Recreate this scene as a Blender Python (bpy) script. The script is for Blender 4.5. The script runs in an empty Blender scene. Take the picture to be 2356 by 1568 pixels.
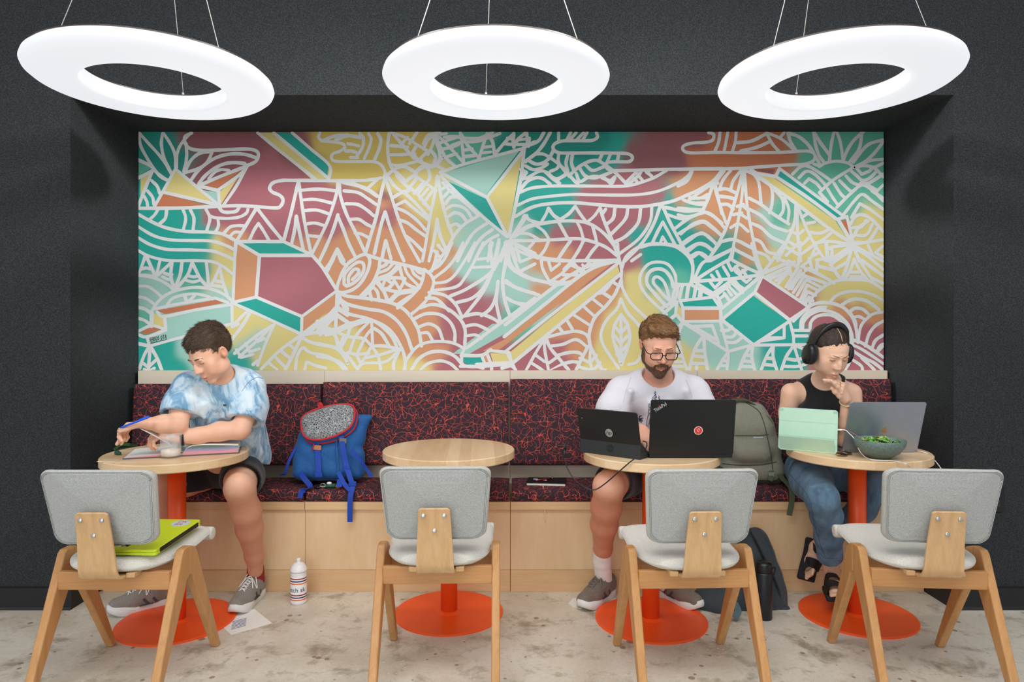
import bpy, bmesh, math, random
import numpy as np
from mathutils import Vector, Matrix, Euler, noise as mnoise
PI = math.pi
sc = bpy.context.scene
col = sc.collection
# ---------------------------------------------------------------- camera, world, light, exposure
F, CX, YH, HC = 1571.0, 1178.0, 760.0, 1.307      # focal length, centre column, horizon row (2356 wide), eye height
cd = bpy.data.cameras.new('camera'); cam = bpy.data.objects.new('camera', cd); col.objects.link(cam)
cam.location = (0, 0, HC); cam.rotation_euler = (PI/2, 0, 0)
cd.sensor_width = 36; cd.lens = 36*F/2356; cd.shift_y = (YH-784)/2356; cd.clip_start = .05
sc.camera = cam
w = bpy.data.worlds.new('world'); sc.world = w; w.use_nodes = True
w.node_tree.nodes['Background'].inputs[0].default_value = (.90, .95, 1.0, 1)
w.node_tree.nodes['Background'].inputs[1].default_value = .50
def area(name, loc, rot, sx, sy, power, color):
    l = bpy.data.lights.new(name, 'AREA'); l.shape = 'RECTANGLE'; l.size = sx; l.size_y = sy; l.energy = power; l.color = color
    o = bpy.data.objects.new(name, l); col.objects.link(o); o.location = loc; o.rotation_euler = rot; return o
area('window_daylight', (-1.6, -3.6, 2.0), (R := math.radians(84), 0, math.radians(-12)), 3.6, 2.4, 80, (.93, .97, 1))
area('ceiling_light', (0.3, .7, 3.35), (math.radians(10), 0, 0), 4.6, 1.5, 46, (1, .97, .93))
niche_fill = area('added_niche_fill', (0, 1.3, 3.25), (math.radians(46), 0, 0), 3.4, .3, 13, (1, .98, .96)); niche_fill.data.spread = math.radians(120)  # added fill light for mural and niche, no fixture of the room
for sx in (-1, 1):      # unseen spots, added to brighten the side walls of the niche
    l = bpy.data.lights.new('added_side_spot', 'SPOT'); l.energy = 300; l.spot_size = math.radians(36); l.spot_blend = 1; l.shadow_soft_size = .12; l.color = (1, .98, .95)
    o = bpy.data.objects.new('added_side_spot', l); col.objects.link(o); o.location = (-1.3*sx, 2.0, 3.1); o.rotation_euler = (Vector((2.08*sx, 3.40, 1.62))-o.location).to_track_quat('-Z', 'Y').to_euler()
sc.view_settings.view_transform = 'Standard'; sc.view_settings.look = 'None'
sc.view_settings.exposure = 0.26; sc.view_settings.gamma = 1; sc.view_settings.use_curve_mapping = False
# ---------------------------------------------------------------- helpers
def P(px, py, d):
    return Vector(((px-CX)*d/F, d, HC-(py-YH)*d/F))
def s2l(c):
    return tuple((v/255/12.92 if v/255 <= .04045 else ((v/255+.055)/1.055)**2.4) for v in c)
def tag(o, label=None, cat=None, group=None, kind=None):
    if label: o['label'] = label
    if cat: o['category'] = cat
    if group: o['group'] = group
    if kind: o['kind'] = kind
    return o
def empty(name, loc=(0, 0, 0), rz=0, label=None, cat=None, group=None):
    o = bpy.data.objects.new(name, None); col.objects.link(o); o.location = loc; o.rotation_euler = (0, 0, rz); o.empty_display_size = .05
    return tag(o, label, cat, group)
def copy_tree(o, parent=None):
    c = o.copy(); col.objects.link(c)
    if parent: c.parent = parent; c.matrix_parent_inverse = o.matrix_parent_inverse
    for ch in list(o.children): copy_tree(ch, c)
    return c
class MB:
    def __init__(s): s.v = []; s.f = []; s.mi = []; s.sm = []; s.m = 0; s.mats = []
    def mat(s, m):
        if m not in s.mats: s.mats.append(m)
        s.m = s.mats.index(m); return s
    def add(s, vs, fs, smooth=False, M=None):
        n = len(s.v)
        for p in vs:
            p = Vector(p); s.v.append(M @ p if M is not None else p)
        for f in fs: s.f.append([i+n for i in f]); s.mi.append(s.m); s.sm.append(smooth)
        return s
    def box(s, x0, x1, y0, y1, z0, z1, M=None):
        v = [(x, y, z) for x in (x0, x1) for y in (y0, y1) for z in (z0, z1)]
        return s.add(v, [(0,1,3,2),(4,6,7,5),(0,4,5,1),(2,3,7,6),(0,2,6,4),(1,5,7,3)], False, M)
    def rings(s, rs, closed=True, cap=True, smooth=True, M=None):
        k = len(rs[0]); vs = [p for r in rs for p in r]; fs = []
        for i in range(len(rs)-1):
            for j in range(k if closed else k-1):
                a, b = i*k+j, i*k+(j+1) % k
                fs.append((a, b, b+k, a+k))
        if cap and closed: fs.append(tuple(range(k-1, -1, -1))); fs.append(tuple(range((len(rs)-1)*k, len(rs)*k)))
        return s.add(vs, fs, smooth, M)
    def tube(s, pts, r, k=10, M=None, cap=True, flat=1.0):
        pts = [Vector(p) for p in pts]; n = len(pts); rr = r if isinstance(r, (list, tuple)) else [r]*n
        t = (pts[1]-pts[0]).normalized(); up = Vector((0, 0, 1)) if abs(t.z) < .9 else Vector((0, 1, 0)); nn = t.cross(up).normalized(); out = []
        for i in range(n):
            t = (pts[min(i+1, n-1)]-pts[max(i-1, 0)]).normalized(); nn = (nn - t*nn.dot(t)).normalized(); b = t.cross(nn)
            out.append([pts[i]+nn*math.cos(2*PI*j/k)*rr[i]+b*math.sin(2*PI*j/k)*rr[i]*flat for j in range(k)])
        return s.rings(out, True, cap, True, M)
    def ribbon(s, pts, wdt, th, side, M=None):     # flat strap: width along `side`
        pts = [Vector(p) for p in pts]; out = []; side = Vector(side).normalized()
        for i, p in enumerate(pts):
            t = (pts[min(i+1, len(pts)-1)]-pts[max(i-1, 0)]).normalized(); sd = (side-t*side.dot(t)).normalized(); n = t.cross(sd)
            out.append([p+sd*wdt/2+n*th/2, p-sd*wdt/2+n*th/2, p-sd*wdt/2-n*th/2, p+sd*wdt/2-n*th/2])
        return s.rings(out, True, True, False, M)
    def lathe(s, prof, k=40, M=None, cap=False, smooth=True):
        return s.rings([[(r*math.cos(2*PI*j/k), r*math.sin(2*PI*j/k), z) for j in range(k)] for r, z in prof], True, cap, smooth, M)
    def prism(s, poly, y0, y1, M=None, axis='y'):
        n = len(poly)
        g = {'y': lambda a, b, c: (a, c, b), 'z': lambda a, b, c: (a, b, c), 'x': lambda a, b, c: (c, a, b)}[axis]
        vs = [g(a, b, y0) for a, b in poly]+[g(a, b, y1) for a, b in poly]
        fs = [tuple(range(n)), tuple(range(2*n-1, n-1, -1))]+[(i, i+n, (i+1) % n+n, (i+1) % n) for i in range(n)]
        return s.add(vs, fs, False, M)
    def ellipsoid(s, c, r, M=None, k=16, h=10):
        rs = []
        for i in range(h+1):
            a = -PI/2+PI*i/h; a = max(-PI/2+.02, min(PI/2-.02, a))
            rs.append([(c[0]+r[0]*math.cos(a)*math.cos(2*PI*j/k), c[1]+r[1]*math.cos(a)*math.sin(2*PI*j/k), c[2]+r[2]*math.sin(a)) for j in range(k)])
        return s.rings(rs, True, True, True, M)
    def build(s, name, m=None, parent=None, bevel=0, seg=2, sub=0, auto=True):
        me = bpy.data.meshes.new(name); me.from_pydata([tuple(v) for v in s.v], [], s.f)
        if m is not None: me.materials.append(m)
        else:
            for q in s.mats: me.materials.append(q)
            me.polygons.foreach_set('material_index', s.mi)
        me.polygons.foreach_set('use_smooth', s.sm)
        bm = bmesh.new(); bm.from_mesh(me); bmesh.ops.recalc_face_normals(bm, faces=bm.faces); bm.to_mesh(me); bm.free()
        me.update()
        o = bpy.data.objects.new(name, me); col.objects.link(o)
        if parent: o.parent = parent
        if bevel:
            b = o.modifiers.new('bevel', 'BEVEL'); b.width = bevel; b.segments = seg; b.limit_method = 'ANGLE'; b.angle_limit = .6
            b.harden_normals = False
            for p in me.polygons: p.use_smooth = True
            me.set_sharp_from_angle(angle=.7) if not bevel else None
            wn = o.modifiers.new('wn', 'WEIGHTED_NORMAL'); wn.keep_sharp = False
        if sub:
            b = o.modifiers.new('sub', 'SUBSURF'); b.levels = b.render_levels = sub
        return o
def catmull(pts, n=8, closed=False):
    pts = [Vector(p) for p in pts]
    if len(pts) < 3 and not closed: return pts
    q = [pts[-1]]+pts+[pts[0], pts[1]] if closed else [2*pts[0]-pts[1]]+pts+[2*pts[-1]-pts[-2]]
    out = []
    for i in range(1, len(q)-2):
        a, b, c, d = q[i-1], q[i], q[i+1], q[i+2]
        for j in range(n):
            t = j/n
            out.append(.5*((2*b)+(c-a)*t+(2*a-5*b+4*c-d)*t*t+(-a+3*b-3*c+d)*t**3))
    if not closed: out.append(pts[-1])
    return out
def rrect(w, h, r, k=5, cx=0, cy=0):
    out = []
    for qx, qy, a0 in ((1, 1, 0), (-1, 1, 90), (-1, -1, 180), (1, -1, 270)):
        for i in range(k+1):
            a = math.radians(a0+90*i/k); out.append((cx+qx*(w/2-r)+r*math.cos(a), cy+qy*(h/2-r)+r*math.sin(a)))
    return out
# ---------------------------------------------------------------- materials
class NT:
    def __init__(s, name, rough=.5, **kw):
        s.m = bpy.data.materials.new(name); s.m.use_nodes = True; s.t = s.m.node_tree; s.b = s.t.nodes['Principled BSDF']
        s.b.inputs['Roughness'].default_value = rough
        for k, v in kw.items(): s.b.inputs[k.replace('_', ' ')].default_value = v
    def n(s, ty, **kw):
        o = s.t.nodes.new(ty)
        for k, v in kw.items(): setattr(o, k, v)
        return o
    def set(s, inp, v):
        if isinstance(v, bpy.types.NodeSocket): s.t.links.new(v, inp)
        elif v is not None: inp.default_value = v
    def coord(s, kind='Object'): return s.n('ShaderNodeTexCoord').outputs[kind]
    def map(s, v, scale=(1, 1, 1), loc=(0, 0, 0), rot=(0, 0, 0)):
        o = s.n('ShaderNodeMapping'); s.set(o.inputs[0], v); o.inputs['Scale'].default_value = scale; o.inputs['Location'].default_value = loc; o.inputs['Rotation'].default_value = rot
        return o.outputs[0]
    def noise(s, v, scale=5, detail=4, rough=.55, dist=0, out=0):
        o = s.n('ShaderNodeTexNoise'); s.set(o.inputs['Vector'], v); o.inputs['Scale'].default_value = scale; o.inputs['Detail'].default_value = detail
        o.inputs['Roughness'].default_value = rough; o.inputs['Distortion'].default_value = dist; return o.outputs[out]
    def voro(s, v, scale=5, feature='F1', out='Distance', rnd=1, dim='3D'):
        o = s.n('ShaderNodeTexVoronoi', feature=feature, voronoi_dimensions=dim); s.set(o.inputs['Vector'], v); o.inputs['Scale'].default_value = scale; o.inputs['Randomness'].default_value = rnd
        return o.outputs[out]
    def math(s, op, a, b=None, c=None):
        o = s.n('ShaderNodeMath', operation=op)
        s.set(o.inputs[0], a)
        if b is not None: s.set(o.inputs[1], b)
        if c is not None: s.set(o.inputs[2], c)
        return o.outputs[0]
    def ramp(s, f, stops, interp='LINEAR'):
        o = s.n('ShaderNodeValToRGB'); s.set(o.inputs[0], f); e = o.color_ramp.elements; o.color_ramp.interpolation = interp
        while len(e) < len(stops): e.new(.5)
        for i, (p, c) in enumerate(stops):
            e[i].position = p; e[i].color = (c, c, c, 1) if isinstance(c, (int, float)) else (*c[:3], 1)
        return o.outputs[0]
    def mix(s, f, a, b, mode='MIX'):
        o = s.n('ShaderNodeMix', data_type='RGBA', blend_type=mode); s.set(o.inputs[0], f)
        for i, q in ((6, a), (7, b)):
            s.set(o.inputs[i], (*q, 1) if isinstance(q, tuple) and len(q) == 3 else q)
        return o.outputs[2]
    def color(s, c): s.set(s.b.inputs['Base Color'], (*c, 1) if isinstance(c, tuple) else c); return s
    def bump(s, h, strength=.3, dist=.002):
        o = s.n('ShaderNodeBump'); s.set(o.inputs['Height'], h); o.inputs['Strength'].default_value = strength; o.inputs['Distance'].default_value = dist
        s.set(s.b.inputs['Normal'], o.outputs[0]); return s
def plain(name, c, rough=.5, **kw):
    t = NT(name, rough, **kw); base = s2l(c); co = t.coord()
    n = t.noise(co, 40, 3); t.color(t.mix(n, tuple(v*.93 for v in base), tuple(min(1, v*1.06) for v in base))); return t.m
def cloth(name, c1, c2, scale=300, bump=.4, rough=.95, dist=.002, folds=0):
    t = NT(name, rough); co = t.coord(); n = t.noise(co, scale, 3, .7); n2 = t.noise(t.map(co, (1, 1, .15)), scale*1.3, 2)
    t.color(t.mix(t.ramp(n, [(.3, 0.), (.7, 1.)]), s2l(c1), s2l(c2)))
    h = t.math('ADD', n, n2)
    if folds: h = t.math('ADD', h, t.math('MULTIPLY', t.noise(t.map(co, (1, 1, .5)), 9, 3, .5, 1.2), folds))
    t.bump(h, bump, dist); t.b.inputs['Sheen Weight'].default_value = .15
    return t.m
def wood(name, c1, c2, axis=2, scale=22, rough=.45, stretch=.06, strip=0):
    t = NT(name, rough); co = t.coord(); sc_ = [1, 1, 1]; sc_[axis] = stretch
    mp = t.map(co, tuple(sc_)); n = t.noise(mp, scale, 5, .6, .6); n2 = t.noise(mp, scale*9, 2, .5)
    f = t.math('ADD', t.math('MULTIPLY', n, .75), t.math('MULTIPLY', n2, .25))
    c = t.mix(t.ramp(f, [(.3, 0.), (.7, 1.)]), s2l(c1), s2l(c2))
    if strip:
        sp = t.n('ShaderNodeSeparateXYZ'); t.set(sp.inputs[0], co)
        cell = t.math('FLOOR', t.math('DIVIDE', sp.outputs[0], strip)); wn = t.n('ShaderNodeTexWhiteNoise', noise_dimensions='1D'); t.set(wn.inputs['W'], cell)
        c = t.mix(.85, c, t.ramp(wn.outputs[0], [(0, (.80, .74, .66)), (.5, (.95, .93, .9)), (1, (1.0, 1.0, 1.0))]), 'MULTIPLY')
    t.color(c); t.bump(f, .08, .001); return t.m
M = {}
M['felt'] = (lambda t: (t.color(t.mix(t.ramp(t.noise(t.coord(), 170, 3, .8), [(.42, 0.), (.75, 1.)]), s2l((27, 31, 34)), s2l((66, 71, 74)))), t.bump(t.noise(t.coord(), 260, 3), .5, .003), t.m)[-1])(NT('charcoal_felt', .97))
M['black_base'] = plain('black_rubber', (22, 23, 26), .55)
M['birch'] = wood('birch_ply', (220, 183, 138), (236, 206, 164), 2, 5, .5, .25)
M['birch_h'] = wood('birch_ply_edge', (206, 164, 116), (230, 196, 150), 0, 14, .5, .06)
M['cap'] = wood('pale_ply_ledge', (222, 208, 184), (234, 222, 202), 0, 6, .55, .1)
M['butcher'] = wood('butcher_block_maple', (228, 190, 143), (248, 221, 184), 1, 12, .35, .12, strip=.052)
M['oak'] = wood('oak', (184, 130, 76), (210, 158, 102), 2, 26, .42, .05)
M['oak_h'] = wood('oak_rail', (176, 122, 72), (205, 152, 98), 0, 26, .42, .05)
M['oak_ply'] = wood('oak_ply', (196, 152, 104), (222, 184, 136), 2, 30, .42, .03)
M['ply_edge'] = plain('ply_edge_pale', (232, 212, 180), .6)
M['orange'] = plain('orange_powder_coat', (255, 90, 30), .38)
M['grey_wool'] = cloth('grey_wool', (156, 158, 156), (192, 194, 192), 260, .6, .95)
M['cream_wool'] = cloth('cream_wool', (206, 202, 192), (232, 229, 221), 240, .7, .95, .003)
M['steel'] = plain('brushed_steel', (200, 200, 200), .35, Metallic=1.0)
M['wire'] = plain('pale_cable', (205, 208, 200), .5)
def upholstery():
    t = NT('squiggle_upholstery', .9); co = t.coord()
    wv = t.n('ShaderNodeVectorMath', operation='ADD'); t.set(wv.inputs[0], co)
    nv = t.n('ShaderNodeVectorMath', operation='SCALE'); t.set(nv.inputs[0], t.noise(co, 26, 1, .5, 0, 1)); nv.inputs['Scale'].default_value = .016
    t.set(wv.inputs[1], nv.outputs[0]); wc = wv.outputs[0]
    def line(sc_, loc, wd, lo, k):
        e = t.voro(t.map(wc, loc=loc), sc_, 'DISTANCE_TO_EDGE'); l = t.math('LESS_THAN', e, wd)
        msk = t.math('GREATER_THAN', t.noise(t.map(co, loc=(k, k*2, k*3)), 30, 1), lo)
        return t.math('MULTIPLY', l, msk)
    a = line(19, (0, 0, 0), .013, .47, 1.3)
    n1 = t.noise(t.map(co, loc=(2, 4, 1)), 24, 0, .3); b = t.math('LESS_THAN', t.math('ABSOLUTE', t.math('SUBTRACT', n1, .5)), .0068)
    n2 = t.noise(t.map(co, loc=(7, 1, 5)), 30, 0, .3); c = t.math('LESS_THAN', t.math('ABSOLUTE', t.math('SUBTRACT', n2, .44)), .0078)
    l = t.math('MAXIMUM', t.math('MAXIMUM', a, b), c)
    t.color(t.mix(l, s2l((54, 36, 46)), s2l((212, 84, 66)))); t.bump(t.noise(co, 500, 2), .2, .001); return t.m
M['uphol'] = upholstery()
def concrete():
    t = NT('concrete_floor', .42); co = t.coord(); n1 = t.noise(co, 1.7, 6, .62, .4); n2 = t.noise(t.map(co, loc=(4, 7, 0)), 7, 5, .7, .3); n3 = t.noise(co, 60, 3, .7)
    c = t.mix(t.ramp(n1, [(.36, 0.), (.64, 1.)]), s2l((202, 191, 172)), s2l((232, 225, 211)))
    c = t.mix(t.math('MULTIPLY', t.ramp(n2, [(.52, 0.), (.68, 1.)]), .75), c, s2l((138, 122, 96)))
    c = t.mix(t.math('MULTIPLY', t.ramp(n3, [(.5, 0.), (.75, 1.)]), .3), c, s2l((150, 136, 115)))
    v = t.voro(co, 15, 'F1'); vm = t.math('LESS_THAN', v, t.math('MULTIPLY', t.ramp(t.noise(co, 5, 2), [(.42, 0.), (.75, .27)]), 1.0))
    c = t.mix(t.math('MULTIPLY', vm, .7), c, s2l((124, 98, 72)))
    v = t.voro(t.map(co, loc=(2, 3, 0)), 34, 'F1'); vm = t.math('LESS_THAN', v, t.math('MULTIPLY', t.ramp(t.noise(t.map(co, loc=(8, 1, 0)), 4, 2), [(.42, 0.), (.7, .2)]), 1.0))
    c = t.mix(t.math('MULTIPLY', vm, .6), c, s2l((236, 230, 216)))
    t.color(c); t.set(t.b.inputs['Roughness'], t.ramp(n2, [(.3, .30), (.7, .55)])); t.bump(n3, .08, .001); return t.m
M['floor'] = concrete()
# ---------------------------------------------------------------- room
WY, NY, NX, NZ, TOPZ = 3.213, 3.84, 2.078, 2.415, 4.2
def struct(name, mb, m, **kw):
    o = mb.build(name, m, **kw); o['kind'] = 'structure'; return o
struct('floor', MB().box(-6, 6, -4.5, NY+.2, -.1, 0), M['floor'])
struct('wall_left', MB().box(-6, -NX, WY, NY+.2, 0, TOPZ), M['felt'])
struct('wall_right', MB().box(NX, 6, WY, NY+.2, 0, TOPZ), M['felt'])
struct('wall_back', MB().box(-NX, NX, NY, NY+.2, 0, NZ), M['felt'])
struct('wall_upper', MB().box(-NX, NX, WY, NY+.2, NZ, TOPZ), M['felt'])
struct('baseboard_left', MB().prism([(WY, 0), (WY-.022, 0), (WY-.012, .012), (WY-.012, .1), (WY, .104)], -6, -NX+.012, axis='x'), M['black_base'])
struct('baseboard_right', MB().prism([(WY, 0), (WY-.022, 0), (WY-.012, .012), (WY-.012, .1), (WY, .104)], NX-.012, 6, axis='x'), M['black_base'])
struct('baseboard_niche_left', MB().box(-NX, -NX+.012, WY, 3.46, 0, .1), M['black_base'])
struct('baseboard_niche_right', MB().box(NX-.012, NX, WY, 3.46, 0, .1), M['black_base'])
# ---------------------------------------------------------------- bench, ledge, cushions
BX = [-2.05, -1.035, -.008, 1.025, 2.065]
BF, SH = 3.42, .452
where = ['leftmost, under the man in the tie-dye shirt', 'second from the left, behind the empty table', 'third from the left, behind the two black computers', 'rightmost, where the woman sits']
for i in range(4):
    b = empty('bench_unit', ((BX[i]+BX[i+1])/2, BF, 0), 0, 'birch plywood bench base unit, '+where[i], 'bench', 'birch bench base units along the niche')
    hw = (BX[i+1]-BX[i])/2-.001
    MB().box(-hw, hw, .004, .30, .1085, SH-.041).build('front_panel', M['birch'], b, bevel=.0015)
    MB().box(-hw, hw, 0, .30, 0, .1075).build('kick_panel', M['birch_h'], b, bevel=.0015)
    MB().box(-hw, hw, -.012, .30, SH-.04, SH).build('seat_board', M['birch_h'], b, bevel=.002)
def edged(o, r=.02):
    pass
# ledge behind the cushions
ld = empty('backrest_ledge', (0, NY, 0), 0, 'pale plywood ledge running along the foot of the mural', 'ledge')
for x0, x1 in ((-2.055, -1.03), (-1.029, -.011), (-.01, 1.02), (1.021, 2.063)):
    MB().box(x0, x1, -.09, -.002, 0, 1.087).build('ledge_panel', M['cap'], ld, bevel=.002)
where = ['leftmost, behind the man in the tie-dye shirt', 'behind the blue backpack and the empty table', 'behind the man in the white shirt', 'rightmost, behind the woman with headphones']
SX = [-2.045, -1.025, -.014, 1.02, 2.05]
def cushion(name, x0, x1, w0, h0, th, puff, loc, rx, label, cat, group, gname):
    nx, ny = 26, 12; mb = MB(); L = x1-x0; rings = []
    def prof(u, v):           # u,v in -1..1: height of pillow front
        e = (1-abs(u)**14)*(1-abs(v)**8); return th/2+puff*max(0, e)**.6
    fr = []; bk = []
    ev = lambda t: math.copysign(abs(math.sin(t*PI/2))**1.0, t)
    for j in range(ny+1):
        for i in range(nx+1):
            u = ev(-1+2*i/nx); v = ev(-1+2*j/ny)
            q = 1 if max(abs(u), abs(v)) < .999 else 0
            fr.append((u*L/2*(1 if q else .994), v*h0/2, prof(u, v)*(1 if q else .72))); bk.append((u*L/2*(1 if q else .994), v*h0/2, -th/2*(1 if q else .72)))
    n = len(fr); fs = []; W = nx+1
    for j in range(ny):
        for i in range(nx):
            a = j*W+i; fs.append((a, a+1, a+1+W, a+W)); fs.append((n+a, n+a+W, n+a+1+W, n+a+1))
    bd = [i for i in range(nx)]+[nx+W*j for j in range(ny)]+[ny*W+i for i in range(nx, 0, -1)]+[W*j for j in range(ny, 0, -1)]
    for k in range(len(bd)):
        a, b = bd[k], bd[(k+1) % len(bd)]; fs.append((a, b, b+n, a+n))
    mb.add(fr+bk, fs, True)
    o = mb.build(name, M['uphol']); o.location = ((x0+x1)/2, loc[0], loc[1]); o.rotation_euler = (rx, 0, 0); tag(o, label, cat, group)
    # welt along the front edge
    return o
for i in range(4):
    top = (1.018, 1.028, 1.045, 1.045)[i]; bot = .583
    cushion('back_cushion', SX[i]+.002, SX[i+1]-.002, 0, top-bot, .05, .014, (3.695, (top+bot)/2), PI/2-.06,
            'maroon back cushion with orange squiggles, '+where[i], 'cushion', 'squiggle print back cushions', 0)
where = ['leftmost, under the man in the tie-dye shirt', 'below the blue backpack', 'with the black notebook on it', 'rightmost, under the woman']
for i in range(4):
    cushion('seat_cushion', BX[i]+.003, BX[i+1]-.003, 0, .315, .048, .012, (3.568, SH+.0255), 0,
            'thin maroon seat cushion with orange squiggles, '+where[i], 'cushion', 'squiggle print seat cushions', 0)
# ---------------------------------------------------------------- tables
TB = [(-1.507, 3.07), (-.292, 3.165), (.628, 3.09), (1.587, 3.14)]
TZ = .76; TR = .303
def make_table():
    t = empty('pedestal_table')
    MB().lathe([(0.001, TZ-.038), (TR-.004, TZ-.038), (TR, TZ-.034), (TR, TZ-.004), (TR-.004, TZ), (.001, TZ)], 96, smooth=False).build('tabletop', M['butcher'], t)
    MB().lathe([(.12, TZ-.044), (.12, TZ-.0385)], 32, cap=True, smooth=False).build('mounting_plate', M['orange'], t)
    MB().lathe([(.0385, .008), (.0385, TZ-.045)], 40, cap=True).build('column', M['orange'], t)
    MB().lathe([(.25, 0.0), (.25, .007), (.247, .009), (.06, .0095), (.045, .014), (.0385, .016)], 96, cap=True, smooth=False).build('base_plate', M['orange'], t)
    return t
lab = ['round maple table with orange pedestal holding the open textbook and the glass', 'empty round maple table with orange pedestal and nothing on it',
       'round maple table with orange pedestal under the two black computers', 'round maple table with orange pedestal under the silver laptop and salad bowl']
rot = [1.55, .05, 1.5, .3]
t0 = make_table()
for i, (x, y) in enumerate(TB):
    t = t0 if i == 0 else copy_tree(t0)
    t.location = (x, y, 0); t.rotation_euler = (0, 0, rot[i]); tag(t, lab[i], 'table', 'round cafe tables on orange pedestals')
# ---------------------------------------------------------------- chairs (local: facing +Y, back towards -Y)
M['rim_wool'] = cloth('pale_grey_wool_rim', (178, 177, 170), (204, 202, 194), 260, .7, .95)
def make_chair():
    c = empty('dining_chair')
    # A-shaped leg frames: each leg its own mesh, meeting at a rounded apex
    for sx in (-1, 1):
        X = sx*.217
        apex = (0, .497)
        for sy, foot in ((-1, -.262), (1, .252)):
            # polygon in (y,z): outer edge from apex to foot, inner edge from the crotch
            if sy < 0: poly = [(-.006, .497), (-.052, .497), (-.066, .485), (foot-.016, 0), (foot+.016, 0), (-.042, .345), (-.03, .375), (-.006, .387)]
            else: poly = [(-.006, .497), (.038, .480), (.052, .462), (foot+.016, 0), (foot-.016, 0), (.032, .34), (.02, .372), (-.006, .387)]
            MB().prism([(a, b) for a, b in poly], X-.0155, X+.0155, axis='x').build('leg', M['oak'], c, bevel=.006, seg=3)
    MB().box(-.203, .203, -.107, -.085, .365, .432).build('rear_rail', M['oak_h'], c, bevel=.004)
    MB().box(-.203, .203, .075, .095, .372, .43).build('front_rail', M['oak_h'], c, bevel=.004)
    for x in (-.085, .085): MB().box(x-.016, x+.016, -.15, .13, .425, .443).build('seat_batten', M['oak_ply'], c, bevel=.003)
    # seat: padded, dished, waterfall roll at the front
    nu, nv = 30, 26; top = []; bot = []
    def outline(u, v):
        # u -1..1 across, v 0..1 back to front
        wdt = .186+.018*min(1, v*1.6); y = -.215+.475*v
        if v < .35: wdt *= (1-(1-v/.35)**2.6*.36)
        return u*wdt, y
    for j in range(nv+1):
        v = j/nv; v = v*v*(3-2*v)*.35+v*.65
        for i in range(nu+1):
            u = math.sin((-1+2*i/nu)*PI/2); x, y = outline(u, v); y = -.172+(y+.215)*.432/.475
            y += .03*u*u*(1-v) 
            e = min(1, (1-abs(u)**6)); eb = min(1, v/.09)**.5; ef = max(.35, min(1, (1-v)/.05)**.5)
            z = .475+.018*(abs(u)**2.0)*0+.014*(v) - .01*(1-abs(2*v-1)) 
            z -= 0
            dz = .030*(max(0, e)**.5)*eb*ef
            zc = z-.012
            top.append((x, y, zc+dz)); bot.append((x, y, zc-dz*.75))
    fs = []; W = nu+1; n = len(top)
    for j in range(nv):
        for i in range(nu):
            a = j*W+i; fs.append((a, a+1, a+1+W, a+W)); fs.append((n+a, n+a+W, n+a+1+W, n+a+1))
    bd = [i for i in range(nu)]+[nu+W*j for j in range(nv)]+[nv*W+i for i in range(nu, 0, -1)]+[W*j for j in range(nv, 0, -1)]
    for k in range(len(bd)): a, b = bd[k], bd[(k+1) % len(bd)]; fs.append((a, b, b+n, a+n))
    seat = MB().add(top+bot, fs, True).build('seat', M['cream_wool'], c)
    # front roll of the seat, curling under
    MB().tube([(x, .252, .466) for x in [-.207, -.2055]+[-.200+.400*i/14 for i in range(15)]+[.2055, .207]], [.019, .0235]+[.0265]*15+[.0235, .019], 18).build('front_roll', M['cream_wool'], seat)
    # backrest: rounded trapezoid shell curved about the sitter, tilted back
    def bp(x, h, o):          # x across, h up the back (0..1), o outward offset (towards -Y)
        z = .545+.272*h+.012*(x/.2)**2*h; y = -.158-.072*h-o+.75*x*x
        return (x, y, z)
    W0, W1 = .182, .203
    pts = []
    for a, b in rrect(2, 2, .26, 7): 
        hh = (b+1)/2; ww = W0+(W1-W0)*hh; pts.append((a*ww, hh+(.028*(a*a)-.028*(1 if b > 0 else -1)*0)*0))
    def shell(name, m, k0, offs, par):
        rs = []
        for k, o in offs:
            rs.append([bp(x*k*k0, .5+(h-.5)*(1-(1-k)*1.35)*k0, o) for x, h in pts])
        mb = MB(); mb.rings(rs, True, False, True)
        # fill ends with grids
        for ri, (k, o) in ((0, offs[0]), (-1, offs[-1])):
            prev = rs[ri]
            for s_ in (.85, .65, .45, .25, .08):
                cur = [bp(x*k*k0*s_, .5+(h-.5)*(1-(1-k)*1.35)*k0*s_, o) for x, h in pts]
                mb.rings([prev, cur], True, False, True); prev = cur
            mb.add(prev, [tuple(range(len(prev)))], True)
        return mb.build(name, m, par)
    back = shell('backrest', M['rim_wool'], 1.0, [(.965, -.018), (.99, -.012), (1.0, 0), (.99, .010), (.968, .0135)], c)
    shell('outer_pad', M['grey_wool'], .925, [(1.0, .011), (1.0, .0155), (.985, .0175)], back)
    # stitching welt
    for kk in (.935, .962):
        rs = [bp(x*kk, .5+(h-.5)*kk, .0155) for x, h in pts]
        MB().tube(rs+[rs[0]], .0016, 6).build('piping', M['grey_wool'], back)
    # plywood bracket: plate behind the back, bending forward under the seat
    prof = [(-.214-.0, .682), (-.197, .60), (-.185, .54), (-.184, .50), (-.178, .46), (-.160, .443), (-.135, .441), (-.09, .4435)]
    prof = [(-.232, .682), (-.2275, .664), (-.214, .60), (-.204, .54), (-.198, .49), (-.192, .460), (-.175, .440), (-.14, .4355), (-.06, .4355)]
    pr = [(p.x, p.y) for p in catmull([Vector((a, b, 0)) for a, b in prof], 6)]
    def wd(z, y): return (.056+(.682-z)/.24*.013) if y < -.17 else .069
    outer = []; n = len(pr)
    rs = []
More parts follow.
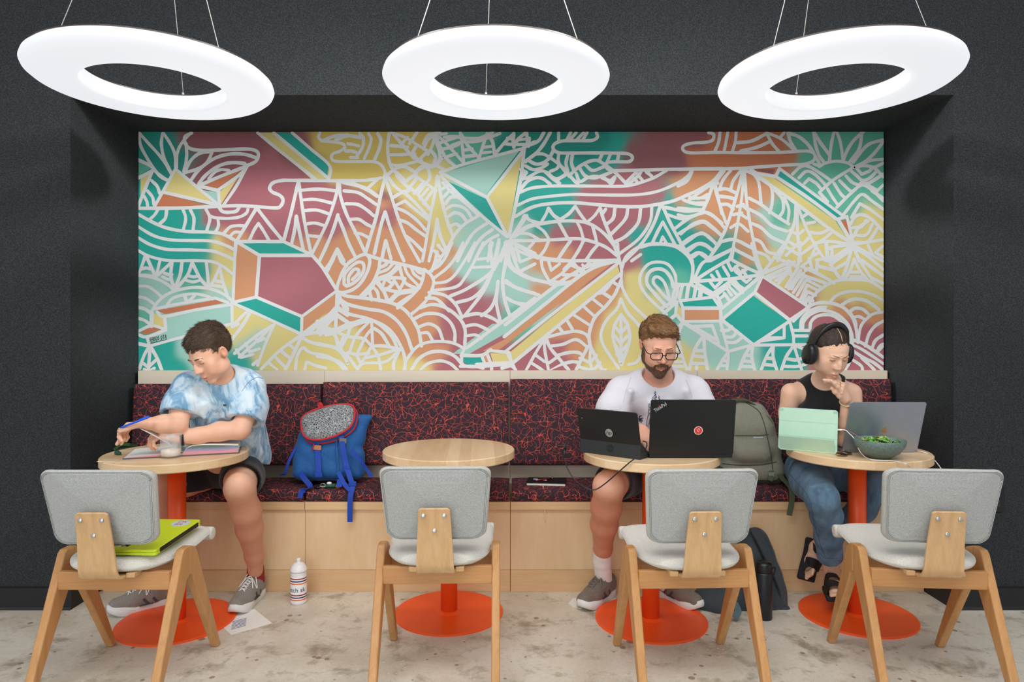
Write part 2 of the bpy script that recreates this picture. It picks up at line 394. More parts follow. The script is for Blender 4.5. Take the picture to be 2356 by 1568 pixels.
    for i, (y, z) in enumerate(pr):
        t = Vector((pr[min(i+1, n-1)][0]-pr[max(i-1, 0)][0], pr[min(i+1, n-1)][1]-pr[max(i-1, 0)][1])).normalized(); nx_, nz_ = t.y, -t.x
        h = wd(z, y)
        h *= (.80, .90, .955, .985)[i] if i < 4 else 1
        rs.append([(-h, y-nx_*0, z), (h, y, z), (h, y-nx_*-.010, z+.010*nz_*1), (-h, y-nx_*-.010, z+.010*nz_)])
    br = MB(); br.rings(rs, True, True, False)
    brk = br.build('bracket', M['oak_ply'], c, bevel=.002)
    for x, z, y in ((-.038, .655, -.2375), (.036, .655, -.2375), (0, .598, -.2235)):
        mb = MB(); Mx = Matrix.Translation((x, y, z)) @ Euler((PI/2-.22, 0, 0)).to_matrix().to_4x4()
        mb.lathe([(.0075, -.006), (.0075, .0035), (.006, .0045), (.0005, .0045)], 20, Mx)
        mb.build('bolt', M['steel'], c)
    return c
CH = [(-1.447, 2.585, 0), (-.279, 2.645, 1), (.662, 2.60, 2), (1.535, 2.60, -5)]
lab = ['oak chair with grey back and cream seat, the green laptop lying on it', 'oak chair with grey back and cream seat, empty, pulled up to the empty table',
       'oak chair with grey back and cream seat, empty, in front of the two black computers', 'oak chair with grey back and cream seat, empty, rightmost, below the white charging cables']
c0 = make_chair(); CHO = []
for i, (x, y, a) in enumerate(CH):
    c = c0 if i == 0 else copy_tree(c0)
    c.location = (x, y, 0); c.rotation_euler = (0, 0, math.radians(a)); tag(c, lab[i], 'chair', 'oak chairs with grey backs'); CHO.append(c)
# ---------------------------------------------------------------- ring pendants
def glow():
    t = NT('lit_diffuser', .4); t.b.inputs['Base Color'].default_value = (.15, .15, .15, 1); t.b.inputs['Emission Color'].default_value = (.93, .95, 1, 1); t.b.inputs['Emission Strength'].default_value = .70
    return t.m
M['glow'] = glow(); M['rim'] = plain('dark_bronze_rim', (52, 40, 34), .4)
RR, RI = .452, .262; RD = [(-1.435, 2.75), (-.063, 2.75), (1.30, 2.75)]
RZ = 1.307+(760-180)*2.75/F-.024
def make_ring():
    r = empty('ring_pendant')
    prof = [(RI, .044), (RI, -.016), (RI+.004, -.020), (RI+.03, -.0215), (RR-.05, -.020), (RR-.022, -.012), (RR-.005, .002), (RR, .014), (RR-.005, .030), (RR-.02, .044)]
    MB().lathe(prof, 128).build('diffuser', M['glow'], r)
    MB().lathe([(RI-.0015, .0445), (RI-.0015, .049), (RR-.019, .049), (RR-.019, .0445)], 128, smooth=False).build('housing', M['rim'], r)
    for a in (205, 335, 95):
        rr = (RR+RI)/2 if a != 95 else RI+.02
        p = Vector((rr*math.cos(math.radians(a)), rr*math.sin(math.radians(a)), .049))
        g = MB().lathe([(.007, 0), (.007, .014), (.003, .018), (.0005, .018)], 12, Matrix.Translation(p)).build('cable_grip', M['steel'], r)
        MB().tube([p+Vector((0, 0, .015)), Vector((0, 0, 1.15))], .0016, 6).build('suspension_cable', M['wire'], r)
    MB().lathe([(.06, 1.15), (.06, 1.18)], 32, cap=True).build('canopy', M['rim'], r)
    return r
lab = ['glowing white ring pendant lamp, leftmost, above the man in the tie-dye shirt', 'glowing white ring pendant lamp, middle one, above the centre of the mural', 'glowing white ring pendant lamp, rightmost, above the woman']
r0 = make_ring()
for i, (x, y) in enumerate(RD):
    r = r0 if i == 0 else copy_tree(r0)
    r.location = (x, y, RZ); tag(r, lab[i], 'pendant lamp', 'ring pendant lamps'); r.rotation_euler = (0, 0, (0, .1, .05)[i])
# ---------------------------------------------------------------- mural: painted panel (colour fields, flat facets, white brush lines)
MY = 3.80
def mp(px, py, lift=0): return ((px-CX)*MY/F, MY-lift, HC-(py-YH)*MY/F)
MX0, MX1, MYT, MYB = 318, 2033, 303, 851
PC = {k: s2l(v) for k, v in dict(T=(0, 166, 152), t=(0, 142, 128), M=(174, 100, 110), m=(146, 86, 92), O=(214, 150, 106), o=(200, 118, 80), Y=(226, 210, 134), y=(216, 190, 96), G=(164, 210, 198), g=(96, 186, 160), W=(226, 228, 227)).items()}
FIELD = '''330 330 t,350 400 t,380 340 t,420 360 t,400 420 t,345 460 T,440 330 m,470 420 m,500 400 m,460 400 m,560 330 m,600 400 M,560 440 M,680 430 M,720 380 m,730 420 M,700 340 m,
340 500 T,400 500 T,450 500 T,470 540 T,480 500 M,530 500 M,600 500 M,400 560 T,340 560 T,470 570 T,500 565 Y,525 550 O,520 600 Y,510 625 Y,495 640 Y,400 600 T,440 620 T,340 600 T,470 630 T,350 650 G,430 660 g,360 700 G,420 690 G,500 690 G,340 740 g,
450 750 G,345 790 T,370 830 T,400 850 T,380 800 T,430 800 G,470 830 G,560 760 Y,580 790 G,540 740 Y,610 720 Y,600 830 Y,660 800 Y,700 850 Y,640 800 Y,560 840 T,580 850 g,700 750 Y,740 740 Y,760 790 Y,820 830 Y,880 840 Y,800 780 Y,790 720 O,760 720 O,
570 480 M,640 520 M,690 480 M,710 520 M,720 560 O,760 520 M,780 460 M,740 480 M,800 500 M,840 460 M,850 500 M,820 540 O,860 540 O,790 570 O,740 600 O,760 640 O,830 640 O,900 640 O,900 560 O,950 600 O,880 690 O,940 700 O,960 660 O,930 750 O,860 760 O,1000 680 O,980 620 O,970 540 O,900 600 O,950 790 O,980 800 O,950 850 Y,990 760 O,
740 330 y,775 320 y,850 340 y,760 390 y,830 390 y,900 330 y,900 380 y,960 350 y,980 330 y,940 420 Y,900 430 Y,980 440 Y,1000 470 Y,960 480 Y,860 430 y,880 470 O,885 450 m,890 490 M,940 500 O,1010 500 Y,1015 540 Y,1000 400 Y,
1020 340 g,1060 330 g,1100 340 g,1130 310 g,1060 370 g,1020 390 Y,1150 330 t,1200 330 t,1180 340 t,1040 440 G,1060 500 G,1100 540 G,1060 560 G,1030 540 Y,1120 600 G,1080 620 G,1150 620 G,1060 600 G,1040 580 O,1190 500 g,1020 630 O,
1050 660 M,1080 680 M,1100 720 M,1140 700 M,1160 690 G,1130 650 G,1040 750 M,1010 780 M,1060 800 M,1100 800 M,1010 800 O,1050 700 M,1080 760 M,1040 840 M,1130 760 M,
1180 560 G,1200 590 G,1200 660 G,1240 640 G,1240 660 O,1230 700 G,1250 560 O,1240 590 O,1180 730 g,
1240 340 t,1280 330 t,1340 330 t,1260 380 t,1320 400 T,1380 330 t,1400 360 T,1430 330 T,1450 340 m,1480 370 m,1540 330 m,1600 320 m,1440 410 M,1560 370 m,1600 360 o,1700 330 o,1780 320 o,1640 350 o,1700 370 o,1780 370 o,1820 360 o,1850 370 g,1840 330 g,1900 320 g,1960 330 g,2000 330 g,1900 400 g,
1220 440 T,1280 450 T,1350 440 M,1330 420 T,1300 480 T,1230 480 T,1400 450 M,1460 460 M,1520 450 M,1580 430 O,1560 450 O,1620 440 O,1540 455 T,1200 520 G,1260 500 T,1300 490 T,1340 500 M,1280 540 M,1330 550 M,1360 520 M,1400 520 M,1440 510 M,1480 500 M,1470 540 T,1420 560 M,1250 530 T,1380 580 M,1300 590 O,1280 600 O,1320 620 O,1360 620 M,1280 640 O,1330 600 M,1245 620 O,
1510 520 T,1560 520 T,1500 560 T,1530 480 T,1600 480 g,1640 470 O,1620 500 O,1640 520 O,1600 560 T,1620 560 T,1580 600 T,1540 600 T,1500 590 T,1450 590 M,1440 610 M,1450 640 Y,1470 660 Y,1450 690 Y,1520 650 T,1500 660 g,1540 680 G,1560 640 g,1580 650 g,1510 680 Y,1600 640 T,1640 620 T,1660 610 T,1680 630 T,1640 660 T,1620 680 T,
1400 660 O,1420 640 M,1390 680 O,1360 720 O,1320 740 O,1290 770 O,1340 780 O,1320 800 O,1290 790 M,1280 820 M,1310 840 M,1240 820 M,1220 840 M,1350 850 Y,1330 820 O,1420 740 Y,1400 800 Y,1460 780 Y,1480 720 Y,1400 850 Y,1440 850 Y,1200 850 M,1560 720 g,1570 760 G,
1560 800 Y,1580 770 G,1600 830 Y,1620 790 G,1600 850 Y,1640 820 G,1680 790 G,1700 840 G,1660 740 G,1740 840 G,1760 840 T,1780 820 T,1800 800 T,1800 850 T,1720 800 G,1840 770 T,1840 740 T,1830 840 T,1770 780 T,1690 700 G,1870 700 M,
1700 440 O,1740 460 O,1680 500 O,1700 560 O,1740 520 O,1760 500 G,1790 500 g,1780 540 G,1800 560 G,1750 560 O,1720 600 O,1680 560 T,1690 590 T,1750 600 Y,1820 570 Y,1790 590 Y,1830 600 Y,1850 530 Y,1810 640 Y,1780 640 Y,1850 650 Y,1730 620 T,1880 580 Y,1900 620 Y,1950 600 Y,2000 560 Y,2020 620 Y,1980 650 Y,1920 660 Y,1850 640 O,1830 670 O,1900 540 Y,1850 490 g,
1900 450 g,1860 420 g,1950 440 g,2000 420 g,1960 480 g,2020 460 g,2010 490 Y,1980 510 Y,2020 540 Y,1880 480 g,1940 500 g,1890 700 Y,1960 680 Y,2010 700 Y,1940 710 O,1980 720 O,2010 730 O,1880 720 M,1900 740 M,1860 740 M,1950 760 M,2000 760 M,2020 790 M,1960 800 M,2000 840 M,1950 840 M,1880 830 M,1900 770 M'''
fp = [(float(a), float(b), PC[c]) for a, b, c in (q.split() for q in FIELD.replace('\n', '').split(','))]
fx = np.array([p[0] for p in fp]); fy = np.array([p[1] for p in fp]); fc = np.array([p[2] for p in fp])
def field(px, py):
    d = np.hypot((px[:, None]-fx), (py[:, None]-fy)); d = d-d.min(1, keepdims=True)
    w_ = np.exp(-d/6.5); return (w_ @ fc)/w_.sum(1, keepdims=True)
NXg, NYg = 300, 96
gx = np.linspace(MX0, MX1, NXg+1); gy = np.linspace(MYT, MYB, NYg+1); GX, GY = np.meshgrid(gx, gy); cc = field(GX.ravel(), GY.ravel())
MLAB = ('wide abstract mural of white line patterns over teal, maroon, orange, yellow and mint', 'mural')
def paint(name, rough=.42):
    t = NT(name, rough, Specular_IOR_Level=.16); a = t.n('ShaderNodeVertexColor'); a.layer_name = 'paint'; co = t.coord()
    c = t.mix(t.math('MULTIPLY', t.noise(t.map(co, (1, 1, 5)), 30, 4, .7), .12), a.outputs[0], t.mix(.5, a.outputs[0], (1., 1., 1.)))
    t.color(c); t.bump(t.noise(t.map(co, (1, 1, 6)), 90, 3), .03, .0005); return t.m
M['paint'] = paint('mural_paint')
def colored(name, vs, fs, cols, m, parent, smooth=False):
    me = bpy.data.meshes.new(name); me.from_pydata(vs, [], fs); me.materials.append(m)
    at = me.color_attributes.new('paint', 'FLOAT_COLOR', 'POINT'); arr = np.ones((len(vs), 4), np.float32); arr[:, :3] = cols; at.data.foreach_set('color', arr.ravel())
    if smooth: me.polygons.foreach_set('use_smooth', [True]*len(fs))
    me.update()
    o = bpy.data.objects.new(name, me); col.objects.link(o); o.parent = parent
    if parent: o.matrix_parent_inverse = parent.matrix_basis.inverted()
    return o
vs = [mp(a, b) for a, b in zip(GX.ravel(), GY.ravel())]; W_ = NXg+1
fs = [(j*W_+i, (j+1)*W_+i, (j+1)*W_+i+1, j*W_+i+1) for j in range(NYg) for i in range(NXg)]
# panel thickness: rim back to the wall
n0 = len(vs); rim = [mp(MX0, MYT), mp(MX1, MYT), mp(MX1, MYB), mp(MX0, MYB)]
vs += rim+[(x, NY-.001, z) for x, y, z in rim]; fs += [(n0+i, n0+4+i, n0+4+(i+1) % 4, n0+(i+1) % 4) for i in range(4)]
cc = np.vstack([cc, np.tile(np.array(PC['y']), (8, 1))])
BOARD = (vs, fs, cc)
# facets: crop letter -> origin in the photo; coordinates in 4.712x crop pixels
OR = dict(A=(300, 290), B=(300, 560), C=(730, 290), D=(730, 560), E=(1160, 290), F=(1160, 560), G=(1560, 290), H=(1560, 560))
FAC = '''A Y 110 860 110 570 240 480;A g 85 380 250 440 85 540;A Y 495 470 890 825 360 715;A o 345 725 870 865 270 875;A o 775 650 1230 455 940 685;A G 795 695 945 715 955 840;A Y 965 715 1190 520 980 850;A Y 1380 70 1550 70 2130 570 1960 570;A T 1570 70 1750 70 2150 430 2130 560;
A T 1190 1262 1660 1260 1930 1390 1410 1392;B O 1145 0 1395 130 1355 570 1112 630;B M 1410 140 1980 140 2235 505 1860 785 1378 572;B T 1150 645 1362 590 1855 800 1850 975;B O 1870 795 2235 545 2220 665 1870 955;B G 390 790 1095 660 1095 880 660 975 200 1085 170 1020 400 940;B o 280 725 950 605 1060 635 380 765;B Y 243 750 365 795 368 900 243 880;B o 100 965 230 905 340 930 180 985;
B T 80 1000 150 1040 170 1085 80 1065;C G 1340 520 2200 255 1820 750;C Y 2225 280 2070 1160 1850 770;C T 1400 590 1830 790 2030 1170;
D T 1555 1228 1775 1225 1810 1315 1620 1320;D O 1800 1215 1845 1190 1880 1300 1850 1318;D Y 1875 1185 2070 1190 2100 1290 1905 1290;F G 0 870 560 450 710 435 0 985;F G -560 1195 -380 1195 40 960 0 860 -130 870;F O -230 1160 -80 1170 1200 195 1020 220 0 1040;F Y -75 1190 80 1290 1250 310 1225 215 60 1180;
F T 1900 625 2260 590 2325 685 1950 695;F O 1950 715 2330 715 2325 825 1955 830;F Y 1885 660 1925 720 1920 810 1885 760;G Y 860 520 1040 560 1700 1020 1830 1215 1750 1170;G T 1095 470 1060 530 1720 1000 1790 975;G o 1750 1030 1825 1010 1900 1250;G m 800 470 1050 465 1030 520;
H T 490 835 810 560 1180 835 820 1075;H M 830 525 925 370 1390 690 1210 810;H G 475 700 880 385 820 530 480 800'''
fv = []; ff = []; fcx = []
for q in FAC.replace('\n', '').split(';'):
    q = q.split(); ox, oy = OR[q[0]]; nn = list(map(float, q[2:])); pl = [(ox+nn[i]/4.712, oy+nn[i+1]/4.712) for i in range(0, len(nn), 2)]
    b = len(fv); fv += [mp(a, c, .0001+len(ff)*4e-6) for a, c in pl]; sgn = sum(pl[i][0]*pl[(i+1) % len(pl)][1]-pl[(i+1) % len(pl)][0]*pl[i][1] for i in range(len(pl))); ff.append(list(range(b, b+len(pl)))[::(-1 if sgn > 0 else 1)]); fcx += [PC[q[1]]]*len(pl)

STR = {}
STR['A'] = '''95 72 112 210 190 360 255 460 330 550 410 590;100 78 200 190 310 310 390 420 445 520;350 80 336 190 360 330 405 430 445 510;362 80 430 185 482 300 492 450;655 72 560 180 510 290 500 450;605 190 612 300 602 400 580 490;85 365 220 430 262 470;85 560 170 520 240 480;250 460 160 680 85 870
270 490 340 545 410 590;230 590 290 650 320 730;185 700 240 770 255 850;150 760 180 820 190 885;490 465 255 885;490 465 975 870;355 715 620 775 975 860;85 890 500 888 900 872 1200 862 1560 885 1630 865 1655 800 1620 750 1540 715 1510 670 1545 615 1640 590 1800 588 2200 592 2360 590
1270 430 1000 535 740 645;745 650 960 700;955 700 968 860;1270 430 1150 650 1000 870;955 690 1100 590 1215 500 1280 420;665 75 590 120 605 205 690 255 900 262 1150 250 1310 252 1385 290 1370 370 1310 410 1240 430;1370 345 1250 308 1110 300 960 330 830 400 720 500 655 590
1240 405 1120 395 1000 415 880 480 790 560 740 630;1070 480 980 472 910 505 850 570;865 275 740 300 650 380 600 480;885 285 835 390 740 460 590 505;610 230 612 330;1380 72 1640 285 2010 575;1555 72 1830 300 2140 560;1755 72 1960 250 2160 430 2150 590
1370 885 1270 1050 1150 1250;1370 885 1520 1080 1660 1250;1388 1055 1340 1130 1290 1240;1390 1055 1440 1130 1505 1240;1822 600 1780 780 1740 950 1660 1250;1825 600 1860 850 1900 1100 1960 1380;1800 975 1780 1130 1750 1270;1800 975 1835 1150 1875 1340
1850 695 2040 682 2230 700;1870 800 2010 795 2190 835;1890 915 2020 910 2150 950;1910 1060 2000 1050 2110 1080;1925 1185 2050 1200;2250 600 2230 750 2150 1000 2060 1200 1965 1390;2250 960 2200 1120 2130 1290 2050 1461;2252 1340 2180 1470
300 905 260 965 200 1020;395 905 378 1000 310 1065;570 900 600 1000 575 1120;650 905 690 1000 680 1125;820 900 862 1000 830 1125;950 1010 955 1080 925 1145;960 880 1000 925 1070 935 1150 920 1180 880;855 970 920 992 1050 1000 1180 985 1260 940 1278 880;1010 1165 1080 1095 1150 1080 1230 1080;1080 1195 1130 1150 1200 1150
85 955 250 1045 400 1105 600 1140 850 1148 1000 1170 1150 1245;85 1090 250 1185 420 1230 650 1240 880 1245 1030 1290 1130 1340;85 1210 220 1285 400 1335 650 1342 880 1352 1000 1390 1130 1450;1150 1250 1400 1250 1660 1250;1660 1250 1970 1395;1165 1260 1400 1400;1400 1400 1970 1400;1150 1250 1130 1461'''
STR['B'] = '''85 75 200 135 400 182 700 185 880 195 1000 245 1110 330;1140 -20 1112 640;1970 125 2090 270 2240 510;1400 125 1365 580;1100 640 1365 580;1365 580 1860 790;1860 790 2240 510;1100 640 1480 810 1860 985;1860 790 1855 985;2240 510 2230 700 1855 985;165 130 90 320;170 130 270 350;115 280 170 265 220 275;90 345 200 350 280 370
320 190 280 360;450 200 300 340;450 205 440 360 480 500;370 320 410 335 450 335;350 360 400 385 440 390;560 205 540 340 480 490;670 205 620 340 500 490;670 205 760 380 850 480;630 350 690 360 740 350;610 400 680 415 750 400;825 210 840 350 850 480;970 250 920 370 850 490;970 250 1000 400 1060 590;920 405 1000 415;890 455 1020 470
85 460 200 470 320 560 340 590;85 345 250 370 400 440 460 500;85 575 170 595 250 650;85 690 160 710 230 760;85 810 150 830 210 870;230 900 225 780 250 700 330 600 440 530 600 485 750 475 900 500 1030 560 1100 620;385 690 450 600 560 560 700 545 830 570 890 600;590 570 615 640;700 560 620 640;430 670 600 640
270 705 600 640 920 590;920 590 1060 640;290 740 370 790 700 720 1095 660;370 790 385 935;240 750 235 890;85 950 230 890 385 930;85 985 180 1010 385 935;180 1010 210 1110;85 1085 210 1110;210 1110 500 1030 700 985;1100 640 1105 870;1105 870 880 920;210 1110 150 1210 95 1370;215 1110 290 1240 340 1370;215 1120 195 1370;130 1290 195 1340 280 1260;150 1360 200 1400 260 1350
1130 870 1250 750 1300 730;1105 900 1170 870;1300 740 1220 880 1100 1040;1540 890 1380 990 1130 1190;1560 880 1480 1050 1380 1320;1530 890 1420 1010 1180 1230;1150 1150 1200 1230;1250 1080 1290 1170;1350 1010 1380 1060 1450 1030;1290 1175 1400 1140;1200 1235 1330 1200
1330 1310 1380 1270;1855 990 1620 1160 1420 1360;1860 990 1790 1150 1680 1370;1720 1090 1790 1150;1640 1170 1740 1250;1560 1220 1690 1350;1500 1290 1590 1370;1860 1020 1960 1070 2090 1095 2240 1140 2330 1240 2356 1300;1790 1370 1810 1220 1870 1130 1950 1180 2130 1220 2250 1290 2340 1400;1890 1370 1910 1280 2000 1320 2120 1350
2230 700 2225 940;2040 860 2140 790 2230 690;2040 860 2080 920 2210 990;1880 990 2020 900 2200 790;2200 930 1980 970 1870 990;2060 990 2130 880 2210 800;2200 950 2230 1020 2290 1150;2120 990 2240 960 2356 900;2270 580 2320 700 2356 720;2250 600 2300 650 2356 700;2230 700 2356 780;2230 760 2356 850;2356 870 2220 940'''
STR['C'] = '''30 72 15 120 60 160 170 170 270 190 300 230 250 270 170 300 155 345 200 380 400 385 600 385 690 420 735 500 720 560;200 150 330 105 470 125;60 160 180 110 330 95;460 80 500 130 490 230 420 340;555 80 585 140 560 240 510 350;655 80 690 150 670 250 620 370;330 190 390 200 450 215;310 270 370 270 420 285;780 80 765 200 770 330 800 440 850 500
440 340 360 340;160 590 350 590 560 585 690 560;560 580 660 570 540 680;340 600 440 640 560 690 655 760;800 210 900 220 980 230;790 310 900 310 1050 300;800 420 900 425 1010 400 1130 370;830 90 920 200 1050 350;800 70 950 120 1080 200;1080 70 1000 190;920 190 980 120;1080 210 1030 290 1100 380 1240 440
1080 200 1200 270 1100 370;1050 350 1060 300;760 530 850 460 950 440 1060 500;860 500 960 600 1050 530;1060 500 1150 430 1280 420 1370 330;1050 530 1130 440 1200 450;1150 190 1200 100 1270 80 1330 70;1150 250 1200 150 1250 110;1200 310 1250 200 1270 110;1270 80 1340 240 1400 350 1500 440;1260 90 1300 200 1330 330 1290 430;1230 260 1280 330 1270 400;1280 420 1370 470
1280 90 1370 160 1500 300 1590 400;1310 190 1420 150 1520 120;1350 250 1450 230 1530 200;1380 340 1470 310 1510 300;1340 90 1400 80;1380 120 1500 115 1600 130;1460 210 1540 180;1550 70 1570 200 1590 400;1560 90 1640 220 1760 350;1840 80 1800 200 1750 360;1840 80 1900 170 1920 300;1600 130 1750 130 1900 70;1580 170 1700 170 1790 150 1980 80;1600 260 1680 245;1600 330 1700 320;1790 230 1890 220;1790 290 1880 280
2130 80 2030 180 1930 300;2130 80 2120 200;2030 190 2110 200;2060 130 2120 140;2250 80 2170 150 2130 230;2270 75 2280 200;2190 150 2260 140;2170 200 2270 200;1330 500 1600 410 1900 330 2240 240;2240 240 2220 280 1840 770;2245 230 2200 600 2080 1190;1330 500 1840 770;1840 770 2060 1190;1340 540 1700 900 2060 1200;2240 230 2300 200 2360 170
2300 130 2290 220;1290 420 1250 440 1150 450 1080 500 1060 580 980 700;1200 450 1220 560 1160 640 1090 740;1050 530 1150 600 1290 700;760 540 850 660 1000 770 1220 1000;860 530 960 640 1080 730 1220 900;810 780 920 720 1000 700;850 860 950 810 1020 870 1210 1020;840 880 960 930 1080 1020 1180 1130;1080 570 980 690;1140 620 1050 730;1200 680 1110 790;1250 700 1150 840
735 560 690 740 640 980 560 1250 520 1390;740 560 800 750 880 1000 960 1200 1110 1470;240 600 250 750 320 960 430 1180 530 1390;280 610 450 650 560 700 650 760;290 700 440 720 540 780 640 850;310 840 440 850 540 910 610 970;350 1010 450 1010 530 1060 590 1090;410 1160 480 1170 560 1210
735 930 690 1080 620 1380;738 930 790 1100 880 1330 940 1461;742 1240 700 1440;745 1240 800 1440;220 970 280 1110 340 1270 410 1410;218 1330 290 1461;880 1010 980 1050 1070 1120 1170 1190;960 1190 1040 1250 1150 1360;1300 540 1280 700 1230 950 1180 1250 1140 1461;1310 550 1340 750 1400 1000 1470 1190;1300 1010 1280 1150 1250 1300 1210 1461;1300 1010 1330 1180 1400 1340
1360 610 1460 720 1600 830 1740 960;1340 690 1420 640;1370 770 1440 700 1500 710;1390 840 1450 770 1540 770;1400 900 1470 860 1550 870 1620 910 1670 990;1420 980 1490 940 1560 960 1610 1020;1430 1090 1500 1060 1540 1080;1750 970 1600 1060 1490 1180 1400 1340 1310 1461;1860 1040 1700 1150 1600 1300 1520 1461;1900 1120 1790 1200 1700 1320 1640 1461
1960 1180 1850 1240 1770 1340 1700 1461;1270 1350 1340 1430;1310 1290 1380 1370;1880 1250 1850 1461;1970 1230 1920 1461;2050 1250 1990 1461;2070 1250 2080 1461;2080 1290 2160 1461;2080 1240 2360 1240;2120 1260 2360 1380;2100 1210 2200 1080 2270 970;2110 1200 2250 1100 2360 1060'''
STR['D'] = '''90 280 150 190 215 60;215 60 260 190 320 240;215 60 170 180 110 300;410 160 330 220 260 340 215 510 330 520 450 450 540 310 570 190 540 125 480 125 400 170 330 220;290 440 300 330 380 240 450 200 500 220 500 300 430 400 330 460 295 440;340 430 340 360 400 280 450 290 440 330 380 390;540 125 750 190 940 230 1160 290;680 190 660 300 590 440 460 580
670 265 740 230 760 200;660 320 760 280 820 220;650 380 780 330 880 230;890 240 920 350 960 430 1080 490;900 240 780 350 650 400;640 390 700 470 770 620;620 420 590 480 490 590;700 480 740 380;740 380 850 370 950 380;740 380 820 440 760 490 720 490;830 410 780 490;950 390 890 510;830 390 890 490;740 500 880 520 1040 500;880 520 780 620;850 540 960 510
560 500 590 610;590 460 650 520 670 620;640 420 720 520 760 630;215 530 330 570 500 590 700 620 850 660 960 730 1040 830 1100 950 1130 1110;1160 290 1130 430 1050 540 940 640 870 700;1160 280 1240 350 1260 440 1200 590 1100 700 1000 780;940 230 980 330 1080 440 1110 480;1020 260 1050 330 1130 390;1050 260 1100 310 1130 320;790 640 880 550 1030 520;860 670 930 620 1010 570;215 530 200 950
225 590 340 660 550 710 720 740 860 830 960 970 1030 1160;225 690 340 760 500 800 620 840 780 930 900 1100 950 1250 950 1370;225 790 300 840 370 860 480 830 590 830 700 900 800 1000 870 1130;370 860 210 940;0 840 60 900 200 950;0 960 70 860 200 760;210 940 560 830;200 960 0 970;210 960 350 1010 500 1030 590 1110;560 850 420 1000 350 1180;590 850 600 1100;590 930 530 1000 440 1180
480 850 370 900 330 990 260 1120;620 920 700 980 780 1110;590 1110 720 1110 880 1140;590 1110 460 1330 430 1370;590 1110 660 1220 690 1370;880 1140 700 1200 520 1240;890 1150 830 1290 830 1370;890 1150 740 1280 500 1300 430 1370;290 1000 230 1150;330 1180 420 1200 560 1190;-10 1090 120 1110 240 1150 340 1230 420 1340;0 1220 120 1240 250 1290 320 1370;230 1160 200 1000;420 1200 480 1310
1460 -10 1400 130 1330 230 1220 300;1580 -10 1500 150 1400 270 1270 370;1710 -10 1620 150 1500 330 1400 410 1270 430;1800 -10 1700 200 1600 370 1500 470 1240 510;1900 -10 1850 160 1740 170;1870 20 1900 250 1690 260;1970 -10 1920 280;2050 -10 1900 290 1640 480 1440 570;1900 290 1800 480 1680 590 1510 640;1900 300 1800 520 1600 780;2040 -10 2040 200 2010 400 2030 600 2090 790
1960 410 1940 560 1880 700 1780 780;1960 410 1940 620 1980 830;1210 530 1380 560 1500 660 1570 800;1180 590 1290 600 1390 690 1430 730;1100 700 1250 660 1400 700 1530 800 1600 920 1600 1100;1040 820 1180 760 1330 770 1440 850 1490 960 1490 1060;1110 900 1210 870 1310 920 1360 1040;1130 970 1200 970 1250 1050;1570 790 1740 760 1880 800 1980 860
1590 900 1720 880 1860 940;1610 1000 1720 990 1780 1030;940 1370 970 1260 1080 1120 1200 1070 1350 1060 1480 1080 1600 1140;1020 1370 1100 1250 1220 1180 1360 1170 1490 1220 1590 1330;1120 1370 1200 1300 1330 1270 1440 1300 1520 1370;2050 200 2130 290 2250 360 2360 400;2040 420 2180 490 2360 540;2050 590 2150 640 2270 660;2090 30 2130 160 2190 310;2180 310 2360 220
2150 20 2200 200 2320 150;2060 50 2080 180 2140 300;1600 1130 1560 1210;1560 1210 1780 1210 1880 1150;1560 1210 1620 1330 2090 1310;1780 1210 1830 1330;1840 1190 1890 1320;2080 1180 2110 1310;1880 1160 2080 1180;1620 1130 2360 590;1240 300 1280 180 1300 90;1260 240 1330 180;1550 1330 1700 1330 1800 1350;1890 1340 1890 1370;2100 1320 2150 1370;2100 1320 2000 1350'''
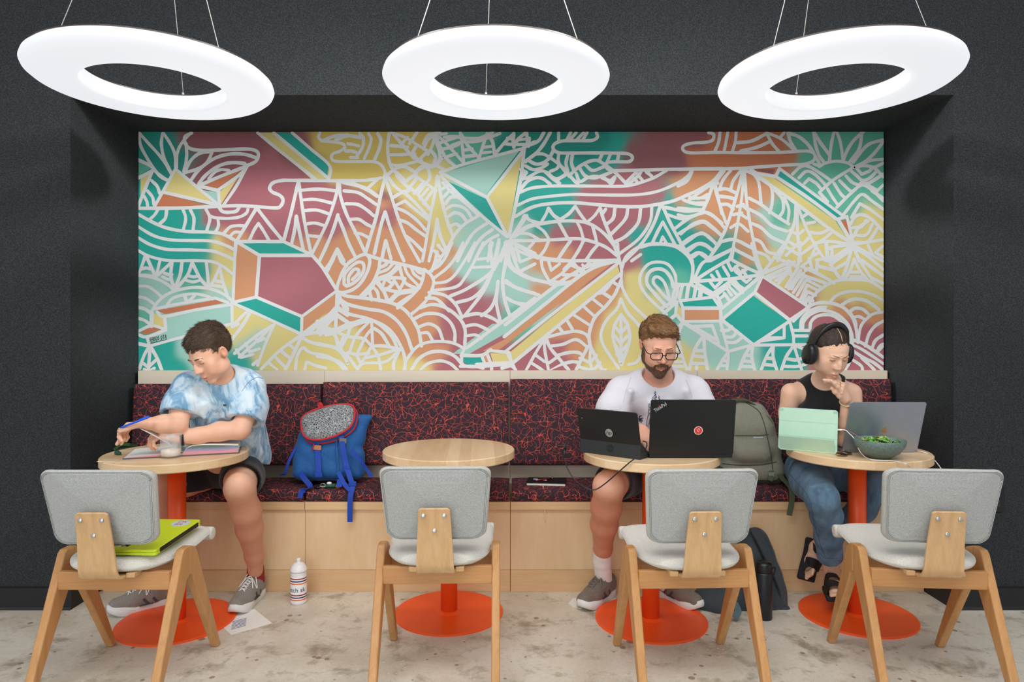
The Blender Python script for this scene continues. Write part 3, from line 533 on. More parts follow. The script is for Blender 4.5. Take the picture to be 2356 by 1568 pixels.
STR['E'] = '''430 70 370 160 250 215;500 70 430 190 350 290 230 380;590 70 590 170;780 70 710 150;720 70 680 150;860 70 790 145;900 70 850 150;1000 70 1010 120 950 155 800 158 640 160 550 190 530 240 580 285 700 292 900 290 1200 292 1340 300 1390 340 1350 385 1200 385 1110 400 1110 450 1180 480 1400 478 1800 468 2360 460
530 270 500 330;590 300 590 390 660 490 790 620;690 310 670 400 690 500;740 310 730 400 760 490;1060 310 1030 370;1150 310 1110 400;1240 310 1230 370;230 390 310 320 400 300 480 330 600 420 680 510 560 570 460 500 380 490 250 560 200 570;260 370 340 410 420 400 500 340;230 430 310 470 390 460 470 410;500 490 570 460 600 410;190 580 240 500 180 470
540 560 600 620;450 500 540 580 600 620;180 680 250 600 340 560 420 570 500 630;670 520 580 580;680 500 750 580 800 630;700 540 800 450 900 390 1000 370 1080 410 1200 500 1320 620;820 460 880 540 970 560 1060 540 1180 490;880 420 960 480 1080 440;780 510 820 600 900 560 980 545 1080 560 1160 630;1060 560 1150 590 1200 550;1170 620 1200 560
1320 610 1430 500;1350 630 1450 540 1480 500;1430 500 1500 590;1550 490 1610 560;1400 560 1440 600;1540 500 1600 540;165 720 300 670 500 650 700 648 1000 650 1300 650 1450 620 1620 560 1760 480;140 860 300 790 500 760 750 740 1000 745 1400 745 1650 710 1850 630 1980 550 2030 480;120 980 300 880 500 840 750 830 1000 850 1250 870 1500 870 1800 820 2000 740 2150 670 2280 580 2350 490
100 1180 180 1050 220 970;230 970 280 1020 390 1050 500 1040;480 890 450 960 390 1060;480 890 540 970 620 1020;770 870 700 950 610 1010;770 870 830 960 900 1050;1040 880 980 970 900 1040;1040 880 1070 990 1130 1140 1200 1310 1250 1461;110 1200 250 1100 400 1060 600 1030 800 1030 950 1070 1100 1180 1230 1350;60 1240 300 1240 550 1230 800 1220 950 1250 1100 1310 1220 1400
350 1080 430 1140 490 1230;590 1040 640 1130 690 1220;790 1040 830 1120 860 1230;960 1090 990 1200 1000 1260;160 1160 270 1170 380 1230;480 1250 440 1340 370 1430;720 1240 650 1340 570 1461;860 1240 810 1340 740 1450;1010 1290 950 1360 890 1450;320 1260 240 1350;90 1260 200 1330 400 1420 700 1461;70 1270 130 1461;60 1270 40 1461
1100 900 1060 960;1200 890 1180 1000 1100 1070;1340 890 1310 1010 1150 1180;1480 890 1450 1050 1320 1190 1190 1260;1600 880 1580 1040 1460 1220 1240 1390;1690 870 1620 1060 1500 1260 1310 1461;1720 870 1790 1030 1890 1220 1940 1310 2040 1461;1720 1040 1660 1150 1600 1280;1720 1040 1780 1150 1860 1300;1718 1200 1690 1270;1718 1200 1760 1270
1480 1310 1600 1280 1760 1280 1930 1310;1750 880 1950 920 2140 910;1770 960 1900 1000 1990 1010;1850 1110 2000 1000 2150 940 2230 950 2360 1050;1880 1170 2020 1090 2150 1040 2240 1090 2360 1190;1930 1270 2050 1190 2150 1165 2230 1210 2310 1290;1980 1340 2080 1280 2170 1280 2260 1350;2020 1410 2100 1370 2180 1400 2220 1461;2280 590 2220 760 2150 930
2280 590 2320 780 2360 950;2010 770 2120 780 2210 740;1940 800 2050 830 2180 830;2360 1240 2200 1461;1380 1461 1480 1390'''
STR['F'] = '''1270 270 1320 150 1420 60 1560 10 1700 5 1850 30 1970 110 2040 220 2040 350 2020 440;1230 0 1240 130 1270 270 1270 400 1290 500 1370 640 1500 770 1570 830;1265 400 1200 550 1100 680 990 790 940 900 920 1010 940 1120 1000 1250 1060 1370;1810 680 1830 560 1860 440 1850 330 1780 230 1680 200 1570 220 1490 310 1470 420 1520 530 1620 640 1720 730 1760 770
1830 470 1810 380 1750 300 1680 275 1600 290 1550 350 1550 440 1620 530 1700 620 1760 680;1790 600 1760 480 1720 400 1660 360 1620 380 1620 430 1670 490 1730 560 1790 620;1860 440 2040 445;1890 450 1850 600 1710 700;1930 460 1900 590;2000 460 1980 590;2080 460 2060 570;2140 490 2130 570;1265 600 1220 710 1110 830 1050 970 1070 1090 1150 1220 1240 1350
1265 600 1330 740 1430 850 1490 930;1265 770 1200 880 1180 1000 1210 1130 1270 1310;1265 770 1340 890 1360 1030 1330 1150 1270 1310;1265 820 1270 1300;1200 900 1260 970 1330 900;1200 1000 1260 1080 1340 1000;1200 1090 1260 1180 1340 1090;1220 1200 1270 1250 1320 1180;1500 1180 1440 1280 1350 1310;410 170 600 185 900 185 1210 180
370 160 250 120 110 60;20 400 100 460 250 520 380 560;30 590 120 640 210 670;40 200 140 300 300 380 500 430;400 180 420 280 490 410;480 190 510 290 600 220;500 410 620 330 720 230 860 290;500 410 700 420 830 340;640 340 800 340;750 210 840 320;850 230 870 260 930 200;730 200 650 280;10 880 500 500 740 330 1010 210 1220 190;0 1010 400 690 900 300 1210 190
500 440 580 440 730 425;0 1180 400 860 850 510 1250 200;100 1290 500 960 900 630 1260 330;1030 540 1100 500 1170 410;1170 410 1230 450 1250 460;1050 520 1160 590;960 600 1060 680;860 680 970 780;750 770 920 880;680 830 740 930;590 900 640 970;480 1010 640 970 780 950 880 980 920 1030;510 1110 640 1090 780 1040 900 1120
580 1210 700 1180 800 1180 850 1210;640 1300 740 1280 820 1290;450 1010 500 1130 590 1240 700 1370;430 1040 350 1170 240 1370;440 1040 440 1150 480 1370;290 1290 370 1340 440 1390;330 1200 440 1280;590 1220 490 1290;640 1300 500 1380;910 1110 850 1230 780 1370;940 1120 930 1250 950 1370;820 1240 930 1290;930 1290 1000 1210;800 1330 950 1370 1040 1290
30 1180 80 1280 120 1370;-40 1170 30 1180;90 1290 -300 1310;1060 1370 1100 1370;0 1340 90 1300;1880 460 1880 440;1870 630 1860 760;1860 760 1935 850;1860 770 1780 840;1730 760 1860 640;1930 860 1840 960;1935 860 1890 1000 1920 1180 1980 1370
1830 1150 1900 1150;1840 1210 1920 1220;1830 1280 1940 1280;1830 1330 1960 1330;1930 850 2100 930 2300 1040'''
STR['G'] = '''330 70 385 90 375 150 300 175 150 185 60 215 60 265 140 290 400 285 700 288 1100 285 1400 270 1480 310 1470 370 1380 410 1200 420 900 440 600 460 0 470;455 60 440 170 400 270;540 60 520 170 500 270;630 60 620 170 590 270;640 180 800 160 960 80;680 270 850 230 990 170;960 80 1020 190 1090 270;960 70 1120 140 1260 260;1100 130 1150 70;1190 70 1220 170 1280 270
1190 75 1300 110 1400 190 1470 290;1470 60 1490 200 1530 320 1590 400;1480 80 1550 190 1640 310;1690 60 1660 200 1640 370;1720 60 1760 180 1790 370;2010 60 1900 160 1830 270 1790 370;1990 60 1980 180 1950 270 1860 390;2225 150 2080 190 1990 270 1900 390;2225 170 2120 300 2020 390 1920 440;2225 360 2100 370 2020 400;2225 400 2140 440 2080 440
1490 330 1530 400;1470 410 1530 430;1530 440 1600 400 1720 380 1840 400 1910 450;1880 460 1780 520 1660 600 1530 720;1240 520 1330 440 1420 440 1540 510 1670 600;1310 560 1390 490 1480 520 1610 650;1370 620 1420 570 1500 620 1560 690;1920 450 2010 430 2120 450 2225 550;1880 490 1940 540 2000 590 2080 560 2150 490;1930 450 1990 520 2070 490 2110 450
1720 880 1860 740 1990 640 2100 690 2225 810;1800 950 1920 800 2000 740 2100 810 2225 900;1880 990 1970 840 2080 900 2225 1010;1980 620 2060 620 2225 520;1750 590 1840 680 1880 710;1690 620 1760 730 1800 770;1620 680 1680 780 1730 850;1540 730 1620 820;1820 540 1890 610 1960 640;2060 640 2160 700 2225 640;2100 700 2225 780
1060 540 1100 460;1100 460 1450 720 1800 980;1050 540 1400 770 1720 1010;1720 1010 1830 980;1830 980 1900 1270;1740 1020 1890 1270;730 480 850 540 1200 780 1640 1110 1870 1260;840 510 1050 545;780 460 850 510;720 480 740 780 780 1050 850 1400 920 1600;710 480 690 780 600 1300 550 1461;700 490 640 730 540 1050 470 1210 320 1461
500 480 420 590 430 620;380 600 430 780 520 1050;570 480 490 580 450 680;680 480 600 590 570 690;430 690 520 680 640 730;440 760 540 770 620 790;460 850 540 850 600 900;380 600 330 780 260 920;350 640 230 720 130 790;120 790 200 780 320 780;80 810 180 840 290 850;0 890 130 900 270 910;150 490 100 590 0 650;0 960 100 980 200 960 290 930
290 930 400 990 510 1110;30 1170 160 1060 280 1030 370 1090 480 1190;60 1280 200 1180 270 1160 350 1220 420 1280;100 1360 210 1280 290 1290 380 1350;160 1420 230 1370 310 1430;640 870 710 850;600 960 690 940;570 1100 660 1060 760 1140;470 1250 610 1230 800 1320;620 1340 830 1450;690 850 750 900;670 950 750 1000;350 1461 600 1330
790 490 870 600 900 840;900 560 1010 660 1020 830 990 940;1040 680 1130 790 1140 910 1100 980;1150 770 1200 900 1190 1030;770 780 900 850 1030 950 1200 1060;770 900 900 970 1020 1080 1180 1140;790 1050 900 1100 1010 1200 1140 1260;820 1220 900 1260 970 1360 1090 1390;840 1360 950 1400 1000 1461
1280 850 1260 1050 1180 1250 1080 1461;1290 850 1380 1080 1480 1280 1600 1461;1290 900 1300 1200 1330 1461;1210 1130 1300 1170 1360 1130;1180 1240 1310 1300 1420 1210;1150 1300 1320 1400 1470 1290;1340 990 1400 950;1370 1060 1480 1040;1640 1120 1540 1160 1420 1150;1680 1140 1600 1210 1490 1280;1480 1270 1650 1250 1890 1290;1600 1270 1620 1461
1660 1461 1670 1350 1640 1320;1890 1290 1660 1440;1890 1280 1670 1310;1910 1280 2225 1230;1900 1290 2100 1400 2225 1461;1900 1290 1840 1461;1900 1290 1960 1461;1900 1200 1960 1100 2060 1030;1870 1060 1920 980 2000 960 2100 1010 2225 1140;1890 1100 1990 1090 2040 1020;1910 1180 2040 1180 2110 1060;1920 1260 2060 1250 2160 1110;2060 1290 2110 1400;2225 1300 2140 1370 2225 1420'''
STR['H'] = '''170 400 250 230 330 170;350 170 610 50;180 400 400 260 580 160;160 410 400 260;160 410 600 380 880 340;900 330 720 250 590 180;900 330 850 200 800 0;580 170 600 50;420 300 460 380;360 340 400 390;490 250 550 350;540 210 580 290 660 230;620 300 680 350;620 250 680 320 740 280;700 290 740 350;200 430 380 540 580 400;350 420 400 480 470 410;580 400 720 500 870 370
600 390 660 460;680 370 740 420 790 380;870 360 900 340;400 570 560 450;530 490 580 560;590 430 700 530;450 600 500 560;500 540 550 610;400 560 380 550;550 460 640 560;480 700 880 370;470 680 430 580 400 560;130 440 380 570;110 440 90 590;190 460 170 590;240 490 230 570;20 620 380 580;380 580 460 700;50 700 460 700;55 700 55 840;30 640 55 700;55 845 460 840;460 700 470 850
480 820 830 530;480 830 820 1100;820 1100 1210 840;830 530 1210 830;830 530 910 360;910 350 1420 690;1210 830 1420 690;460 850 540 1170 530 1370;60 860 280 1000 540 1170;150 900 370 890 440 1080;540 1170 830 1090;470 940 540 940 580 900;500 1010 590 1010 640 950;520 1070 620 1070 700 1010;820 1100 1380 1095;1210 840 1250 1000 1260 1110 1340 1370;1150 880 1150 1020 980 1020;1250 940 1420 940
1260 1000 1400 1000;870 1060 1150 1020;1260 1100 1380 1150;270 1000 180 1150 120 1370;280 1000 290 1180 320 1370;190 1160 280 1160;180 1220 290 1230;150 1300 290 1300;200 1320 200 1370;540 1180 470 1280 420 1370;480 1270 530 1270;450 1320 530 1325;800 1100 730 1200 660 1370;810 1100 800 1230 830 1370;750 1210 800 1215;710 1270 800 1280;690 1330 810 1335;1030 1110 960 1220 900 1370;1030 1110 1030 1230 1070 1370
960 1240 1020 1245;940 1310 1040 1320;1250 1110 1170 1230 1120 1370;1190 1250 1290 1260 1400 1220;1150 1330 1300 1330 1450 1280;900 340 1010 200 1170 -20;1170 130 1300 0;930 320 1160 220;960 360 1160 270;1000 380 1170 310;1060 400 1200 320;1090 430 1170 340;1170 470 1300 260;1230 490 1280 400 1360 320;1040 150 1200 210 1170 280 1220 340;1200 190 1300 260 1330 -10;1220 330 1210 250 1260 200;1340 250 1430 170 1510 -10;1340 250 1560 350 1690 430
1200 490 1330 290;1250 530 1370 350 1600 430;1290 560 1390 390 1540 470;1330 600 1400 450 1520 510;1360 620 1400 520 1490 560;1380 650 1420 580 1460 620;1380 290 1450 260 1420 160;1410 270 1500 300 1510 200;1500 240 1700 290;1500 180 1600 160;1470 130 1540 90;1610 0 1640 190 1760 390;1640 190 1880 40;1650 230 1890 60;1700 280 1820 210;1890 30 1830 250 1770 390;1900 30 1980 200 2110 400;1910 170 1870 280 1810 380
1910 170 1970 290 2050 390;1880 310 1970 310;1870 360 2010 360;1920 50 2070 150 2225 280;1990 180 2100 260 2225 350;2090 370 2225 430;1420 690 1450 590 1550 490 1700 410 1880 390 2080 410 2225 500;1640 640 1720 560 1850 520 1980 520 2120 560 2225 620;1770 670 1850 620 1940 600 2060 630 2180 720;1870 730 1920 700 2000 710 2060 760;1900 800 1960 790 2020 820;1330 930 1340 830 1400 750 1500 700 1600 690
1250 840 1340 750 1440 670 1550 640 1680 650 1800 700 1890 800 1930 920 1950 1070;1430 920 1440 850 1500 790 1600 770 1700 790 1790 870 1840 960 1860 1090;1350 920 1360 850 1420 780 1520 730 1620 730 1730 770 1830 860 1880 970 1890 1080;1520 920 1560 890 1620 880 1680 920;1950 1070 1980 900 2050 810 2120 760 2225 740;2030 1110 2070 980 2140 890 2225 840;2100 1140 2140 1050 2225 990;2160 1160 2190 1110 2225 1090
1930 910 1920 840 1860 740;1870 1040 2000 1080 2225 1230;1870 1090 2000 1150 2225 1300;1860 1140 2000 1230 2120 1290 2225 1370;1860 1230 1850 1300 1810 1370;1860 1240 1980 1320 2000 1370;1990 1240 2070 1310 2130 1370;2225 1110 2160 1170'''
def clip_w(a): return max(MX0, min(MX1, a[0])), max(MYT, min(MYB, a[1]))
sv = []; sf = []; rnd = random.Random(4)
lift_i = 0
def stroke_geo(cv):
    global lift_i
    hw = 3.7*rnd.uniform(.93, 1.12); segs = []; lift_i += 1; lf = .0004+((lift_i*53) % 127)*.000008
    n = len(cv); L = []; Rr = []
    for i in range(n):
        t = (cv[min(i+1, n-1)]-cv[max(i-1, 0)]); 
        if t.length < 1e-6: t = Vector((1, 0, 0))
        t.normalize(); nn_ = Vector((-t.y, t.x, 0)); k = 1.0
        if 0 < i < n-1:
            a = (cv[i]-cv[i-1]).angle(cv[i+1]-cv[i], 0); k = min(1.6, 1/max(.3, math.cos(a/2)))
        hh = hw*(1+.05*math.sin(i*.9+lift_i))
        L.append(cv[i]+nn_*hh*k); Rr.append(cv[i]-nn_*hh*k)
    b = len(sv)
    for i_, (a, c) in enumerate(zip(L, Rr)):
        a = clip_w(a); c = clip_w(c); sv.append(mp(*a, lf+i_*1.5e-7)); sv.append(mp(*c, lf+i_*1.5e-7))
    for i in range(n-1):
        q = [b+2*i, b+2*i+1, b+2*i+3, b+2*i+2]
        v0, v1, v2, v3 = [sv[k_] for k_ in q]; ar = (v2[0]-v0[0])*(v3[2]-v1[2])-(v2[2]-v0[2])*(v3[0]-v1[0])
        sf.append(q if ar > 0 else q[::-1])
    for e in (cv[0], cv[-1]):          # round brush ends
        b = len(sv)
        for j in range(10): sv.append(mp(*clip_w((e.x+hw*.98*math.cos(j*PI/5), e.y-hw*.98*math.sin(j*PI/5))), lf-.000004 if e is cv[0] else lf+.000004))
        sf.append(list(range(b, b+10)))
for key, txt in STR.items():
    ox, oy = OR[key]
    for s_ in txt.replace('\n', ';').split(';'):
        if not s_.strip(): continue
        nn = list(map(float, s_.split())); pl = [Vector((ox+nn[i]/4.712, oy+nn[i+1]/4.712, 0)) for i in range(0, len(nn)-1, 2)]
        straight = len(pl) < 3
        if len(pl) in (3, 4):            # sharp corner: keep it
            for i in range(1, len(pl)-1):
                if (pl[i]-pl[i-1]).angle(pl[i+1]-pl[i]) > 1.15: straight = True
        segs_ = [[pl[i], pl[i+1]] for i in range(len(pl)-1)] if straight else [catmull(pl, 6)]
        for cv in segs_: stroke_geo(cv)
vs, fs, cc = BOARD; n1 = len(vs); n2 = n1+len(fv)
mural = colored('mural_panel', vs+fv+sv, fs+[[i+n1 for i in f] for f in ff]+[[i+n2 for i in f] for f in sf], np.vstack([cc, np.array(fcx), np.tile(np.array(PC['W']), (len(sv), 1))]), M['paint'], None)
tag(mural, *MLAB)
# signature
def strokes3(name, lines, wd, m, parent, lift, fn):
    mb = MB()
    for ln in lines:
        pts = [fn(x, y) for x, y in ln]
        for i in range(len(pts)-1):
            a, b = Vector(pts[i]), Vector(pts[i+1]); 
            if (b-a).length < 1e-6: continue
            t = (b-a).normalized(); n_ = Vector((-t.z, 0, t.x))*wd/2; a = a-t*wd*.3; b = b+t*wd*.3; y_ = Vector((0, lift, 0))
            mb.add([a+n_-y_, b+n_-y_, b-n_-y_, a-n_-y_, ], [(0, 1, 2, 3)])
    o = mb.build(name, m, parent)
    if parent: o.matrix_parent_inverse = Matrix.Translation(-parent.location)
    return o
M['ink'] = plain('dark_ink', (24, 52, 50), .6)
GL = {'S': [[(.9, 0), (.1, .35), (.9, .6), (.1, 1)]], 'H': [[(0, 0), (0, 1)], [(1, 0), (1, 1)], [(0, .5), (1, .5)]], 'O': [[(.5, 0), (1, .5), (.5, 1), (0, .5), (.5, 0)]],
      'G': [[(1, .2), (.5, 0), (0, .5), (.5, 1), (1, .8), (.6, .6)]], 'T': [[(0, 0), (1, 0)], [(.5, 0), (.5, 1)]], 'A': [[(0, 1), (.5, 0), (1, 1)], [(.2, .65), (.8, .65)]]}
sig = []; x = 344
for ch in 'SHOGO OTA':
    if ch != ' ':
        for ln in GL[ch]: sig.append([(x+a*3.6, 776.5-(x-344)*.2+b*9.5) for a, b in ln])
    x += 4.7 if ch != ' ' else 3
rr = random.Random(2); small = [[(346+i*1.25, 788.5-i*.25+rr.uniform(-1.8, 1.8)) for i in range(31)]]
strokes3('signature', sig+small, .0021, M['ink'], mural, .0026, lambda a, b: mp(a, b))
# ---------------------------------------------------------------- smooth bodies: a distance field meshed as one skin
class SDF:
    def __init__(s): s.ops = []
    def cap(s, a, b, ra, rb=None, k=.02, op='+', sq=None):   # tapered capsule; sq=(axis vec, factor) squashes the section along axis
        s.ops.append(('c', np.array(a, float), np.array(b, float), ra, ra if rb is None else rb, k, op, sq)); return s
    def chain(s, pts, rs, k=.02, op='+', sq=None):
        for i in range(len(pts)-1): s.cap(pts[i], pts[i+1], rs[i], rs[i+1], k, op, sq)
        return s
    def ell(s, c, r, rot=None, k=.02, op='+'):       # ellipsoid, rot = 3x3 local->world
        s.ops.append(('e', np.array(c, float), np.array(r, float), np.array(rot, float) if rot is not None else np.eye(3), k, op)); return s
    def half(s, p, n, k=.005, op='-'):               # removes the side n points to
        n = np.array(n, float); s.ops.append(('h', np.array(p, float), n/np.linalg.norm(n), k, op)); return s
    def fn(s, f): s.ops.append(('f', f)); return s
    def join(s, other): s.ops += other.ops; return s
    def bounds(s):
        lo = np.full(3, 1e9); hi = -lo
        for o in s.ops:
            if o[0] == 'c' and o[6] == '+':
                r = max(o[3], o[4])+.02
                lo = np.minimum(lo, np.minimum(o[1], o[2])-r); hi = np.maximum(hi, np.maximum(o[1], o[2])+r)
            if o[0] == 'e' and o[5] == '+': r = max(o[2])+.02; lo = np.minimum(lo, o[1]-r); hi = np.maximum(hi, o[1]+r)
        return lo, hi
    def eval(s, X, Y, Z):      # open-grid coordinate vectors
        D = np.full((len(X), len(Y), len(Z)), .08, np.float32); ax = (X, Y, Z)
        def win(lo, hi):
            return tuple(slice(max(0, int(np.searchsorted(a, l))), int(np.searchsorted(a, h))) for a, l, h in zip(ax, lo, hi))
        def grid(w_):
            return X[w_[0]][:, None, None], Y[w_[1]][None, :, None], Z[w_[2]][None, None, :]
        def comb(w_, d, k, op):
            a = D[w_]
            if op == '+': h = np.clip(.5+.5*(a-d)/k, 0, 1); D[w_] = a*(1-h)+d*h-k*h*(1-h)
            elif op == '-': h = np.clip(.5-.5*(a+d)/k, 0, 1); D[w_] = a*(1-h)-d*h+k*h*(1-h)
        for o in s.ops:
            if o[0] == 'c':
                _, a, b, ra, rb, k, op, sq = o; r = max(ra, rb)+k+.03
                w_ = win(np.minimum(a, b)-r, np.maximum(a, b)+r); x, y, z = grid(w_)
                if min(D[w_].shape) == 0: continue
                ba = b-a; L = max(1e-9, ba @ ba); t = np.clip(((x-a[0])*ba[0]+(y-a[1])*ba[1]+(z-a[2])*ba[2])/L, 0, 1)
                dx = x-a[0]-t*ba[0]; dy = y-a[1]-t*ba[1]; dz = z-a[2]-t*ba[2]
                if sq is not None:
                    n, q = np.array(sq[0], float), sq[1]; n = n/np.linalg.norm(n); pr = (dx*n[0]+dy*n[1]+dz*n[2])*(1/q-1); dx = dx+pr*n[0]; dy = dy+pr*n[1]; dz = dz+pr*n[2]
                comb(w_, np.sqrt(dx*dx+dy*dy+dz*dz)-(ra+(rb-ra)*t), k, op)
            elif o[0] == 'e':
                _, c, r, R_, k, op = o; q = max(r)+k+.03
                w_ = win(c-q, c+q); x, y, z = grid(w_)
                if min(D[w_].shape) == 0: continue
                dx, dy, dz = x-c[0], y-c[1], z-c[2]; u = [(dx*R_[0, i]+dy*R_[1, i]+dz*R_[2, i]) for i in range(3)]
                k0 = np.sqrt((u[0]/r[0])**2+(u[1]/r[1])**2+(u[2]/r[2])**2); k1 = np.sqrt((u[0]/r[0]**2)**2+(u[1]/r[1]**2)**2+(u[2]/r[2]**2)**2)+1e-9
                comb(w_, k0*(k0-1)/k1, k, op)
            elif o[0] == 'h':
                _, p, n, k, op = o; x, y, z = grid((slice(None),)*3)
                comb((slice(None),)*3, -((x-p[0])*n[0]+(y-p[1])*n[1]+(z-p[2])*n[2]), k, '-')
            else:
                x, y, z = grid((slice(None),)*3); D = o[1](D, x, y, z).astype(np.float32)
        return D
    def mesh(s, h=.005, lo=None, hi=None):
        l, u = s.bounds(); lo = l if lo is None else np.array(lo, float); hi = u if hi is None else np.array(hi, float)
        X, Y, Z = (np.arange(a, b+h, h) for a, b in zip(lo, hi))
        return nets(s.eval(X, Y, Z), lo, h)
def nets(D, lo, h):
    D = D.copy(); I = D < 0
    nx, ny, nz = D.shape
    acc = np.zeros((nx-1, ny-1, nz-1, 3), np.float32); cnt = np.zeros((nx-1, ny-1, nz-1), np.float32)
    cor = [(0, 0, 0), (1, 0, 0), (0, 1, 0), (1, 1, 0), (0, 0, 1), (1, 0, 1), (0, 1, 1), (1, 1, 1)]
    def sl(c): return D[c[0]:nx-1+c[0], c[1]:ny-1+c[1], c[2]:nz-1+c[2]]
    for i, a in enumerate(cor):
        for b in cor[i+1:]:
            if sum(abs(p-q) for p, q in zip(a, b)) != 1: continue
            da, db = sl(a), sl(b); m = (da < 0) != (db < 0)
            t = np.where(m, da/np.where(m, da-db, 1), 0)
            for ax in range(3): acc[..., ax] += np.where(m, a[ax]+(b[ax]-a[ax])*t, 0)
            cnt += m
    act = cnt > 0; idx = -np.ones(act.shape, np.int64); ii = np.argwhere(act); idx[act] = np.arange(len(ii))
    V = (ii+acc[act]/cnt[act][:, None])*h+np.array(lo)
    Fs = []
    for ax in range(3):
        a = [slice(None)]*3; b = [slice(None)]*3; a[ax] = slice(0, -1); b[ax] = slice(1, None)
        A, B = I[tuple(a)], I[tuple(b)]; e = np.argwhere(A != B); o1, o2 = [q for q in range(3) if q != ax]
        e = e[(e[:, o1] > 0) & (e[:, o2] > 0) & (e[:, o1] < D.shape[o1]-1) & (e[:, o2] < D.shape[o2]-1)]
        if not len(e): continue
        def g(d1, d2):
            q = e.copy(); q[:, o1] -= d1; q[:, o2] -= d2; return idx[q[:, 0], q[:, 1], q[:, 2]]
        quad = np.stack([g(1, 1), g(0, 1), g(0, 0), g(1, 0)], 1); ins = I[e[:, 0], e[:, 1], e[:, 2]]
        flip = ins if ax != 1 else ~ins
        quad[~flip] = quad[~flip][:, ::-1]; Fs.append(quad)
    return V, np.vstack(Fs)
def npmesh(name, parts, m, parent=None, smooth_it=0, mats=None):
    vs = []; fs = []; n = 0
    for V, Fq in parts: vs.append(V); fs.append(Fq+n); n += len(V)
    V = np.vstack(vs); Fq = np.vstack(fs); Fq = Fq[(Fq >= 0).all(1)]
    me = bpy.data.meshes.new(name); me.vertices.add(len(V)); me.vertices.foreach_set('co', V.astype(np.float32).ravel())
    me.loops.add(Fq.size); me.loops.foreach_set('vertex_index', Fq.ravel().astype(np.int32)); me.polygons.add(len(Fq))
    me.polygons.foreach_set('loop_start', np.arange(0, Fq.size, 4, dtype=np.int32)); me.polygons.foreach_set('loop_total', np.full(len(Fq), 4, np.int32))
    me.update(calc_edges=True); me.validate(); me.polygons.foreach_set('use_smooth', [True]*len(me.polygons)); me.materials.append(m)
    o = bpy.data.objects.new(name, me); col.objects.link(o)
    if parent: o.parent = parent; o.matrix_parent_inverse = parent.matrix_basis.inverted()
    if smooth_it: q = o.modifiers.new('smooth', 'CORRECTIVE_SMOOTH') if 0 else o.modifiers.new('smooth', 'SMOOTH'); q.factor = .5; q.iterations = smooth_it
    return o
def vcol(o, fn, name='tint'):
    me = o.data; n = len(me.vertices); co = np.empty(n*3, np.float32); me.vertices.foreach_get('co', co); co = co.reshape(-1, 3)
    c = np.ones((n, 4), np.float32); c[:, :3] = fn(co); at = me.color_attributes.new(name, 'FLOAT_COLOR', 'POINT'); at.data.foreach_set('color', c.ravel())
def rotm(yaw=0, pitch=0, roll=0):
    """head frame: columns = right(x), forward(y), up(z) of the person in world; yaw=0 faces the camera (-Y)."""
    base = np.array([[-1, 0, 0], [0, -1, 0], [0, 0, 1]], float).T
    m = Matrix.Rotation(math.radians(yaw), 3, 'Z') @ Matrix.Rotation(math.radians(pitch), 3, 'X') @ Matrix.Rotation(math.radians(roll), 3, 'Y')
    return np.array(m) @ base
def skin_mat(name, base, tint=True, rough=.5):
    t = NT(name, rough); co = t.coord()
    n = t.noise(co, 35, 4, .6); n2 = t.noise(co, 400, 2, .5); c = t.mix(t.ramp(n, [(.3, 0.), (.7, 1.)]), s2l(base), s2l(tuple(v*k for v, k in zip(base, (1.0, .94, .91)))))
    if tint:
        a = t.n('ShaderNodeVertexColor'); a.layer_name = 'tint'; c = t.mix(1.0, c, a.outputs[0], 'MULTIPLY')
    t.color(c); t.b.inputs['Subsurface Weight'].default_value = .12; t.b.inputs['Subsurface Radius'].default_value = (1, .35, .2); t.b.inputs['Subsurface Scale'].default_value = .006
    t.b.inputs['Specular IOR Level'].default_value = .35; t.bump(n2, .12, .0006); return t.m
def hair_mat(name, c1, c2):
    t = NT(name, .55); co = t.coord(); n = t.noise(co, 140, 4, .7, 1.5); t.color(t.mix(t.ramp(n, [(.3, 0.), (.7, 1.)]), s2l(c1), s2l(c2))); t.bump(n, .7, .003); return t.m
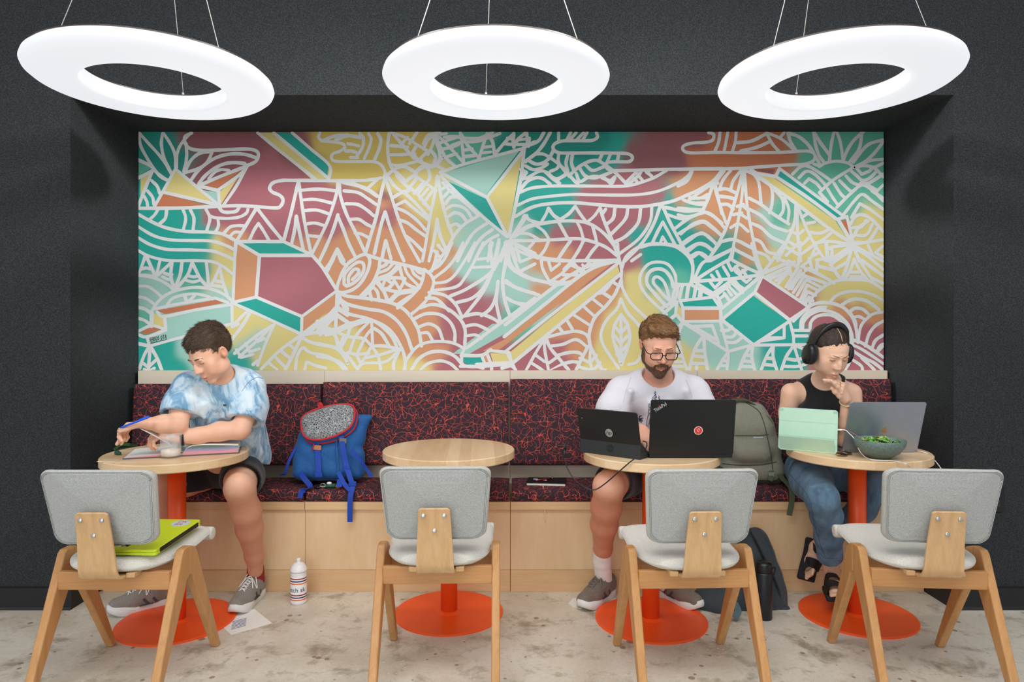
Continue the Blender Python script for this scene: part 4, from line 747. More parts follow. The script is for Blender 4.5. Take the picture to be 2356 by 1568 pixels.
class Head:
    """Head frame units: metres, x right of the person, y forward, z up, origin between the ears."""
    def __init__(s, c, yaw, pitch, roll, sc_=1.0, female=False, wide=1.0):
        s.c = np.array(c, float); s.R = rotm(yaw, pitch, roll); s.s = sc_; s.f = female; s.w = wide
    def p(s, x, y, z): return s.c+s.R @ (np.array([x*s.w, y, z])*s.s)
    def loc(s, co): return ((co-s.c) @ s.R)/s.s/np.array([s.w, 1, 1])
    def e(s, S, c, r, k=.01, op='+', rx=0, rz=0, ry=0):
        Rl = np.array((Euler((math.radians(rx), math.radians(ry), math.radians(rz))).to_matrix()))
        S.ell(s.p(*c), np.array(r)*s.s*np.array([s.w, 1, 1]), s.R @ Rl, k*s.s, op)
    def face(s, S):
        f = s.f
        s.e(S, (0, -.018, .045), (.075, .093, .080), .02)                 # cranium
        s.e(S, (0, .022, .018), (.064, .066, .078), .03)                  # upper face
        s.e(S, (0, .030, -.052), (.050 if not f else .045, .052, .048), .03)  # jaw
        s.e(S, (0, .071, -.092), (.021 if not f else .016, .014, .014), .022)             # chin
        for q in (-1, 1):
            s.e(S, (q*.045, .010, -.052), (.018, .036, .030), .02)       # jaw corner
            s.e(S, (q*.044, .056, -.010), (.018, .018, .020), .03)       # cheekbone
            s.e(S, (q*.032, .062, -.040), (.020, .020, .022), .03)       # cheek
            s.e(S, (q*.032, .0985, .019), (.0165, .0135, .0105), .013, '-')  # socket
            s.e(S, (q*.0315, .0755, .0185), (.0140, .0125, .0122), .003)         # eyeball under lid
            s.e(S, (q*.027, .0835, .034), (.018, .007, .006 if not f else .002), .012, ry=q*8)    # brow ridge
            # ear
            s.e(S, (q*.076, -.010, .006), (.008, .017, .030), .006, ry=q*12, rx=-8)
            s.e(S, (q*.083, -.005, .010), (.005, .009, .017), .004, '-')
            s.e(S, (q*.0115, .094, -.0235), (.0078, .009, .0068), .006)       # nostril wing
            s.e(S, (q*.0125, .0865, -.0175), (.010, .012, .013), .010)
        nk_ = .84 if f else .93; S.chain([s.p(0, .086, .024), s.p(0, .098*(1 if not f else .985), .000), s.p(0, .1075*(1 if not f else .975), -.019)], [.0078*s.s*nk_, .0088*s.s*nk_, .0105*s.s*nk_], .012*s.s)
        for q in (-1, 1): s.e(S, (q*.0060, .099, -.0335), (.0028, .004, .0025), .003, '-')
        s.e(S, (0, .0775 if not f else .0745, -.055), (.027, .016, .020), .016)                # muzzle
        fu = 1.25 if f else 1
        S.chain([s.p(-.022, .084, -.0585), s.p(-.008, .0945, -.0545), s.p(0, .0950, -.0562), s.p(.008, .0945, -.0545), s.p(.022, .084, -.0585)], [.0022*s.s, .0042*s.s*fu, .004*s.s*fu, .0042*s.s*fu, .0022*s.s], .004*s.s)
        S.chain([s.p(-.020, .083, -.0625), s.p(0, .0935, -.067), s.p(.020, .083, -.0625)], [.0025*s.s, .0055*s.s*fu, .0025*s.s], .004*s.s)
        S.chain([s.p(-.022, .088, -.0610), s.p(0, .1005, -.0607), s.p(.022, .088, -.0610)], [.0009*s.s]*3, .003*s.s, '-')
    def tint(s, co, tan=None):
        L = s.loc(co); x, y, z = L[:, 0], L[:, 1], L[:, 2]; c = np.ones((len(co), 3))
        def blob(cx, cy, cz, rx, ry, rz, col_, pw=2):
            d = ((np.abs(x)-cx)/rx)**2+((y-cy)/ry)**2+((z-cz)/rz)**2; w_ = np.exp(-d**(pw/2))[:, None]
            c[:] = c*(1-w_)+c*np.array(col_)*w_
        blob(0, .094, -.0605, .021, .02, .0085, (.88, .56, .55), 6)         # lips
        blob(0, .099, -.0607, .022, .02, .0013, (.55, .4, .4), 2)
        blob(.040, .07, -.02, .02, .03, .016, (1, .86, .83))
        blob(0, .110, -.02, .012, .015, .012, (1, .88, .85))
        blob(.080, -.005, .008, .006, .02, .03, (.98, .78, .74))
        blob(.032, .088, .0235, .015, .02, .003, (.84, .72, .70), 2)
        if tan is not None:      # legs more tanned than the face
            w_ = np.clip((.66-co[:, 2])/.12, 0, 1)[:, None]; c = c*(1-w_)+c*np.array(tan)*w_
        return c
def onface(T, H, x, z, lift=.0006):
    o_ = Vector(H.p(x, .2, z)); d_ = Vector(H.R @ np.array((0, -1.0, 0))); r = T.ray_cast(o_, d_)
    return r[0]-d_*lift if r[0] is not None else Vector(H.p(x, .085, z))
def face_details(H, b, m_brow, par, wb=.0034, brow=((.011, .0335), (.022, .0365), (.034, .0375), (.046, .0325)), open_eye=False, skin=None):
    T = bvh(b)
    for q in (-1, 1):
        pts = [p for a, z in brow for p in [onface(T, H, q*a, z, .0004)]]
        c_ = catmull(pts, 5); n_ = len(c_); addp(MB().tube(c_, [wb*(.75+.35*math.sin(PI*i/n_))*(1 if i < n_*.7 else (1-(i/n_-.7)*2.2)) for i in range(n_)], 6, flat=.55), 'eyebrow', m_brow, par)
        lash = [onface(T, H, q*(.0315+.0125*t), .0125-.0022*(1-t*t)-.0006*t, .0005) for t in [i/6-1 for i in range(13)]]
        addp(MB().tube(lash, [.0004]+[.0013 if open_eye else .0009]*11+[.0004], 5), 'eyelashes', M['lash'], par)
        if open_eye:
            lo_ = [onface(T, H, q*(.0315+.0125*t), .0125-.0065*(1-t*t)-.0006*t, .0003) for t in [i/6-1 for i in range(13)]]
            addp(MB().rings([[p for p in lash], [p for p in lo_]], False, False, True), 'eye_white', M['eyewhite'], par)
            k_ = [onface(T, H, q*.0315+.0004+.0036*math.cos(a_), .0088+.0026*math.sin(a_), .0007) for a_ in [j*PI/6 for j in range(12)]]
            addp(MB().add(k_, [tuple(range(12))]), 'iris', M['lash'], par)
def hand(S, wrist, d, n, L=.18, side=1, curl=(30, 35, 40, 45), spread=1.0, thumb=40, w0=.028, base=None, tips=None):
    """d: direction of the fingers, n: back-of-hand normal; side=+1 thumb on n x d side."""
    d = Vector(d).normalized(); n = Vector(n); n = (n-d*n.dot(d)).normalized(); sdx = n.cross(d)*side; W = Vector(wrist); k_ = L/.18
    pc = W+d*.05*k_
    S.cap(W-d*.015, W+d*.02*k_, w0*.92, w0, .015, sq=(n, .68))
    for q in (-1, -.33, .33, 1):
        S.cap(W+d*.015*k_+sdx*q*.014*k_, W+d*.083*k_*(1-.05*abs(q-.3))+sdx*q*.029*k_, .0165*k_, .0115*k_, .012, sq=(n, .85))
    lens = (.042, .046, .043, .034); offs = (1.0, .34, -.34, -1.0); out = []
    for i in range(4):
        b = W+d*(.083*k_*(1-.05*abs(offs[i]-.3)))+sdx*offs[i]*.029*k_
        a = math.radians(curl[i]); ang = a*.8; fd = (d*math.cos(ang)-n*math.sin(ang)+sdx*offs[i]*.10*spread).normalized()
        p0 = b; pts = [p0]; r0 = (.0092, .0095, .0090, .0080)[i]*k_; l = lens[i]*k_
        for j, f in enumerate((1, .62, .5)):
            p0 = p0+fd*l*f; pts.append(p0); a2 = math.radians(curl[i])*(1.0 if j == 0 else .7); fn = (-n*1.0); 
            perp = fd.cross(sdx).normalized(); perp = perp if perp.dot(-n) > 0 or perp.dot(-d) > 0 else -perp
            fd = (fd*math.cos(a2)+perp*math.sin(a2)).normalized()
        S.chain(pts, [r0*1.05, r0, r0*.93, r0*.78], .004); out.append(pts)
    t = math.radians(thumb); tb = W+d*.018*k_+sdx*.02*k_; td = (d*math.cos(t)+sdx*math.sin(t)-n*.25).normalized()
    t1 = tb+td*.045*k_; td2 = (td*.8+d*.45-n*.3).normalized(); t2 = t1+td2*.033*k_; t3 = t2+(td2*.9+d*.3-sdx*.1).normalized()*.026*k_
    S.chain([tb, t1, t2, t3], [.0165*k_, .0125*k_, .0105*k_, .0085*k_], .009); out.append([tb, t1, t2, t3])
    return out
def strands(name, o_src, H, m, parent, n=2500, length=.018, keep=None, comb=(0, 1, -.3), seed=1, wdt=.0007, lift=.003):
    me = o_src.data; rr = random.Random(seed); vs = []; fs = []; comb = Vector(H.R @ np.array(comb))
    polys = me.polygons; N = len(polys)
    for _ in range(n):
        p = polys[rr.randrange(N)]; c = Vector(p.center); nn = Vector(p.normal)
        if keep is not None and not keep(H.loc(np.array([c]))[0]): continue
        t = comb-nn*comb.dot(nn)+Vector((rr.uniform(-.5, .5), rr.uniform(-.5, .5), rr.uniform(-.5, .5))); t = (t-nn*t.dot(nn))
        if t.length < .05: continue
        t.normalize(); sd = nn.cross(t); L = length*rr.uniform(.6, 1.2); b = len(vs); up = rr.uniform(.5, 1.3)*lift; w_ = wdt*rr.uniform(.7, 1.5)
        for q, (a, h_, ww) in enumerate(((0, -.001, 1), (.4, up*.7, .9), (.75, up, .6), (1, up*.8, .05))):
            P_ = c+t*L*a+nn*h_+sd*math.sin(a*2+_)*.0012; vs += [P_-sd*w_*ww, P_+sd*w_*ww]
        for q in range(3): fs.append((b+2*q, b+2*q+1, b+2*q+3, b+2*q+2))
    mb = MB().add(vs, fs, True); o = mb.build(name, m, None)
    if parent: o.parent = parent; o.matrix_parent_inverse = parent.matrix_basis.inverted()
    return o
# ---------------------------------------------------------------- people
from mathutils.bvhtree import BVHTree
def body(name, S, boxes, m, parent, tint=None, h=.006, hf=.0026, smooth_=0):
    lo, hi = S.bounds(); parts = []
    V, Q = S.mesh(h); c = V[Q].mean(1); keep = np.ones(len(Q), bool)
    for b in boxes:
        a, e = np.array(b[0]), np.array(b[1]); keep &= ~(((c > a+h) & (c < e-h)).all(1))
    parts.append((V, Q[keep]))
    for b in boxes: parts.append(S.mesh(b[2] if len(b) > 2 else hf, b[0], b[1]))
    o = npmesh(name, parts, m, parent, smooth_)
    vcol(o, tint if tint else (lambda co: np.ones((len(co), 3)))); return o
def box_at(c, r): c = np.array(c, float); return (c-r, c+r)
def bvh(o): me = o.data; return BVHTree.FromPolygons([v.co.copy() for v in me.vertices], [tuple(p.vertices) for p in me.polygons])
EYE = Vector((0, 0, HC))
def hit(tree, px, py, lift=.001):
    d = (P(px, py, 1)-EYE).normalized(); r = tree.ray_cast(EYE, d)
    return r[0]+r[1]*lift*(1 if r[1].dot(d) < 0 else -1) if r[0] is not None else None
def hit_line(mb, tree, pts, r, lift=.0015, k=6):
    cur = []
    for a, b in pts:
        q = hit(tree, a, b, lift)
        if q is None or (cur and (q-cur[-1]).length > .04):
            if len(cur) > 1: mb.tube(cur, r, k)
            cur = [q] if q is not None else []
        else: cur.append(q)
    if len(cur) > 1: mb.tube(cur, r, k)
def seam_(T, pts, r, name, m, parent):
    mb = MB(); hit_line(mb, T, dens(pts), r)
    if mb.v: addp(mb, name, m, parent)
def dens(pts, n=8): return [(p.x, p.y) for p in catmull([Vector((a, b, 0)) for a, b in pts], n)]
def folds(amp, seeds):
    def f(D, x, y, z):
        d = 0
        for (ax, ay, az, ph, k) in seeds:
            u = (x*ax+y*ay+z*az)+.012*np.sin(23*x+17*z+ph)+.01*np.sin(31*z-19*y+ph); d = d+k*np.abs(np.sin(u*PI+ph))**.7*-1+k*.5
        env = .55+.45*np.sin(9*x+ph)*np.sin(11*z+2*ph)
        return D+amp*d*env
    return f
def hair_cap(H, name, m, parent, r=(.084, .101, .088), c=(0, -.020, .050), plane=((0, .09, .078), (0, .56, -.83)), extra=None, amp=.004, fr=90, h=.003, face_cut=True):
    S = SDF(); H.e(S, c, r, .01)
    if extra: extra(S)
    if face_cut: H.e(S, (0, .12, -.005), (.062, .058, .085), .012, '-')
    S.half(H.p(*plane[0]), H.R @ np.array(plane[1]), .012)
    for q in (-1, 1): H.e(S, (q*.088, .004, .000), (.02, .022, .032), .006, '-')
    if extra: extra(S, True)
    def n(D, x, y, z):
        cx = H.R.T
        X = (x-H.c[0]); Y = (y-H.c[1]); Z = (z-H.c[2]); u = cx[0, 0]*X+cx[0, 1]*Y+cx[0, 2]*Z; v = cx[1, 0]*X+cx[1, 1]*Y+cx[1, 2]*Z; w_ = cx[2, 0]*X+cx[2, 1]*Y+cx[2, 2]*Z
        return D-amp*(np.sin(fr*u+2*np.sin(40*v))*np.sin(fr*.55*v+1.7*np.sin(50*u)+fr*.4*w_))-amp*.4*np.sin(fr*2.3*u+3*np.sin(60*v)+20*w_)
    S.fn(n); V, Q = S.mesh(h); return npmesh(name, [(V, Q)], m, parent, 1)
def shoe(name, toe, heel, L, parent, mats, tag_=None, z0=0, lift=0, wd=.052, style='runner'):
    """sneaker built along heel->toe on the floor."""
    t, hl = Vector(toe), Vector(heel); f = (t-hl); f.z = 0; f.normalize(); s_ = Vector((f.y, -f.x, 0)); B = hl
    def q(a, b, c): return B+f*a*L+s_*b+Vector((0, 0, z0+c))
    up, sole, lace, acc = mats
    S = SDF()
    S.chain([q(.10, 0, .055), q(.35, 0, .052), q(.62, .002, .048), q(.86, .004, .043)], [.037, .038, .042, .036], .02, sq=((0, 0, 1), 1.0))
    S.chain([q(.10, 0, .085), q(.26, 0, .088), q(.50, 0, .075)], [.032, .033, .032], .025)
    S.cap(q(.20, 0, .10), q(.17, 0, .16), .028, .034, .012, '-')
    S.half(q(0, 0, .030), (0, 0, -1), .003)
    V, Q = S.mesh(.003); u = npmesh(name, [(V, Q)], up, parent)
    out = []
    for a, w_ in ((0, .018), (.03, .029), (.10, .035), (.25, .036), (.42, .036), (.6, .043), (.75, .047), (.88, .042), (.96, .028), (1.0, .012)): out.append((a, w_))
    ring = [(a, w_) for a, w_ in out]+[(a, -w_) for a, w_ in out[::-1]]
    ring = [(p.x, p.y) for p in catmull([Vector((a, b, 0)) for a, b in ring], 4, True)]
    def lv(z, k, dz=0): return [q(.5+(a-.5)*k, b*k, z+(max(0, a-.72)**2*.30+max(0, .1-a)*.1)*(1+dz)) for a, b in ring]
    mb = MB(); mb.rings([lv(.0, .95), lv(.004, .99), lv(.018, 1.0), lv(.034, .965)], True, True, True)
    so = mb.build('sole', sole, u); so.matrix_parent_inverse = Matrix.Identity(4)
    tr = bvh(u); mb = MB()
    def on(a, b, lf=.001):
        o_ = q(a, b*.9, .25); r = tr.ray_cast(o_, Vector((0, 0, -1))); return r[0]+Vector((0, 0, lf)) if r[0] is not None else q(a, b, .09)
    for i in range(5):
        a = .40+i*.065; w_ = .017
        p1, p2 = on(a, -w_, .002), on(a+.045, w_, .002); mb.tube([p1, on(a+.02, 0, .005), p2], .0028, 6)
        p1, p2 = on(a, w_, .002), on(a+.045, -w_, .002); mb.tube([p1, on(a+.02, 0, .006), p2], .0028, 6)
    for sg in (-1, 1):
        mb.tube(catmull([on(.38, 0, .008), on(.36, sg*.02, .018), on(.45, sg*.045, .008), on(.44, sg*.02, .01), on(.39, 0, .009)], 5), .0024, 6)
        mb.tube(catmull([on(.38, 0, .009), on(.46, sg*.018, .012), on(.56, sg*.038, .004)], 5), .0024, 6)
    mb.build('laces', lace, u)
    for sg in (-1, 1):
        mb = MB()     # side and toe overlay panels
        for row in (((.30, .036), (.36, .060)), ((.42, .034), (.50, .062)), ((.36, .034), (.56, .034))):
            pts = []
            for a, z in row:
                o_ = q(a, sg*.12, z); r = tr.ray_cast(o_, -s_*sg); pts.append((r[0]+s_*sg*.0015) if r[0] is not None else q(a, sg*.04, z))
            mb.ribbon(pts, .011, .002, f)
        mb.build('side_panel', acc, u)
    return u
SK1 = skin_mat('skin_fair_warm', (232, 186, 160)); SK2 = skin_mat('skin_fair_pink', (232, 180, 155)); SK3 = skin_mat('skin_light', (236, 196, 170))
M['shoe_grey'] = cloth('grey_suede', (118, 113, 106), (146, 140, 131), 200, .4, .9); M['sole_w'] = plain('white_foam_sole', (222, 222, 218), .6); M['lace_w'] = plain('white_lace', (232, 232, 230), .8)
M['shoe_brown'] = cloth('taupe_mesh', (104, 92, 82), (130, 118, 106), 200, .4, .9); M['lace_b'] = plain('taupe_lace', (120, 110, 102), .8); M['shoe_dark'] = plain('charcoal_patch', (72, 74, 78), .6)
M['black_fab'] = cloth('black_fabric', (18, 18, 20), (30, 30, 33), 250, .4, .9); M['navy'] = cloth('navy_shorts', (26, 32, 42), (38, 45, 57), 250, .4, .9)
def tiedye():
    t = NT('tie_dye_cotton', .9); co = t.coord(); n = t.noise(t.map(co, (1, 1, .6)), 9, 5, .62, 1.4); n2 = t.noise(t.map(co, (1, 1, .35), (3, 2, 1)), 17, 4, .7, .8)
    c = t.ramp(n, [(.40, s2l((218, 230, 238))), (.50, s2l((176, 206, 226))), (.57, s2l((122, 164, 194))), (.68, s2l((96, 140, 176)))])
    c = t.mix(t.ramp(n2, [(.5, 0.), (.64, .75)]), c, s2l((205, 222, 234))); t.color(c)
    t.bump(t.math('ADD', t.noise(co, 500, 2), t.math('MULTIPLY', t.noise(t.map(co, (1, 1, .4)), 10, 3, .5, 1.0), 7)), .35, .004); return t.m
M['tiedye'] = tiedye()
M['tee'] = cloth('pale_lilac_tee', (222, 218, 226), (236, 233, 240), 400, .35, .9, .003, folds=6)
M['denim'] = (lambda t: (t.color(t.mix(t.ramp(t.noise(t.map(t.coord(), (1, 1, .5)), 14, 4, .6), [(.3, 0.), (.7, 1.)]), s2l((62, 88, 112)), s2l((112, 142, 166)))), t.bump(t.math('ADD', t.noise(t.coord(), 600, 2), t.math('MULTIPLY', t.noise(t.coord(), 18, 3, .5, 1), 4)), .3, .003), t.m)[-1])(NT('blue_denim', .85))
M['hair1'] = hair_mat('brown_hair', (50, 36, 26), (98, 74, 54)); M['hair2'] = hair_mat('light_brown_hair', (104, 72, 42), (168, 124, 80)); M['hair3'] = hair_mat('dark_hair', (30, 22, 18), (74, 54, 42)); M['beard'] = hair_mat('brown_beard', (78, 54, 38), (128, 94, 68))
M['tank'] = cloth('black_rib_knit', (14, 14, 16), (26, 26, 29), 200, .4, .9); M['black_pl'] = plain('black_plastic', (20, 21, 23), .35); M['gold'] = plain('gold', (212, 172, 90), .3, Metallic=1.0)
def brows(H, m, parent, w_=.0035, z=.036, lenk=1.0):
    for q in (-1, 1):
        mb = MB(); pts = [H.p(q*a*lenk, y, zz) for a, y, zz in ((.014, .0985, z-.002), (.024, .0975, z+.003), (.036, .0905, z+.004), (.046, .079, z-.001))]
        mb.tube(catmull(pts, 4), [w_*.6]+[w_]*9+[w_*.9]*2+[w_*.3] if 0 else w_, 6, flat=.8); mb.build('eyebrow', m, parent).matrix_parent_inverse = parent.matrix_basis.inverted()
def person(name_lab, loc):
    return empty('person', loc, 0, name_lab, 'person')
def addp(mb, name, m, parent, **kw):
    o = mb.build(name, m, parent, **kw); o.matrix_parent_inverse = parent.matrix_basis.inverted(); return o

M['lash'] = plain('dark_lashes', (38, 26, 20), .5); M['eyewhite'] = plain('eye_white', (222, 214, 208), .3)
# ======== man in the tie-dye shirt
p1 = person('person in a blue tie-dye t-shirt and black shorts, head bent, writing over an open textbook', P(520, 1080, 3.5))
H1 = Head(P(489, 816, 3.0), -30, 34, -4, .98)
S = SDF(); H1.face(S)
nk = P(510, 868, 3.15); S.chain([P(499, 838, 3.07), P(507, 866, 3.13), P(512, 890, 3.17)], [.054, .056, .07], .025)
shL, shR = P(432, 892, 3.08), P(574, 890, 3.2)
torso = [P(508, 905, 3.17), P(515, 965, 3.25), P(524, 1030, 3.36), P(527, 1060, 3.42)]
S.chain(torso, [.11, .112, .118, .125], .03)
S.cap(P(460, 900, 3.11), P(550, 898, 3.19), .075, .075, .04)
elR, wrR = P(408, 978, 2.98), P(344, 974, 2.90)
S.chain([shL, P(417, 940, 3.02), elR], [.050, .045, .039], .02); S.chain([elR, P(378, 975, 2.94), wrR], [.041, .039, .027], .02)
elL, wrL = P(553, 988, 3.08), P(412, 1007, 2.99)
S.chain([shR, P(570, 945, 3.13), elL], [.053, .046, .040], .02); S.chain([elL, P(505, 992, 3.06), P(455, 1002, 3.02), wrL], [.041, .042, .035, .027], .02)
# legs
hpL, knL, anL = P(560, 1086, 3.46), P(551, 1122, 3.02), P(588, 1312, 3.31)
S.chain([hpL, P(556, 1098, 3.22), knL], [.092, .082, .064], .03); S.chain([knL, P(566, 1175, 3.10), P(574, 1215, 3.17), P(585, 1275, 3.27), anL], [.060, .064, .058, .042, .035], .025); S.ell(P(549, 1116, 2.985), (.045, .04, .05), None, .03)
hpR, knR, anR = P(478, 1086, 3.47), P(366, 1116, 3.24), P(394, 1335, 3.27)
S.chain([hpR, P(425, 1102, 3.34), knR], [.092, .080, .066], .03); S.chain([knR, P(372, 1180, 3.24), P(384, 1250, 3.26), anR], [.060, .062, .05, .036], .025)
HB = np.eye(3)
# right hand: pinches the pen and a lifted page
hd = (P(305, 978, 2.88)-wrR)
hr = hand(S, wrR, hd, Vector((.15, .35, .93)), .17, 1, (48, 52, 56, 60), .6, 30, .027)
hl = hand(S, wrL, P(360, 998, 2.95)-wrL, Vector((-.1, -.25, .96)), .17, -1, (50, 55, 58, 60), .5, 25, .027)
bx = [box_at(H1.c, .145), box_at(P(312, 976, 2.89), .085)+(.0022,), box_at(P(375, 1001, 2.96), .08)+(.0024,)]
b1 = body('body', S, bx, SK1, p1, lambda co: H1.tint(co, (.80, .66, .60)))
def ex1(S, cut=False):
    if not cut:
        H1.e(S, (.008, .026, .098), (.062, .042, .026), .02); H1.e(S, (0, -.02, .085), (.076, .085, .062), .02)
        for q in (-1, 1): H1.e(S, (q*.073, .018, .012), (.009, .016, .030), .01)
hr1 = hair_cap(H1, 'hair', M['hair1'], p1, r=(.082, .096, .087), extra=ex1, plane=((0, .088, .076), (0, .54, -.84)), amp=.004)
strands('hair_strands', hr1, H1, M['hair1'], p1, 5600, .020, comb=(.5, .8, -.2), lift=.004)
face_details(H1, b1, M['hair1'], p1, .0038)
# t-shirt
S = SDF()
S.chain(torso, [.126, .135, .150, .150], .05, sq=None)
S.cap(P(447, 893, 3.1), P(562, 892, 3.19), .070, .074, .05); S.cap(P(486, 880, 3.13), P(536, 878, 3.18), .075, .075, .04)
S.chain([shL, P(418, 930, 3.03), P(404, 962, 3.0)], [.068, .072, .070], .035); S.chain([shR, P(573, 935, 3.16), P(565, 972, 3.11)], [.072, .080, .082], .035)
S.chain([P(560, 990, 3.3), P(583, 1050, 3.38)], [.10, .085], .06)
for a, b in (((470, 930, 3.04), (500, 1010, 3.14)), ((540, 930, 3.07), (510, 1000, 3.15)), ((556, 960, 3.2), (590, 1050, 3.3)), ((440, 900, 3.03), (470, 960, 3.05)), ((560, 905, 3.13), (535, 945, 3.07)), ((560, 1000, 3.2), (600, 1040, 3.3))):
    S.cap(P(*a), P(*b), .012, .004, .03)
S.fn(folds(.0035, [(9, 3, 5, .3, 1), (4, 2, -11, 1.2, .8)]))
nd = (Vector(H1.c)-nk).normalized()
S.cap(P(511, 878, 3.14), P(497, 835, 3.05), .060, .075, .006, '-')
S.cap(P(404, 958, 3.0), P(398, 985, 2.985), .053, .056, .004, '-'); S.cap(P(563, 968, 3.11), P(556, 992, 3.08), .056, .060, .004, '-')
S.half(P(404, 955, 2.99), P(398, 985, 2.97)-P(412, 925, 3.03), .003) if 0 else None
def cut_sleeves1(D, x, y, z):
    def pl(p, n): n = Vector(n).normalized(); return (x-p[0])*n[0]+(y-p[1])*n[1]+(z-p[2])*n[2]
    near = lambda p, r: np.sqrt((x-p[0])**2+(y-p[1])**2+(z-p[2])**2)-r
    pa = P(395, 951, 3.0); pb = P(560, 966, 3.10)
    D = np.maximum(D, -np.maximum(near(P(398, 990, 2.97), .115), -pl(pa, P(402, 985, 2.97)-P(416, 925, 3.03))))
    D = np.maximum(D, -np.maximum(near(P(552, 1000, 3.06), .13), -pl(pb, P(556, 992, 3.08)-P(571, 935, 3.15))))
    return D
S.fn(cut_sleeves1)
hem = P(530, 1058, 3.4)
S.half(P(560, 1062, 3.3), (-.1, -.25, -1), .004)
V, Q = S.mesh(.0045); sh1 = npmesh('t_shirt', [(V, Q)], M['tiedye'], p1, 1); T = bvh(sh1)
seam = plain('shirt_seam', (110, 140, 168), .9)
for q_, r_ in (([(401, 860), (420, 856), (443, 849)], .0010), ([(604, 870), (590, 868), (573, 878), (556, 900)], .0008), ([(366, 940), (390, 946), (418, 950)], .0007)): seam_(T, q_, r_, 'seam', seam, sh1)
mb = MB(); q = hit(T, 517, 931, .002)
if q: mb.ellipsoid(q, (.0075, .003, .0045)); addp(mb, 'chest_badge', plain('dark_badge', (60, 60, 40), .5), sh1)
# shorts
S = SDF(); S.chain([P(524, 1062, 3.42), P(527, 1080, 3.48)], [.13, .13], .04)
S.chain([hpL, P(558, 1096, 3.25), P(555, 1108, 3.12)], [.103, .096, .090], .03); S.chain([hpR, P(440, 1100, 3.37), P(412, 1106, 3.32)], [.103, .094, .088], .03)
S.cap(P(555, 1108, 3.12), P(551, 1120, 3.0), .082, .085, .004, '-'); S.cap(P(414, 1106, 3.32), P(380, 1112, 3.26), .078, .080, .004, '-'); S.half((0, 0, .527), (0, 0, -1), .006)
S.half(P(553, 1110, 3.10), (0, -1, -.1), .004); S.half(P(404, 1108, 3.3), P(366, 1116, 3.24)-hpR, .004)
V, Q = S.mesh(.005); npmesh('shorts', [(V, Q)], M['black_fab'], p1, 1)
mt = (M['shoe_grey'], M['sole_w'], M['lace_w'], M['shoe_dark'])
s1 = shoe('shoe', (*(P(541, 1400, 3.13).xy), 0), (*(P(600, 1360, 3.395).xy), 0), .285, p1, mt)
s2 = shoe('shoe', (*(P(272, 1400, 3.14).xy), 0), (*(P(402, 1375, 3.29).xy), 0), .285, p1, mt)
S = SDF(); S.chain([P(588, 1308, 3.32), P(588, 1335, 3.34)], [.040, .042], .01); S.half(P(588, 1303, 3.3), (0, 0, 1), .003); V, Q = S.mesh(.003); npmesh('sock', [(V, Q)], plain('red_sock', (150, 34, 34), .9), p1)
# watch on the left wrist
wd_ = (wrL-P(455, 1002, 3.02)).normalized(); wc = wrL-wd_*.012
Mw = Matrix.Translation(wc) @ wd_.to_track_quat('Z', 'Y').to_matrix().to_4x4()
mb = MB(); mb.rings([[(( .034+e)*math.cos(a*PI/16), (.034+e)*math.sin(a*PI/16), z) for a in range(32)] for z, e in ((-.007, -.002), (-.007, .0015), (.007, .0015), (.007, -.002))], True, False, True, Mw)
wt = addp(mb, 'watch', M['black_pl'], p1)
mb = MB().lathe([(.0005, .0), (.013, 0), (.014, .004), (.0125, .006), (.0005, .006)], 24, Matrix.Translation(wc+Vector((-.004, -.022, .028))) @ Euler((.65, 0, 0)).to_matrix().to_4x4()); addp(mb, 'watch_face', M['steel'], wt)

# ======== man in the pale shirt
p2 = person('person with beard and glasses in a pale lilac t-shirt, looking down at two computers', P(1510, 1080, 3.5))
H2 = Head(P(1514, 797, 3.06), 3, 26, 0, 1.0)
S = SDF(); H2.face(S)
S.chain([P(1515, 840, 3.14), P(1515, 872, 3.2), P(1515, 895, 3.23)], [.060, .062, .075], .025)
t2 = [P(1513, 915, 3.25), P(1513, 975, 3.32), P(1512, 1040, 3.42), P(1511, 1062, 3.46)]
S.chain(t2, [.118, .118, .125, .13], .03); S.cap(P(1455, 905, 3.24), P(1572, 905, 3.24), .08, .08, .04)
a1, e1, w1 = P(1426, 905, 3.24), P(1405, 1010, 3.22), P(1478, 990, 3.10); a2, e2, w2 = P(1598, 905, 3.24), P(1616, 1012, 3.20), P(1575, 1010, 3.13)
S.chain([a1, P(1410, 955, 3.23), e1], [.056, .050, .042], .02); S.chain([e1, P(1432, 1004, 3.18), w1], [.041, .038, .027], .02)
S.chain([a2, P(1610, 955, 3.23), e2], [.056, .050, .042], .02); S.chain([e2, P(1600, 1012, 3.17), w2], [.041, .038, .027], .02)
k1, n1_ = P(1400, 1118, 3.0), P(1386, 1300, 3.31); S.chain([P(1465, 1086, 3.46), P(1425, 1098, 3.2), k1], [.095, .086, .066], .03)
S.chain([k1, P(1395, 1165, 3.08), P(1390, 1205, 3.15), P(1387, 1260, 3.25), n1_], [.063, .066, .06, .042, .036], .025)
k2, n2_ = P(1603, 1120, 3.0), P(1532, 1335, 3.33); S.chain([P(1555, 1086, 3.46), P(1585, 1100, 3.2), k2], [.095, .086, .066], .03); S.chain([k2, P(1585, 1180, 3.1), P(1560, 1250, 3.2), n2_], [.063, .066, .055, .036], .025)
hand(S, w1, P(1497, 1018, 3.03)-w1, Vector((.2, -.5, 1)), .18, -1, (18, 20, 22, 24), 1, 25, .027); hand(S, w2, P(1550, 1022, 3.07)-w2, Vector((0, -.2, 1)), .18, 1, (18, 20, 22, 24), 1, 25, .029)
S.join(SDF())
b2 = body('body', S, [box_at(H2.c, .15), box_at(P(1490, 1008, 3.05), .085)+(.0025,)], SK2, p2, lambda co: H2.tint(co, (.76, .60, .53)))
